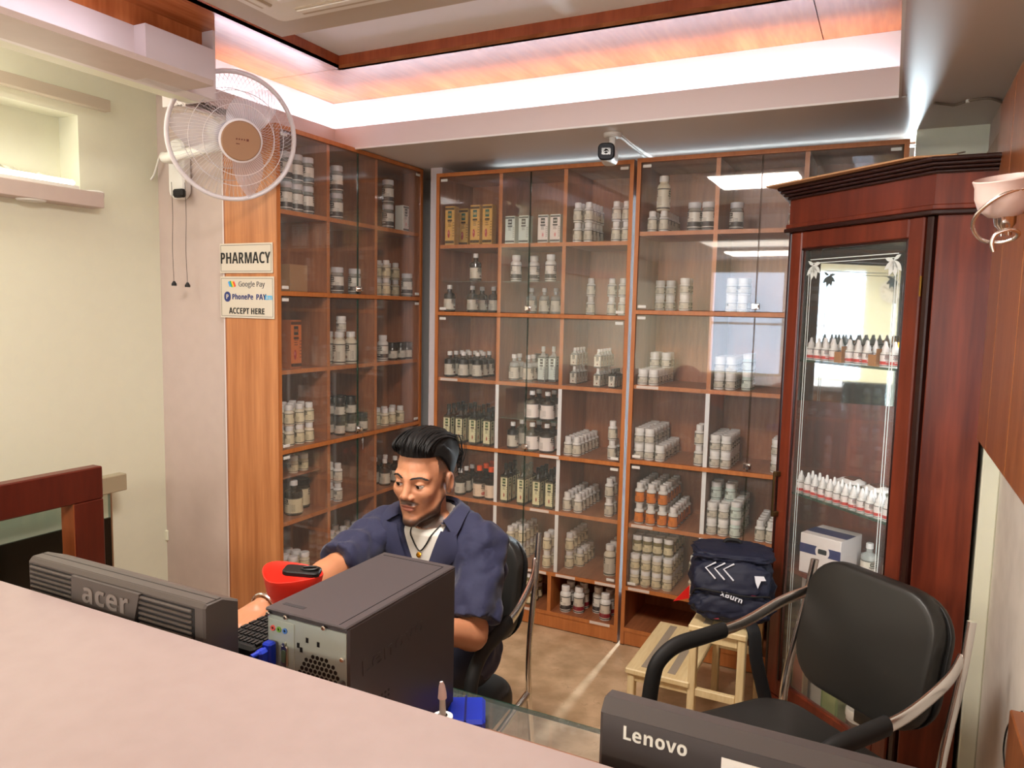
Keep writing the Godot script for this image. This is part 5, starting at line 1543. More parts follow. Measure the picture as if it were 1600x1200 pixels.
func build_chairs() -> void:
	office_chair("empty black office armchair with chrome arms before the dark corner cabinet", Vector3(2.045, 0, 1.335), -0.679, 0.70, 0.435)
	office_chair("black office armchair with chrome arms in which the man sits", Vector3(1.045, 0, 1.445), 0.06, 0.655, 0.378)
	# step stool
	var st := thing("step_stool", "pale wooden two-step stool with grey anti-slip strips", "stool")
	for x in [1.450, 1.668, 1.832]:
		for z in [0.245, 0.675]:
			bpart(st, "leg", Vector3(x - 0.012, 0.0, z - 0.018), Vector3(x + 0.014, 0.228 if x < 1.5 else 0.438, z + 0.018), M.pine, 0.003)
	bpart(st, "lower_step", Vector3(1.430, 0.228, 0.228), Vector3(1.664, 0.250, 0.700), M.pine, 0.004)
	bpart(st, "upper_step", Vector3(1.652, 0.438, 0.228), Vector3(1.850, 0.460, 0.700), M.pine, 0.004)
	for z in [0.245, 0.675]:
		bpart(st, "side_rail", Vector3(1.462, 0.200, z - 0.010), Vector3(1.818, 0.227, z + 0.010), M.pine, 0.002)
		bpart(st, "top_rail", Vector3(1.680, 0.402, z - 0.010), Vector3(1.818, 0.437, z + 0.010), M.pine, 0.002)
	for x in [1.495, 1.592]:
		bpart(st, "grip_strip", Vector3(x - 0.014, 0.2498, 0.255), Vector3(x + 0.014, 0.2512, 0.665), M.grip)
	for x in [1.710, 1.800]:
		bpart(st, "grip_strip", Vector3(x - 0.014, 0.4598, 0.255), Vector3(x + 0.014, 0.4612, 0.665), M.grip)
	backpack()

func lump(rx: float, ry: float, rz: float, power: float, wob: float, sd: int) -> ArrayMesh:
	var f := FastNoiseLite.new()
	f.seed = sd
	f.frequency = 1.6
	f.fractal_octaves = 3
	var b := Mb.new()
	var rws := []
	for j in 29:
		var v := PI * (j / 28.0 - 0.5)
		var row := []
		for i in 48:
			var u := TAU * i / 48
			var e := 2.0 / power
			var cu := signf(cos(u)) * pow(absf(cos(u)), e)
			var su := signf(sin(u)) * pow(absf(sin(u)), e)
			var cv := pow(maxf(cos(v), 0.0), e)
			var sv := signf(sin(v)) * pow(absf(sin(v)), e)
			var p := Vector3(cu * cv, sv, su * cv)
			var k := 1.0 + wob * f.get_noise_3d(p.x * 1.3, p.y * 1.3, p.z * 1.3)
			row.append(Vector3(p.x * rx, p.y * ry, p.z * rz) * k)
		rws.append(row)
	b.sheet(rws, true, Vector3.ZERO)
	return b.mesh()

func backpack() -> void:
	var navy := mottled(Color(0.045, 0.065, 0.155), Color(0.075, 0.10, 0.21), 51, 0.08, 0.65, 4.0)
	var black := plain(Color(0.02, 0.022, 0.04), 0.7)
	var white := plain(Color(0.85, 0.86, 0.90), 0.6)
	var o := thing("backpack", "navy blue backpack with white chevrons slumped on the step stool", "backpack", Vector3(1.765, 0.474, 0.555), 0.20)
	part(o, "main_bag", lump(0.142, 0.112, 0.105, 3.0, 0.16, 5), navy, Transform3D(Basis(Vector3.RIGHT, -0.10), Vector3(0.0, 0.116, -0.02)))
	part(o, "front_pocket", lump(0.135, 0.055, 0.045, 2.7, 0.22, 8), navy, Transform3D(Basis(Vector3.RIGHT, -0.2), Vector3(0.0, 0.060, 0.085)))
	part(o, "upper_pocket", lump(0.128, 0.070, 0.040, 2.7, 0.15, 13), navy, Transform3D(Basis(Vector3.RIGHT, -0.35), Vector3(0.0, 0.142, 0.066)))
	part(o, "lid", lump(0.140, 0.022, 0.095, 3.0, 0.15, 21), navy, Transform3D(Basis(Vector3.RIGHT, 0.05), Vector3(0.0, 0.218, -0.018)))
	var zip := Mb.new()
	zip.tube(smooth_path([Vector3(-0.133, 0.07, 0.075), Vector3(-0.118, 0.115, 0.112), Vector3(-0.05, 0.118, 0.128), Vector3(0.05, 0.112, 0.128), Vector3(0.118, 0.112, 0.112), Vector3(0.133, 0.08, 0.075)]), 0.004, 6)
	part(o, "zip", zip.mesh(), black)
	# three nested chevrons, bent over the upper pocket
	for k in 3:
		var x := -0.090 + k * 0.030
		var cv := Mb.new()
		var zz := 0.101
		cv.tube([Vector3(x + 0.034, 0.206, zz - 0.018), Vector3(x, 0.188, zz - 0.006), Vector3(x + 0.034, 0.156, zz + 0.008)], 0.0030, 6)
		part(o, "chevron", cv.mesh(), white)
	var emblem := Mb.new()
	emblem.xf = Transform3D(Basis(Vector3.RIGHT, -0.30), Vector3(0.090, 0.158, 0.100))
	emblem.prism(PackedVector2Array([Vector2(-0.018, 0.018), Vector2(0.012, 0.020), Vector2(0.020, 0.006), Vector2(0.004, 0.004), Vector2(-0.006, -0.022), Vector2(-0.014, -0.004)]), -0.004, 0.003)
	part(o, "emblem", emblem.mesh(), white)
	text(o, "lettering", "xBurn", 0.024, 0.004, white, Transform3D(Basis(Vector3(0, 0, 1), -0.28) * Basis(Vector3.RIGHT, -0.25), Vector3(0.0, 0.106, 0.131)), true, 1.1)
	for e in [[0.075, 0.110, 0.115], [0.060, 0.045, 0.130], [-0.05, 0.022, 0.124]]:
		bpart(o, "red_stitch", Vector3(e[0] - 0.012, e[1] - 0.002, e[2] - 0.006), Vector3(e[0] + 0.012, e[1] + 0.002, e[2] + 0.003), plain(Color(0.55, 0.10, 0.18), 0.6), 0.001)
	var tagm := Mb.new()
	tagm.xf = Transform3D(Basis(Vector3.UP, 0.3), Vector3(-0.148, 0.070, 0.045))
	tagm.prism(PackedVector2Array([Vector2(0.006, 0.030), Vector2(0.006, -0.018), Vector2(-0.050, -0.030)]), -0.001, 0.001)
	part(o, "red_tag", tagm.mesh(), plain(Color(0.88, 0.12, 0.10), 0.5))
	# shoulder strap hanging down over the stool
	var strap := Mb.new()
	strap.tube(smooth_path([Vector3(0.05, 0.04, 0.12), Vector3(0.075, 0.010, 0.172), Vector3(0.085, -0.07, 0.186), Vector3(0.105, -0.15, 0.184), Vector3(0.125, -0.225, 0.182)]), 0.024, 10, false, Vector2(1.0, 0.22))
	part(o, "shoulder_strap", strap.mesh(), black)
	var loop := Mb.new()
	loop.tube(smooth_path([Vector3(-0.03, 0.232, -0.05), Vector3(-0.02, 0.25, -0.05), Vector3(0.02, 0.25, -0.05), Vector3(0.03, 0.232, -0.05)]), 0.007, 8)
	part(o, "carry_loop", loop.mesh(), black)

# ------------------------------------------------------------------ things on walls and ceiling
func build_wall_things() -> void:
	fan()
	signs()
	cctv()
	sconce()
	niche()
	gate()
	# cable clipped to the soffit on the way to the right wall
	var cg := thing("ceiling_cable", "grey cable clipped along the soffit beside the right wall", "cable", Vector3.ZERO)
	var pts := []
	for e in [[1460, 161], [1478, 163], [1492, 164], [1512, 158], [1528, 155], [1548, 154], [1572, 162]]:
		var p := on_y(e[0], e[1], 2.2455)
		p.x = minf(p.x, 2.512)
		pts.append(p)
	var b := Mb.new()
	b.tube(smooth_path(pts), 0.0042, 8)
	part(cg, "cord", b.mesh(), plain(Color(0.50, 0.44, 0.39), 0.5))
	for k in [3, 6]:
		bpart(cg, "clip", pts[k] - Vector3(0.006, 0.006, 0.006), pts[k] + Vector3(0.006, 0.0045, 0.006), M.plastic_white, 0.001)
	# loose black wire on the right wall
	var w := thing("wall_wire", "thin black wire curving up the right wall beside the board", "cable", Vector3.ZERO)
	b = Mb.new()
	b.tube(smooth_path([on_x(1570, 1199, 2.515), on_x(1568, 1170, 2.515), on_x(1573, 1140, 2.515), on_x(1583, 1122, 2.515), on_x(1597, 1112, 2.515)]), 0.002, 6)
	part(w, "cord", b.mesh(), M.rubber)
	# clock on the wall behind the camera
	var ck := thing("wall_clock", "round white wall clock seen mirrored in the cabinet glass", "clock", Vector3(2.22, 1.85, 7.185))
	var cf := Mb.new()
	cf.xf = Transform3D(Basis(Vector3.RIGHT, -PI / 2), Vector3.ZERO)
	cf.lathe([Vector2(0, 0.0), Vector2(0.15, 0.0), Vector2(0.15, 0.02), Vector2(0.14, 0.025), Vector2(0.135, 0.015), Vector2(0, 0.015)], 32)
	part(ck, "face", cf.mesh(), M.plastic_white)
	for k in 12:
		var m := Mb.new()
		m.xf = Transform3D(Basis(Vector3(0, 0, 1), k * TAU / 12), Vector3.ZERO)
		m.box(Vector3(0, 0.11, -0.016), Vector3(0.012, 0.02, 0.002))
		part(ck, "hour_mark", m.mesh(), M.plastic_black)
	for e in [[0.5, 0.06, 0.010], [1.1, 0.09, 0.006]]:
		var m := Mb.new()
		m.xf = Transform3D(Basis(Vector3(0, 0, 1), e[0]), Vector3.ZERO)
		m.box(Vector3(0, e[1] / 2, -0.018), Vector3(e[2], e[1], 0.002))
		part(ck, "hand", m.mesh(), M.plastic_black)

func fan() -> void:
	var mount := Vector3(-0.535, 2.12, 0.926)
	var centre := deep(364, 214, 2.79)
	var axis := (cam_basis * Vector3(0.52, -0.37, 0.77)).normalized()
	var side := axis.cross(Vector3.UP).normalized()
	var upv := side.cross(axis)
	var o := thing("wall_fan", "white oscillating wall fan with a tan hub on the mauve pillar", "fan", mount)
	var loc := func(p: Vector3) -> Vector3:
		return centre - mount + side * p.x + upv * p.y + axis * p.z
	var wire := plain(Color(0.86, 0.84, 0.86), 0.35)
	var R := 0.228
	# cage rim
	for e in [[R, 0.0, 0.0085], [R, -0.014, 0.006]]:
		var ring := Mb.new()
		var pts := []
		for k in 64:
			var a := TAU * k / 64
			pts.append(loc.call(Vector3(cos(a) * e[0], sin(a) * e[0], e[1])))
		ring.tube(pts, e[2], 8, true, Vector2.ONE, axis)
		part(o, "cage_rim", ring.mesh(), wire)
	# spiral wires front and back: one grille each
	for g in 2:
		var cage := Mb.new()
		var count := 84
		for k in count:
			var a := TAU * k / count
			var pts := []
			for s in 6:
				var q := s / 5.0
				var r := lerpf(R, 0.075 if g == 0 else 0.055, q)
				var z := (0.118 * sin(q * PI * 0.5) if g == 0 else -0.014 - 0.085 * sin(q * PI * 0.5))
				var aa := a + (0.34 * q if g == 0 else -0.2 * q)
				pts.append(loc.call(Vector3(cos(aa) * r, sin(aa) * r, z)))
			cage.tube(pts, 0.0006, 3)
		for rr in [0.62, 0.35]:
			var pts := []
			var q: float = 1.0 - rr
			for k in 48:
				var a := TAU * k / 48
				var r := lerpf(R, 0.07, q)
				pts.append(loc.call(Vector3(cos(a) * r, sin(a) * r, (0.118 if g == 0 else -0.085) * sin(q * PI * 0.5) - (0.014 if g == 1 else 0.0))))
			cage.tube(pts, 0.0014, 5, true)
		part(o, "front_grille" if g == 0 else "rear_grille", cage.mesh(), wire)
	# hub disc
	var frame := Transform3D(Basis(side, axis, -upv), centre - mount)
	var disc := Mb.new()
	disc.xf = frame
	disc.lathe([Vector2(0.0, 0.110), Vector2(0.066, 0.112), Vector2(0.076, 0.116), Vector2(0.077, 0.122), Vector2(0.072, 0.126), Vector2(0, 0.129)], 36)
	var hub := part(o, "hub_rim", disc.mesh(), wire)
	var tan := Mb.new()
	tan.xf = frame
	tan.lathe([Vector2(0.070, 0.1265), Vector2(0.066, 0.1305), Vector2(0, 0.1315)], 36)
	part(hub, "tan_badge", tan.mesh(), plain(Color(0.62, 0.475, 0.37), 0.4))
	var printed := plain(Color(0.40, 0.20, 0.16), 0.4)
	for e in [[-0.026, 0.006, 0.010, 0.008], [-0.013, 0.006, 0.006, 0.005], [-0.004, 0.006, 0.006, 0.005], [0.005, 0.006, 0.006, 0.005], [0.014, 0.006, 0.006, 0.005], [0.004, -0.010, 0.016, 0.003]]:
		var mk := Mb.new()
		mk.xf = Transform3D(Basis(side, upv, axis), loc.call(Vector3(e[0], e[1], 0.1318)))
		mk.box(Vector3(e[2] / 2, 0, 0), Vector3(e[2] * 0.8, e[3], 0.0008))
		part(hub, "printed_mark", mk.mesh(), printed)
	# blades
	var clear := glass(Color(0.88, 0.87, 0.93), 0.40, 0.2)
	for k in 3:
		var bl := Mb.new()
		var rws := []
		for j in 9:
			var q := j / 8.0
			var row := []
			for i in 7:
				var s := i / 6.0 - 0.5
				var r := 0.045 + q * 0.175
				var wdt := 0.9 * sin(PI * (0.18 + 0.72 * q)) * 0.155
				var ang := s * wdt / r + q * 0.35 + TAU * k / 3 + 1.9
				row.append(loc.call(Vector3(cos(ang) * r, sin(ang) * r, 0.02 + s * 0.055 - 0.01 * q)))
			rws.append(row)
		bl.sheet(rws)
		part(o, "blade", bl.mesh(), clear)
	var cone := Mb.new()
	cone.xf = frame
	cone.lathe([Vector2(0.052, -0.03), Vector2(0.050, 0.03), Vector2(0.036, 0.045), Vector2(0, 0.05)], 28)
	part(o, "blade_hub", cone.mesh(), plain(Color(0.66, 0.66, 0.78), 0.3))
	var motor := Mb.new()
	motor.xf = frame
	motor.lathe([Vector2(0, -0.185), Vector2(0.045, -0.18), Vector2(0.062, -0.15), Vector2(0.066, -0.10), Vector2(0.060, -0.032), Vector2(0.0, -0.032)], 28)
	part(o, "motor", motor.mesh(), M.plastic_white)
	# bracket and wall plate
	var plate := Mb.new()
	plate.xf = Transform3D(Basis(), Vector3(0, -0.02, 0))
	plate.prism(rounded(0.095, 0.25, 0.04, 6), 0.0, 0.045, 0.008)
	part(o, "wall_plate", plate.mesh(), M.plastic_white)
	var dial := Mb.new()
	dial.box(Vector3(0.035, -0.125, 0.055), Vector3(0.06, 0.035, 0.03), 0.008)
	part(o, "pull_switch", dial.mesh(), M.rubber)
	var arm := Mb.new()
	arm.tube(smooth_path([Vector3(0, 0.02, 0.03), Vector3(0.03, 0.01, 0.11), Vector3(0.12, 0.0, 0.16), loc.call(Vector3(0, -0.045, -0.12))]), 0.021, 14)
	part(o, "arm", arm.mesh(), M.plastic_white)
	var at := on_z(272, 443, 0.95)
	for e in [[268, 292, 272, 440], [289, 293, 293, 442]]:
		var p0 := on_z(e[0], e[1], 0.985) - mount
		var p1 := on_z(e[2], e[3], 0.985) - mount
		var cd := Mb.new()
		cd.tube(smooth_path([p0 + Vector3(0, 0.02, 0), p0.lerp(p1, 0.3) + Vector3(0.003, 0, 0), p0.lerp(p1, 0.65) - Vector3(0.004, 0, 0), p1]), 0.0012, 5)
		part(o, "pull_cord", cd.mesh(), plain(Color(0.25, 0.22, 0.21), 0.6))
		part(o, "cord_knob", lathe_mesh([Vector2(0, -0.018), Vector2(0.011, -0.018), Vector2(0.011, -0.010), Vector2(0.004, 0.002), Vector2(0, 0.003)], 14), M.rubber, Transform3D(Basis(), p1))
	var cord := Mb.new()
	cord.tube(smooth_path([Vector3(-0.04, 0.03, 0.03), on_z(252, 240, 0.96) - mount, on_z(238, 278, 0.96) - mount, on_z(215, 290, 0.97) - mount, on_z(200, 312, 0.97) - mount]), 0.0045, 8)
	part(o, "power_cord", cord.mesh(), M.plastic_white)

func signs() -> void:
	var z := 0.9495
	var bg := plain(Color(0.80, 0.76, 0.70), 0.35)
	var ink := plain(Color(0.10, 0.10, 0.10), 0.5)
	var mk := func(called: String, label: String, x0: float, x1: float, y0: float, y1: float) -> Node3D:
		var o := thing(called, label, "sign", Vector3((x0 + x1) / 2, (y0 + y1) / 2, z))
		var hw := (x1 - x0) / 2
		var hh := (y1 - y0) / 2
		bpart(o, "plate", Vector3(-hw, -hh, 0), Vector3(hw, hh, 0.004), bg, 0.0008)
		for e in [[-hw + 0.006, hh - 0.0085, hw - 0.006, hh - 0.007], [-hw + 0.006, -hh + 0.007, hw - 0.006, -hh + 0.0085]]:
			bpart(o, "border", Vector3(e[0], e[1], 0.004), Vector3(e[2], e[3], 0.0044), ink)
		for e in [-hw + 0.006, hw - 0.0075]:
			bpart(o, "border", Vector3(e, -hh + 0.0085, 0.004), Vector3(e + 0.0015, hh - 0.0085, 0.0044), ink)
		return o
	var a: Node3D = mk.call("name_sign", "rectangular pharmacy name sign on the cabinet's end panel", -0.300, -0.008, 1.662, 1.783)
	text(a, "lettering", "PHARMACY", 0.062, 0.0012, ink, Transform3D(Basis(), Vector3(-0.004, 0.0, 0.005)), true, 0.84)
	var b: Node3D = mk.call("payment_sign", "payment notice sign with small coloured logos below the pharmacy sign", -0.300, -0.002, 1.478, 1.648)
	text(b, "lettering", "ACCEPT HERE", 0.034, 0.0012, ink, Transform3D(Basis(), Vector3(0.0, -0.056, 0.005)), true, 0.92)
	var grey := plain(Color(0.36, 0.36, 0.38), 0.5)
	text(b, "lettering", "Google Pay", 0.029, 0.0012, grey, Transform3D(Basis(), Vector3(0.028, 0.054, 0.005)), false, 1.0)
	var navy := plain(Color(0.14, 0.20, 0.44), 0.5)
	text(b, "lettering", "PhonePe", 0.030, 0.0012, navy, Transform3D(Basis(), Vector3(-0.022, 0.002, 0.005)), true, 0.95)
	text(b, "lettering", "PAY", 0.031, 0.0012, navy, Transform3D(Basis(), Vector3(0.080, 0.002, 0.005)), true, 1.0)
	text(b, "lettering", "tm", 0.031, 0.0012, plain(Color(0.35, 0.70, 0.88), 0.5), Transform3D(Basis(), Vector3(0.122, 0.002, 0.005)), true, 1.0)
	var cs := [Color(0.25, 0.60, 0.90), Color(0.20, 0.65, 0.40), Color(0.95, 0.75, 0.20), Color(0.88, 0.30, 0.22)]
	for k in 4:
		var m := Mb.new()
		m.xf = Transform3D(Basis(Vector3(0, 0, 1), 0.45), Vector3(-0.095 + k * 0.009, 0.054, 0.004))
		m.prism(rounded(0.009, 0.030 - 0.004 * absf(k - 1.5), 0.004, 3), 0.0, 0.0012)
		part(b, "logo_stroke", m.mesh(), plain(cs[k], 0.5))
	var disc := Mb.new()
	disc.xf = Transform3D(Basis(), Vector3(-0.108, 0.002, 0.004))
	disc.prism(rounded(0.036, 0.042, 0.0179, 8), 0.0, 0.0012)
	var dd := part(b, "round_logo", disc.mesh(), navy)
	text(dd, "lettering", "P", 0.026, 0.0008, bg, Transform3D(Basis(), Vector3(-0.108, 0.002, 0.0057)), true, 1.0)

func cctv() -> void:
	var p := on_y(955, 207, 2.25)
	var o := thing("security_camera", "white bullet security camera with black face hanging from the soffit", "camera", Vector3(p.x, 2.25, p.z - 0.02))
	part(o, "base", lathe_mesh([Vector2(0, -0.016), Vector2(0.030, -0.016), Vector2(0.036, -0.011), Vector2(0.037, 0.0), Vector2(0, 0.0)], 28), M.plastic_white)
	var stem := Mb.new()
	stem.tube(smooth_path([Vector3(0, -0.012, 0), Vector3(0.0, -0.035, 0.0), Vector3(0.002, -0.055, 0.004), Vector3(-0.004, -0.075, 0.010)]), [0.015, 0.015, 0.015, 0.015, 0.014, 0.014, 0.014, 0.014, 0.013, 0.013, 0.013, 0.013, 0.013, 0.013, 0.013, 0.013, 0.013, 0.013, 0.013, 0.013, 0.013, 0.013, 0.013, 0.013, 0.013].slice(0, 25), 14)
	part(o, "stem", stem.mesh(), M.plastic_white)
	var body := Mb.new()
	var look := (cam_basis * Vector3(-0.25, -0.10, 1.0)).normalized()
	var sx := Vector3.UP.cross(look).normalized()
	var bx := Transform3D(Basis(sx, look.cross(sx), look), Vector3(-0.012, -0.082, 0.02))
	body.xf = bx
	body.prism(rounded(0.066, 0.066, 0.022, 6), -0.09, 0.035, 0.004)
	part(o, "housing", body.mesh(), M.plastic_white)
	var face := Mb.new()
	face.xf = bx
	face.prism(rounded(0.066, 0.066, 0.020, 6), 0.035, 0.052, 0.004)
	var ff := part(o, "face", face.mesh(), plain(Color(0.05, 0.05, 0.09), 0.4, 0.0, 0.3))
	var win := Mb.new()
	win.xf = bx
	win.prism(rounded(0.036, 0.026, 0.004, 3), 0.052, 0.0528)
	part(ff, "window", win.mesh(), plain(Color(0.20, 0.19, 0.20), 0.15))
	var lens := Mb.new()
	lens.xf = bx * Transform3D(Basis(Vector3.RIGHT, PI / 2), Vector3(0, 0, 0.0528))
	lens.lathe([Vector2(0.009, 0.0), Vector2(0.007, 0.002), Vector2(0, 0.0025)], 16)
	part(ff, "lens", lens.mesh(), M.lens_black)
	# white trunking from the camera back to the cabinet tops
	var tr := thing("cable_trunking", "white cable trunking from the security camera to the cabinet top", "trunking", Vector3.ZERO)
	var a := Vector3(p.x + 0.02, 2.2465, p.z - 0.04)
	var e := on_y(1008, 246, 2.2465)
	var b := Mb.new()
	var mid := (a + e) / 2
	var dir := (e - a).normalized()
	b.xf = Transform3D(Basis(dir, Vector3.UP, dir.cross(Vector3.UP)), mid)
	b.box(Vector3.ZERO, Vector3(a.distance_to(e), 0.006, 0.010), 0.001)
	part(tr, "channel", b.mesh(), M.plastic_white)

func sconce() -> void:
	var c := deep(1570, 306, 1.50)
	var o := thing("wall_lamp", "frosted pink bowl wall lamp on a curled chrome arm", "lamp", c)
	var bowl := plain(Color(0.86, 0.77, 0.74), 0.35)
	var cream := plain(Color(0.88, 0.78, 0.64), 0.45)
	# bowl opening tipped towards the room
	var tip := Basis(Vector3(0, 0, 1), 0.12) * Basis(Vector3.RIGHT, 0.25)
	var sh := Mb.new()
	sh.xf = Transform3D(tip, Vector3.ZERO)
	sh.lathe([Vector2(0.01344, -0.04256), Vector2(0.03136, -0.03808), Vector2(0.04704, -0.0224), Vector2(0.05264, 0), Vector2(0.05152, 0.0224), Vector2(0.05488, 0.03472), Vector2(0.05264, 0.03696), Vector2(0.04816, 0.02464), Vector2(0.04816, 0), Vector2(0.04032, -0.0224), Vector2(0.0112, -0.03584)], 32)
	part(o, "shade", sh.mesh(), bowl)
	var ins := Mb.new()
	ins.xf = Transform3D(tip, Vector3.ZERO)
	ins.lathe([Vector2(0, 0.0112), Vector2(0.0336, 0.01344), Vector2(0.04592, 0.01792)], 28)
	part(o, "lamp_glass", ins.mesh(), plain(Color(0.66, 0.58, 0.56), 0.1))
	var cup := Mb.new()
	cup.xf = Transform3D(tip, Vector3(0.002, -0.034, 0.004))
	cup.lathe([Vector2(0, -0.0448), Vector2(0.0112, -0.0448), Vector2(0.01232, -0.03136), Vector2(0.01904, -0.0224), Vector2(0.02128, 0.00448), Vector2(0, 0.00672)], 24)
	part(o, "holder", cup.mesh(), M.chrome)
	var wall := Vector3(2.455 - c.x, -0.01, -0.02)
	var arm := Mb.new()
	arm.tube(smooth_path([wall, Vector3(0.035, 0.006, 0.035), Vector3(-0.01, -0.005, 0.052), Vector3(-0.045, -0.035, 0.035), Vector3(-0.052, -0.060, 0.015), Vector3(-0.035, -0.085, 0.0), Vector3(-0.005, -0.092, -0.002), Vector3(0.020, -0.086, 0.006), Vector3(0.026, -0.076, 0.020), Vector3(0.010, -0.070, 0.030), Vector3(-0.012, -0.078, 0.030), Vector3(-0.018, -0.095, 0.028), Vector3(-0.014, -0.112, 0.026)], 6), 0.0042, 10)
	part(o, "arm", arm.mesh(), M.chrome)
	var rose := Mb.new()
	rose.xf = Transform3D(Basis(Vector3(0, 0, 1), PI / 2), wall)
	rose.lathe([Vector2(0.0, 0.012), Vector2(0.025, 0.010), Vector2(0.032, 0.0), Vector2(0.0, -0.0005)], 24)
	part(o, "wall_rose", rose.mesh(), M.chrome)

func niche() -> void:
	# tube lamp and loose paper on the niche shelf, round fitting below it
	var t := thing("niche_tube_lamp", "short white tube lamp lying on the niche shelf", "light", Vector3(-0.665, 1.9655, 1.62))
	bpart(t, "batten", Vector3(-0.015, 0, -0.30), Vector3(0.015, 0.016, 0.20), M.plastic_white, 0.002)
	bpart(t, "tube", Vector3(-0.011, 0.016, -0.29), Vector3(0.011, 0.036, 0.19), M.tube_glow, 0.008)
	var p := thing("crumpled_paper", "crumpled white paper on the niche shelf behind the tube lamp", "paper", Vector3(-0.755, 1.9655, 1.52), 0.3)
	var b := Mb.new()
	var rws := []
	for j in 7:
		var row := []
		for i in 9:
			row.append(Vector3((j - 3) * 0.014, 0.030 + 0.018 * sin(i * 1.3 + j * 2.1) + 0.02 * cos(i * 0.7 - j), (i - 4) * 0.030))
		rws.append(row)
	b.sheet(rws)
	part(p, "sheet", b.mesh(), plain(Color(0.88, 0.87, 0.80), 0.6))
	var r := thing("round_downlight", "round white downlight under the niche shelf", "light", Vector3(-0.665, 1.905, 1.50))
	part(r, "trim_ring", lathe_mesh([Vector2(0, -0.006), Vector2(0.045, -0.006), Vector2(0.050, 0.0)], 28), M.plastic_white)
	part(r, "diffuser", lathe_mesh([Vector2(0, -0.0075), Vector2(0.036, -0.0065)], 24), M.plastic_white)
	var w := thing("shelf_wire", "thin white wire hanging over the end of the niche shelf", "cable", Vector3.ZERO)
	b = Mb.new()
	b.tube(smooth_path([Vector3(-0.69, 1.968, 1.30), Vector3(-0.66, 1.972, 1.26), Vector3(-0.64, 1.968, 1.23), Vector3(-0.66, 1.95, 1.215)]), 0.003, 6)
	part(w, "cord", b.mesh(), M.plastic_white)

func gate() -> void:
	# dark wooden frame: a top rail and post with an opening
	var x := -0.2
	var z0 := 1.572
	var o := thing("wooden_gate_frame", "dark red wooden gate frame beside the counter's end", "gate", Vector3(x, 0, z0))
	bpart(o, "top_rail", Vector3(-0.05, 0.852, 0.0), Vector3(0.0, 0.966, 0.90), M.gate_wood, 0.004)
	bpart(o, "post", Vector3(-0.05, 0.0, 0.0), Vector3(0.0, 0.8515, 0.105), M.gate_wood, 0.003)
	bpart(o, "post", Vector3(-0.05, 0.0, 0.80), Vector3(0.0, 0.8515, 0.90), M.gate_wood, 0.003)
	bpart(o, "inner_lining", Vector3(-0.068, 0.0, 0.100), Vector3(-0.003, 0.8515, 0.109), M.gate_inner)
	bpart(o, "bottom_rail", Vector3(-0.05, 0.04, 0.110), Vector3(0.0, 0.14, 0.80), M.gate_wood, 0.003)
	# glass screen with a metal top rail and dark lower film
	var g := thing("glass_screen", "glass screen with beige top rail and black lower panel by the cream wall", "screen", Vector3(-0.56, 0, 1.24))
	bpart(g, "top_rail", Vector3(-0.03, 0.766, -0.01), Vector3(0.015, 0.835, 1.15), plain(Color(0.66, 0.62, 0.52), 0.4, 0.2), 0.003)
	bpart(g, "pane", Vector3(-0.004, 0.665, 0.06), Vector3(0.004, 0.766, 1.10), M.glass_green)
	bpart(g, "dark_panel", Vector3(-0.006, 0.06, 0.06), Vector3(0.006, 0.665, 1.10), plain(Color(0.025, 0.045, 0.040), 0.25))
	bpart(g, "foot_rail", Vector3(-0.02, 0.0, 0.05), Vector3(0.02, 0.06, 1.11), plain(Color(0.3, 0.3, 0.28), 0.4, 0.5), 0.002)
	bpart(g, "end_stile", Vector3(-0.008, 0.06, 0.055), Vector3(0.008, 0.766, 0.062), M.steel)

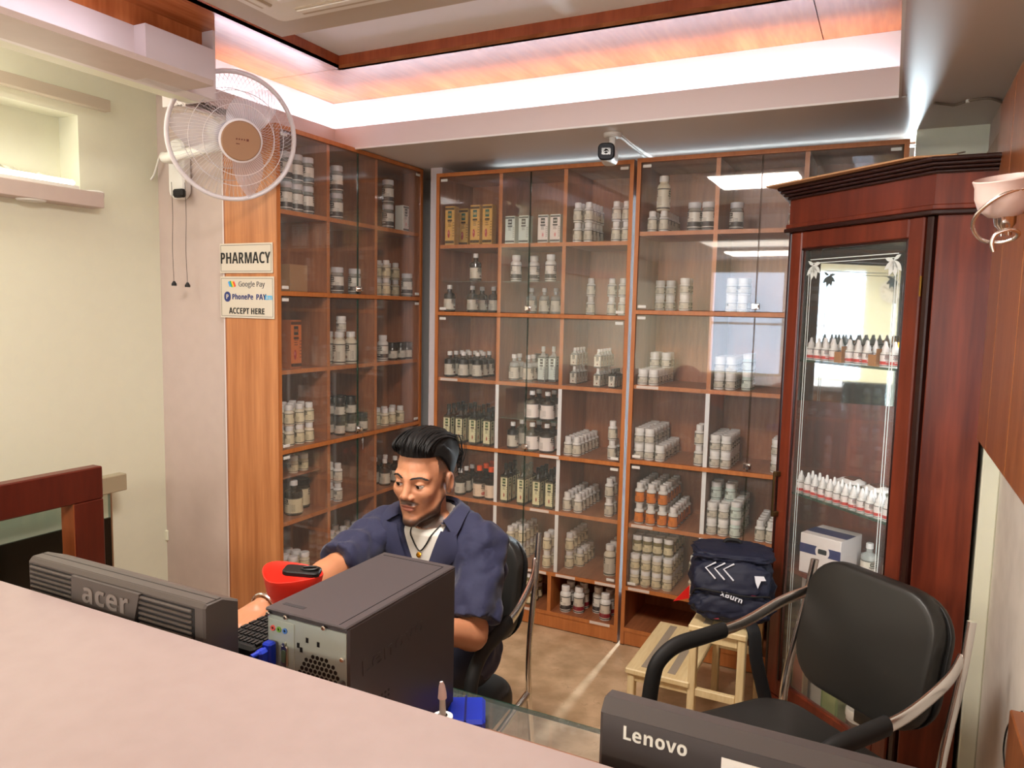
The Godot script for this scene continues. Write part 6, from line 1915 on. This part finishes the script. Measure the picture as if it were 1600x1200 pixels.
# ------------------------------------------------------------------ the seated man
# Surface nets: one vertex in each cell that the surface crosses, one quad round each crossed edge. Blocks far from the surface are skipped.
func nets(mb: Mb, lo: Vector3, hi: Vector3, h: float, sdf: Callable, paint = null, slack := 1.0) -> void:
	var n := Vector3i(((hi - lo) / h).ceil())
	n = Vector3i((n.x / 4 + 1) * 4, (n.y / 4 + 1) * 4, (n.z / 4 + 1) * 4)
	var sx := n.x + 1
	var sy := n.y + 1
	var val := PackedFloat32Array()
	val.resize(sx * sy * (n.z + 1))
	val.fill(1e9)
	var vid := {}
	var blocks := []
	var reach := 4.0 * h * 0.87 * slack + h
	for bz in n.z / 4:
		for by in n.y / 4:
			for bx in n.x / 4:
				var c := lo + Vector3(bx * 4 + 2, by * 4 + 2, bz * 4 + 2) * h
				if absf(sdf.call(c)) < reach:
					blocks.append(Vector3i(bx, by, bz) * 4)
	for b in blocks:
		for z in 5:
			for y in 5:
				for x in 5:
					var i: int = (b.z + z) * sx * sy + (b.y + y) * sx + b.x + x
					if val[i] > 1e8:
						val[i] = sdf.call(lo + Vector3(b.x + x, b.y + y, b.z + z) * h)
	var corner := [Vector3i(0, 0, 0), Vector3i(1, 0, 0), Vector3i(0, 1, 0), Vector3i(1, 1, 0), Vector3i(0, 0, 1), Vector3i(1, 0, 1), Vector3i(0, 1, 1), Vector3i(1, 1, 1)]
	var edges := [[0, 1], [2, 3], [4, 5], [6, 7], [0, 2], [1, 3], [4, 6], [5, 7], [0, 4], [1, 5], [2, 6], [3, 7]]
	var step := [0, 1, sx, sx + 1, sx * sy, sx * sy + 1, sx * sy + sx, sx * sy + sx + 1]
	for b in blocks:
		for z in 4:
			for y in 4:
				for x in 4:
					var at: int = (b.z + z) * sx * sy + (b.y + y) * sx + b.x + x
					var inside := 0
					for k in 8:
						if val[at + step[k]] < 0.0:
							inside += 1
					if inside == 0 or inside == 8:
						continue
					var sum := Vector3.ZERO
					var cnt := 0
					for e in edges:
						var da := val[at + step[e[0]]]
						var db := val[at + step[e[1]]]
						if (da < 0.0) != (db < 0.0):
							sum += Vector3(corner[e[0]]).lerp(Vector3(corner[e[1]]), da / (da - db))
							cnt += 1
					var p := lo + (Vector3(b.x + x, b.y + y, b.z + z) + sum / cnt) * h
					var g := Vector3.ZERO
					for k in 8:
						var s := Vector3(corner[k]) * 2.0 - Vector3.ONE
						g += s * val[at + step[k]]
					if g.length() < 1e-9:
						g = Vector3.UP
					vid[at] = mb.add(p, g.normalized())
					if paint != null:
						mb.c.append(paint.call(p))
	var dirs := [[1, sx, sx * sy], [sx, sx * sy, 1], [sx * sy, 1, sx]]
	for at in vid:
		for d in dirs:
			var i0: int = at
			var i1: int = at + d[0]
			if i1 >= val.size() or (val[i0] < 0.0) == (val[i1] < 0.0) or val[i1] > 1e8:
				continue
			var q := [at, at - d[1], at - d[1] - d[2], at - d[2]]
			if vid.has(q[1]) and vid.has(q[2]) and vid.has(q[3]):
				mb.tri(vid[q[0]], vid[q[1]], vid[q[2]])
				mb.tri(vid[q[0]], vid[q[2]], vid[q[3]])

func smin(a: float, b: float, k: float) -> float:
	var h := maxf(k - absf(a - b), 0.0) / k
	return minf(a, b) - h * h * k * 0.25
func bone(p: Vector3, a: Vector3, b: Vector3, ra: float, rb: float) -> float:
	var ba := b - a
	var t := clampf((p - a).dot(ba) / ba.length_squared(), 0.0, 1.0)
	return p.distance_to(a + ba * t) - lerpf(ra, rb, t)
func egg(p: Vector3, c: Vector3, r: Vector3) -> float:
	var q := (p - c) / r
	var k := q.length()
	return (k - 1.0) * k / maxf((q / r).length(), 1e-6)

const SHR := Vector3(0.935, 0.888, 1.490)      # shoulders
const SHL := Vector3(1.262, 0.893, 1.485)
const ELR := Vector3(0.944, 0.838, 1.755)      # elbows
const ELL := Vector3(1.305, 0.705, 1.615)
const WRR := Vector3(0.962, 0.840, 1.995)      # wrists
const WRL := Vector3(1.235, 0.795, 1.835)
const PEL := Vector3(1.075, 0.545, 1.390)
var head_xf: Transform3D
var head_inv: Transform3D
var fold_noise: FastNoiseLite

func torso(p: Vector3, grow: float) -> float:
	var d := bone(p, PEL + Vector3(-0.075, 0, 0), PEL + Vector3(0.075, 0, 0), 0.105 + grow, 0.105 + grow)
	d = smin(d, bone(p, Vector3(1.045, 0.64, 1.395), Vector3(1.125, 0.64, 1.395), 0.105 + grow, 0.105 + grow), 0.06)
	d = smin(d, bone(p, Vector3(1.025, 0.79, 1.425), Vector3(1.170, 0.79, 1.425), 0.105 + grow, 0.105 + grow), 0.07)
	d = smin(d, bone(p, Vector3(1.00, 0.870, 1.465), Vector3(1.20, 0.872, 1.462), 0.070 + grow, 0.070 + grow), 0.06)
	d = smin(d, bone(p, Vector3(1.095, 0.940, 1.462), SHR, 0.048 + grow, 0.046 + grow), 0.05)
	d = smin(d, bone(p, Vector3(1.095, 0.940, 1.462), SHL, 0.048 + grow, 0.046 + grow), 0.05)
	return d

func head_sdf(q: Vector3) -> float:      # in the head's own axes: origin between the ears at eye height, face towards +z
	var x := absf(q.x)
	var m := Vector3(x, q.y, q.z)
	var d := egg(q, Vector3(0, 0.034, -0.006), Vector3(0.072, 0.083, 0.094))
	d = smin(d, egg(q, Vector3(0, -0.032, 0.032), Vector3(0.054, 0.078, 0.056)), 0.028)
	d = smin(d, bone(m, Vector3(0.054, -0.038, 0.004), Vector3(0.043, -0.076, 0.026), 0.015, 0.013), 0.020)
	d = smin(d, bone(m, Vector3(0.043, -0.076, 0.026), Vector3(0.009, -0.106, 0.070), 0.013, 0.012), 0.020)
	d = smin(d, egg(q, Vector3(0, -0.105, 0.071), Vector3(0.016, 0.014, 0.015)), 0.016)
	d = smin(d, egg(m, Vector3(0.039, -0.021, 0.061), Vector3(0.020, 0.018, 0.019)), 0.022)
	d = smin(d, bone(m, Vector3(0.012, 0.019, 0.083), Vector3(0.044, 0.020, 0.066), 0.0095, 0.010), 0.014)
	# eye sockets
	var sock := egg(m, Vector3(0.031, 0.0005, 0.093), Vector3(0.017, 0.0105, 0.014))
	d = -smin(-d, sock, 0.012)
	# nose
	d = smin(d, bone(q, Vector3(0, 0.012, 0.083), Vector3(0, -0.028, 0.101), 0.0075, 0.0105), 0.012)
	d = smin(d, egg(m, Vector3(0.0125, -0.0335, 0.090), Vector3(0.0085, 0.0075, 0.011)), 0.006)
	d = maxf(d, -egg(m, Vector3(0.0065, -0.0415, 0.0945), Vector3(0.0042, 0.003, 0.006)))
	# lids round the eyeballs
	var ball := m.distance_to(Vector3(0.031, 0.001, 0.0725)) - 0.0150
	d = smin(d, maxf(ball, 0.0030 - (q.y + (q.z - 0.0725) * 0.08)), 0.003)
	d = smin(d, maxf(ball, q.y + 0.0074), 0.003)
	# mouth: two lips with a line between
	d = smin(d, egg(m, Vector3(0.006, -0.0570, 0.0845), Vector3(0.019, 0.0052, 0.0085)), 0.007)
	d = smin(d, egg(q, Vector3(0, -0.0680, 0.0835), Vector3(0.0195, 0.0062, 0.0088)), 0.007)
	d = maxf(d, -egg(q, Vector3(0, -0.0622, 0.096), Vector3(0.026, 0.0010, 0.012)))
	# ears
	var ear := egg(Vector3(x, q.y, q.z).rotated(Vector3.UP, 0.0), Vector3(0.0765, -0.004, -0.008), Vector3(0.0085, 0.031, 0.0175))
	ear = maxf(ear, -egg(m, Vector3(0.0855, 0.000, -0.006), Vector3(0.006, 0.021, 0.010)))
	d = smin(d, ear, 0.006)
	# neck
	d = smin(d, bone(q, Vector3(0, -0.045, -0.022), Vector3(0.012, -0.165, -0.012), 0.047, 0.050), 0.020)
	return d

func skin_color(p: Vector3) -> Color:
	var q := head_inv * p
	var skin := Color(0.445, 0.190, 0.098)
	if q.y < -0.16 or q.length() > 0.3:
		return skin
	var n := fold_noise.get_noise_3dv(q * 900.0) * 0.5 + 0.5
	var col := skin.lerp(Color(0.49, 0.225, 0.125), clampf(0.5 + 0.5 * fold_noise.get_noise_3dv(q * 90.0), 0.0, 1.0))
	var x := absf(q.x)
	var hair := Color(0.022, 0.015, 0.012)
	# lips
	if q.z > 0.078:
		var lip := 1.0 - smoothstep(0.7, 1.05, Vector2(x / 0.0235, (q.y + 0.0625) / 0.0115).length())
		col = col.lerp(Color(0.36, 0.125, 0.085), lip)
	# moustache, chin tuft and a thin beard along the jaw
	var beard := 0.0
	if q.z > 0.07:
		beard = maxf(beard, (1.0 - smoothstep(0.75, 1.2, Vector2((x - 0.012) / 0.019, (q.y + 0.0488 + 0.15 * maxf(0.0, x - 0.012)) / 0.0068).length())) * 0.97)
		beard = maxf(beard, (1.0 - smoothstep(0.6, 1.1, Vector2(x / 0.006, (q.y + 0.0785) / 0.005).length())) * 0.45)
	var jaw_y := lerpf(-0.112, -0.058, clampf((0.074 - q.z) / 0.066, 0.0, 1.0))
	var strip := 1.0 - smoothstep(0.010, 0.022, q.y - jaw_y)
	if q.z > -0.002 and q.y > -0.135:
		beard = maxf(beard, strip * 0.97)
	# sideburn in front of the ear, then the faded side
	if x > 0.045 and q.z > 0.002 and q.z < 0.024 and q.y < 0.03 and q.y > -0.055:
		beard = maxf(beard, 0.75 * smoothstep(0.002, 0.006, q.z) * (1.0 - smoothstep(0.014, 0.024, q.z)))
	col = col.lerp(hair, clampf(beard, 0.0, 1.0) * (0.84 + 0.16 * n))
	var front := lerpf(0.078, 0.040, clampf((q.y - 0.02) / 0.06, 0.0, 1.0)) if x < 0.05 else 0.034
	var fade := 0.0
	if q.z < front:
		fade = smoothstep(0.004, 0.050, q.y) if q.z > -0.02 else smoothstep(-0.070, -0.005, q.y)
		if x < 0.055 and q.z > 0.03:
			fade = smoothstep(0.070, 0.076, q.y)
	col = col.lerp(hair, clampf(fade, 0.0, 1.0) * (0.80 + 0.20 * n))
	return col

func build_person() -> void:
	fold_noise = FastNoiseLite.new()
	fold_noise.seed = 3
	fold_noise.frequency = 1.0
	fold_noise.fractal_octaves = 2
	head_xf = Transform3D(Basis(Vector3.UP, 0.02) * Basis(Vector3.RIGHT, 0.05) * Basis(Vector3.BACK, -0.04), deep(664, 746, 2.10))
	head_inv = head_xf.affine_inverse()
	var o := thing("person", "seated person in a navy short-sleeved shirt over a white undershirt", "person")
	# ---- body: torso, arms and legs, then head and hands on finer grids
	var neck_low := head_xf * Vector3(0.012, -0.150, -0.012)
	var body := func(p: Vector3) -> float:
		var d := torso(p, -0.022)
		d = smin(d, bone(p, Vector3(1.095, 0.90, 1.462), neck_low, 0.055, 0.047), 0.03)
		d = smin(d, bone(p, SHR, ELR, 0.044, 0.038), 0.03)
		d = smin(d, bone(p, ELR, WRR, 0.0385, 0.0265), 0.02)
		d = smin(d, bone(p, SHL, ELL, 0.044, 0.038), 0.03)
		d = smin(d, bone(p, ELL, WRL, 0.0385, 0.0265), 0.02)
		for s in [-1.0, 1.0]:
			var hip := PEL + Vector3(s * 0.085, -0.01, 0.03)
			var knee := PEL + Vector3(s * 0.105, 0.015, 0.46)
			var ankle := Vector3(knee.x, 0.09, knee.z + 0.02)
			d = smin(d, bone(p, hip, knee, 0.075, 0.052), 0.03)
			d = smin(d, bone(p, knee, ankle, 0.050, 0.036), 0.02)
		return d
	var mb := Mb.new()
	nets(mb, Vector3(0.80, 0.03, 1.22), Vector3(1.42, 1.0, 2.03), 0.013, body, skin_color)
	var hsdf := func(p: Vector3) -> float:
		return head_sdf(head_inv * p)
	var hc := head_xf.origin
	nets(mb, hc + Vector3(-0.13, -0.215, -0.135), hc + Vector3(0.13, 0.13, 0.145), 0.0032, hsdf, skin_color, 1.3)
	hand(mb, WRR, Vector3(0.12, -0.12, 0.98).normalized(), Vector3(0.1, 0.95, 0.3), 1.0)
	hand(mb, WRL, Vector3(-0.25, -0.12, 0.96).normalized(), Vector3(-0.1, 0.98, 0.12), -1.0)
	var sk := plain(Color.WHITE, 0.48)
	sk.vertex_color_use_as_albedo = true
	sk.subsurf_scatter_enabled = true
	sk.subsurf_scatter_strength = 0.08
	part(o, "body", mb.mesh(), sk)
	eyes(o)
	hair(o)
	clothes(o)

func hand(mb: Mb, wrist: Vector3, fwd: Vector3, up: Vector3, thumb_side: float) -> void:
	# palm down, fingers slightly curled; thumb towards the middle of the body
	var f := fwd.normalized()
	var u := (up - f * up.dot(f)).normalized()
	var s := u.cross(f) * thumb_side            # towards the thumb
	var pt := func(a: float, b: float, c: float) -> Vector3:
		return wrist + f * a + s * b + u * c
	var bones := [[pt.call(-0.02, 0, 0), pt.call(0.02, 0, 0.002), 0.026, 0.022]]
	var across := [0.030, 0.010, -0.010, -0.028]
	var lens := [0.070, 0.078, 0.073, 0.057]
	for k in 4:
		bones.append([pt.call(0.012, across[k] * 0.6, 0.0), pt.call(0.088, across[k], 0.004), 0.015, 0.0115])
		var b0: Vector3 = pt.call(0.088, across[k], 0.004)
		var b1: Vector3 = b0 + f * lens[k] * 0.48 + u * 0.006 + s * across[k] * 0.10
		var b2: Vector3 = b1 + f * lens[k] * 0.27 - u * lens[k] * 0.20
		var b3: Vector3 = b2 + f * lens[k] * 0.12 - u * lens[k] * 0.24
		bones.append([b0, b1, 0.0095, 0.0088])
		bones.append([b1, b2, 0.0088, 0.0080])
		bones.append([b2, b3, 0.0080, 0.0068])
	bones.append([pt.call(0.015, 0.014, -0.004), pt.call(0.052, 0.046, -0.010), 0.016, 0.0115])
	bones.append([pt.call(0.052, 0.046, -0.010), pt.call(0.082, 0.058, -0.018), 0.0110, 0.0095])
	bones.append([pt.call(0.082, 0.058, -0.018), pt.call(0.104, 0.056, -0.026), 0.0095, 0.0078])
	var lo := Vector3.ONE * 99.0
	var hi := -lo
	for b in bones:
		for e in 2:
			lo = lo.min(b[e] - Vector3.ONE * 0.03)
			hi = hi.max(b[e] + Vector3.ONE * 0.03)
	var sdf := func(p: Vector3) -> float:
		var d := 1.0
		for k in bones.size():
			var b: Array = bones[k]
			d = smin(d, bone(p, b[0], b[1], b[2], b[3]), 0.008 if k == 0 or (k < 17 and (k - 1) % 4 == 0) else 0.003)
		return d
	nets(mb, lo, hi, 0.0036, sdf, skin_color)

func eyes(o: Node3D) -> void:
	var white := plain(Color(0.80, 0.76, 0.72), 0.2)
	var iris := plain(Color(0.07, 0.04, 0.03), 0.1)
	for s in [-1.0, 1.0]:
		var b := Mb.new()
		b.xf = head_xf * Transform3D(Basis(Vector3.RIGHT, PI / 2), Vector3(s * 0.031, 0.001, 0.0725))
		var prof := []
		for k in 13:
			var a := PI * k / 12 - PI / 2
			prof.append(Vector2(cos(a) * 0.0132, sin(a) * 0.0132))
		b.lathe(prof, 20)
		var e := part(o, "eyeball", b.mesh(), white)
		var ir := Mb.new()
		var look := Basis(Vector3.UP, -0.15) * Basis(Vector3.RIGHT, 0.22)
		ir.xf = head_xf * Transform3D(look * Basis(Vector3.RIGHT, PI / 2), Vector3(s * 0.031, 0.001, 0.0725))
		var pi := []
		for k in 7:
			var a := PI / 2 - 0.46 + 0.46 * k / 6
			pi.append(Vector2(cos(a) * 0.0136, sin(a) * 0.0136))
		ir.lathe(pi, 20)
		part(e, "iris", ir.mesh(), iris)
	# brows: short hairs following the ridge
	var dark := plain(Color(0.055, 0.035, 0.028), 0.7)
	for s in [-1.0, 1.0]:
		var b := Mb.new()
		b.xf = head_xf
		for k in 90:
			var t := rng.randf()
			var x := lerpf(0.011, 0.050, t)
			var y := 0.0185 + 0.0075 * sin(t * 2.5) - 0.004 * t * t + rng.randf_range(-0.0030, 0.0030) * (1.0 - 0.55 * t)
			var p := onto_head(Vector3(s * x, y, 0.12), Vector3(0, 0, -1))
			var d := Vector3(s * 0.0075, 0.0028 - 0.004 * t, -0.0022 - 0.004 * t)
			b.tube([p, p + d * 0.5 + Vector3(0, 0, 0.0008), p + d], [0.0008, 0.0009, 0.0003], 3)
		part(o, "eyebrow", b.mesh(), dark)
		var l := Mb.new()
		l.xf = head_xf
		var lash := []
		for k in 9:
			var a := lerpf(-1.0, 1.0, k / 8.0)
			lash.append(Vector3(s * 0.031 + a * 0.0135, 0.0036 - 0.0035 * a * a, 0.0725 + 0.0150 * sqrt(maxf(0.0, 1.0 - a * a * 0.75))))
		l.tube(lash, [0.0003, 0.0008, 0.0009, 0.0009, 0.0009, 0.0009, 0.0009, 0.0008, 0.0003], 4)
		part(o, "eyelash", l.mesh(), dark)

func onto_head(p: Vector3, dir: Vector3) -> Vector3:
	for k in 40:
		var d := head_sdf(p)
		if d < 0.0004:
			break
		p += dir * maxf(d * 0.8, 0.0003)
	return p

func hair(o: Node3D) -> void:
	var m := plain(Color(0.040, 0.032, 0.030), 0.58, 0.0, 0.35)
	m.rim_enabled = true
	m.rim = 0.2
	var sdf := func(p: Vector3) -> float:
		var q := head_inv * p
		var d := egg(q, Vector3(0, 0.048, -0.007), Vector3(0.0775, 0.084, 0.1005))
		d = smin(d, egg(q, Vector3(0.0, 0.104, 0.045), Vector3(0.056, 0.032, 0.046)), 0.025)
		d = smin(d, egg(q, Vector3(0.0, 0.108, -0.010), Vector3(0.060, 0.034, 0.060)), 0.025)
		d = smin(d, egg(q, Vector3(0.0, 0.075, -0.078), Vector3(0.055, 0.045, 0.034)), 0.03)
		# swept-back grooves
		d += 0.0022 * sin(q.x * 330.0 + 2.0 * sin(q.z * 40.0)) * smoothstep(0.06, 0.10, q.y)
		# lower edge: high over the forehead, then down to the back of the head
		var edge := 0.077 if q.z > 0.035 else lerpf(-0.012, 0.077, smoothstep(-0.045, 0.035, q.z))
		var cut := edge - q.y
		return maxf(d, cut)
	var b := Mb.new()
	var c := head_xf.origin
	nets(b, c + Vector3(-0.11, -0.01, -0.15), c + Vector3(0.11, 0.17, 0.13), 0.004, sdf, null, 1.4)
	var h := part(o, "hair", b.mesh(), m)
	# locks combed back from the forehead
	var l := Mb.new()
	l.xf = head_xf
	var r := RandomNumberGenerator.new()
	r.seed = 12
	for k in 150:
		var x := r.randf_range(-0.058, 0.058)
		var top := 0.134 + r.randf_range(-0.004, 0.006) - 2.6 * x * x * 2.0
		var z0 := r.randf_range(0.055, 0.090) - 3.5 * x * x
		var drift := r.randf_range(-0.012, 0.012)
		var endz := r.randf_range(-0.118, -0.075)
		var endy := r.randf_range(0.035, 0.085)
		var pts := smooth_path([Vector3(x, 0.084 + r.randf_range(-0.004, 0.008), z0 - 0.004), Vector3(x * 1.02, top - 0.018, z0 + 0.003), Vector3(x + drift * 0.3, top + 0.001, z0 - 0.035), Vector3(x + drift * 0.6, top + 0.002, -0.015), Vector3(x * 0.95 + drift, top - 0.018, -0.070), Vector3(x * 0.9 + drift, endy, endz)], 4)
		var rad := []
		for s in pts.size():
			var q := float(s) / (pts.size() - 1)
			rad.append(0.0024 * (0.35 + sin(PI * clampf(q * 0.9 + 0.08, 0.0, 1.0))) * (1.0 - 0.55 * q))
		l.tube(pts, rad, 4)
	# loose strands hanging at the crown
	for k in 34:
		var x := r.randf_range(0.0, 0.062)
		var s := r.randf_range(0.0, 0.016)
		var pts := smooth_path([Vector3(x, 0.118, -0.050), Vector3(x * 1.05, 0.108, -0.092 - s * 0.3), Vector3(x * 1.05, 0.070, -0.108 - s * 0.6), Vector3(x + r.randf_range(-0.01, 0.01), 0.035 + r.randf_range(-0.02, 0.02), -0.110 - s), Vector3(x + r.randf_range(-0.015, 0.015), 0.008 + r.randf_range(-0.02, 0.02), -0.100 - s * 0.5)], 4)
		l.tube(pts, 0.0010, 3)
	part(h, "locks", l.mesh(), m)

# ---- clothes
func shirt_sdf(p: Vector3) -> float:
	var d := torso(p, 0.012)
	# sleeves: wide, to just above the elbow
	var endr := SHR.lerp(ELR, 0.80)
	var endl := SHL.lerp(ELL, 0.86)
	var sr := bone(p, SHR, endr, 0.060, 0.066)
	sr = maxf(sr, (p - endr).dot((ELR - SHR).normalized()))
	var sl := bone(p, SHL, endl, 0.060, 0.070)
	sl = maxf(sl, (p - endl).dot((ELL - SHL).normalized()))
	d = smin(d, sr, 0.030)
	d = smin(d, sl, 0.030)
	# folds
	var f := fold_noise.get_noise_3d(p.x * 9.0 + p.y * 5.0, p.y * 7.0 - p.x * 6.0, p.z * 8.0)
	d += 0.0075 * (1.0 - 2.2 * absf(f)) - 0.003
	var dr := (p - SHR).dot((ELR - SHR).normalized())
	d += 0.0030 * sin(dr * 95.0 + p.y * 60.0 + p.x * 25.0) * smoothstep(0.10, 0.02, absf(sr + 0.01)) * (1.0 if p.x < 1.0 else 0.0)
	d += 0.0028 * sin(p.y * 70.0 + p.z * 55.0 - p.x * 20.0) * (smoothstep(1.20, 1.27, p.x))
	# open neck: a V down the front, and the hole round the neck
	var v := absf(p.x - 1.093 - (0.955 - p.y) * 0.05) - lerpf(0.004, 0.072, clampf((p.y - 0.765) / 0.18, 0.0, 1.15))
	if p.z > 1.47:
		d = maxf(d, -maxf(v, -(p.z - 1.485)))
	d = maxf(d, -bone(p, Vector3(1.094, 0.92, 1.470), Vector3(1.090, 1.05, 1.482), 0.062, 0.075))
	return maxf(d, 0.455 - p.y)

func clothes(o: Node3D) -> void:
	var navy := mottled(Color(0.085, 0.095, 0.215), Color(0.10, 0.115, 0.25), 61, 0.15, 0.8, 8.0)
	navy.rim_enabled = true
	navy.rim = 0.25
	navy.rim_tint = 0.8
	var b := Mb.new()
	nets(b, Vector3(0.80, 0.44, 1.22), Vector3(1.42, 1.03, 1.86), 0.0085, shirt_sdf, null, 1.3)
	var sh := part(o, "shirt", b.mesh(), navy)
	sh.set_meta("label", "navy short-sleeved shirt with an open notched collar")
	# undershirt
	var ts := func(p: Vector3) -> float:
		var d := torso(p, -0.004)
		d = smin(d, bone(p, Vector3(1.094, 0.90, 1.463), Vector3(1.091, 0.958, 1.472), 0.062, 0.060), 0.03)
		d = maxf(d, p.y - 0.952 + (p.z - 1.47) * 0.55)
		return maxf(d, 0.60 - p.y)
	b = Mb.new()
	nets(b, Vector3(0.90, 0.58, 1.27), Vector3(1.32, 1.0, 1.62), 0.009, ts, null, 1.2)
	part(o, "undershirt", b.mesh(), plain(Color(0.80, 0.785, 0.755), 0.85))
	var hem := Mb.new()
	# trousers
	var tr := func(p: Vector3) -> float:
		var d := bone(p, PEL + Vector3(-0.08, -0.02, 0), PEL + Vector3(0.08, -0.02, 0), 0.100, 0.100)
		for s in [-1.0, 1.0]:
			var knee := PEL + Vector3(s * 0.105, 0.015, 0.46)
			d = smin(d, bone(p, PEL + Vector3(s * 0.085, -0.01, 0.03), knee, 0.088, 0.066), 0.03)
			d = smin(d, bone(p, knee, Vector3(knee.x, 0.09, knee.z + 0.02), 0.064, 0.056), 0.02)
		return maxf(d, 0.065 - p.y)
	b = Mb.new()
	nets(b, Vector3(0.82, 0.05, 1.24), Vector3(1.34, 0.68, 1.98), 0.014, tr, null, 1.1)
	part(o, "trousers", b.mesh(), plain(Color(0.07, 0.08, 0.15), 0.8))
	for s in [-1.0, 1.0]:
		var fx: float = PEL.x + s * 0.105
		var foot := func(p: Vector3) -> float:
			var d := bone(p, Vector3(fx, 0.075, PEL.z + 0.47), Vector3(fx, 0.035, PEL.z + 0.60), 0.040, 0.034)
			d = smin(d, bone(p, Vector3(fx, 0.040, PEL.z + 0.44), Vector3(fx, 0.030, PEL.z + 0.66), 0.036, 0.028), 0.02)
			return maxf(d, 0.002 - p.y)
		b = Mb.new()
		nets(b, Vector3(fx - 0.07, 0.0, PEL.z + 0.38), Vector3(fx + 0.07, 0.14, PEL.z + 0.72), 0.008, foot)
		part(o, "shoe", b.mesh(), M.plastic_black)
	collar(sh, navy)
	# cord necklace with a gold charm
	var cordm := plain(Color(0.03, 0.03, 0.03), 0.6)
	var cord := Mb.new()
	var pts := []
	for k in 15:
		var t := k / 14.0
		var a := lerpf(-1.0, 1.0, t)
		var p := Vector3(1.092 + a * 0.058, 0.868 + 0.105 * pow(absf(a), 1.5), 1.70)
		pts.append(onto_field(p, ts, 0.003))
	cord.tube(smooth_path(pts, 3), 0.0019, 6)
	var nk := part(o, "necklace", cord.mesh(), cordm)
	var charm := Mb.new()
	var cp: Vector3 = pts[7] + Vector3(0, -0.010, 0.004)
	charm.xf = Transform3D(Basis(Vector3.RIGHT, PI / 2 - 0.2), cp)
	charm.lathe([Vector2(0, -0.0015), Vector2(0.0075, -0.001), Vector2(0.008, 0.001), Vector2(0.004, 0.0025), Vector2(0, 0.002)], 16)
	part(nk, "gold_charm", charm.mesh(), plain(Color(0.85, 0.60, 0.18), 0.25, 0.9))
	# steel bangle
	var bg := thing("steel_bangle", "polished steel bangle worn on the person's wrist", "bangle")
	var at := ELR.lerp(WRR, 0.96)
	var dir := (WRR - ELR).normalized()
	var e1 := dir.cross(Vector3.UP).normalized()
	var e2 := e1.cross(dir)
	var loop := []
	for k in 32:
		var a := TAU * k / 32
		loop.append(at + e1 * cos(a) * 0.0325 + e2 * sin(a) * 0.0325 + dir * 0.004 * sin(a))
	var bl := Mb.new()
	bl.tube(loop, 0.0042, 10, true, Vector2(0.7, 1.3), dir)
	part(bg, "ring", bl.mesh(), M.chrome)

func onto_field(p: Vector3, sdf: Callable, gap: float) -> Vector3:
	for k in 90:
		var d: float = sdf.call(p)
		if d < gap:
			break
		p.z -= maxf((d - gap) * 0.7, 0.0006)
	return p

# lapels and collar leaves: sheets that lie on the shirt
func collar(sh: Node, navy: Material) -> void:
	var base := func(p: Vector3) -> float:
		return torso(p, 0.014)
	var cx := 1.093
	for s in [-1.0, 1.0]:
		# lapel: from the neck down the edge of the V; rows run from the inner edge outwards
		var b := Mb.new()
		var rws := []
		for j in 15:
			var t := j / 14.0
			var y := lerpf(0.938, 0.772, t)
			var inner := lerpf(0.072, 0.006, t)
			var wide := lerpf(0.052, 0.078, smoothstep(0.0, 0.30, t)) * (1.0 - smoothstep(0.34, 1.0, t) * 0.97)
			var row := []
			for i in 6:
				var q := i / 5.0
				var x: float = cx + (0.955 - y) * 0.05 + s * (inner + q * wide)
				row.append(onto_field(Vector3(x, y + q * 0.006 - q * 0.012 * t, 1.72), base, 0.007 + 0.005 * sin(q * PI)))
			rws.append(row)
		b.sheet(rws, false, Vector3(1.1, 0.85, 1.40))
		part(sh, "lapel", b.mesh(), navy)
		# collar leaf: from the back of the neck round to a point on the chest
		b = Mb.new()
		rws = []
		for j in 17:
			var t := j / 16.0
			var a := lerpf(0.0, 2.28, t)          # angle round the neck from the back
			var n0: Vector3 = Vector3(cx + s * sin(a) * 0.064, 0.988 - 0.040 * smoothstep(0.2, 1.0, t), 1.470 - cos(a) * 0.062)
			var outw := lerpf(0.030, 0.072, smoothstep(0.35, 0.95, t))
			var o1: Vector3 = n0 + Vector3(s * sin(a * 0.80) * outw, -lerpf(0.050, 0.040, t), -cos(a * 0.92) * outw * 0.8)
			var row := []
			for i in 7:
				var q := i / 6.0
				var p := n0.lerp(o1, q) + Vector3(0, 0.008 * sin(q * PI), 0)
				for again in 3:
					var d: float = base.call(p)
					if d < 0.009 and q > 0.2:       # lift the leaf clear of the shirt
						p.y += (0.009 - d) * 0.8
						p.z += (0.009 - d) * 0.6 * smoothstep(1.5, 2.2, a)
				row.append(p)
			rws.append(row)
		b.sheet(rws, false, Vector3(1.09, 0.80, 1.45))
		part(sh, "collar", b.mesh(), navy)
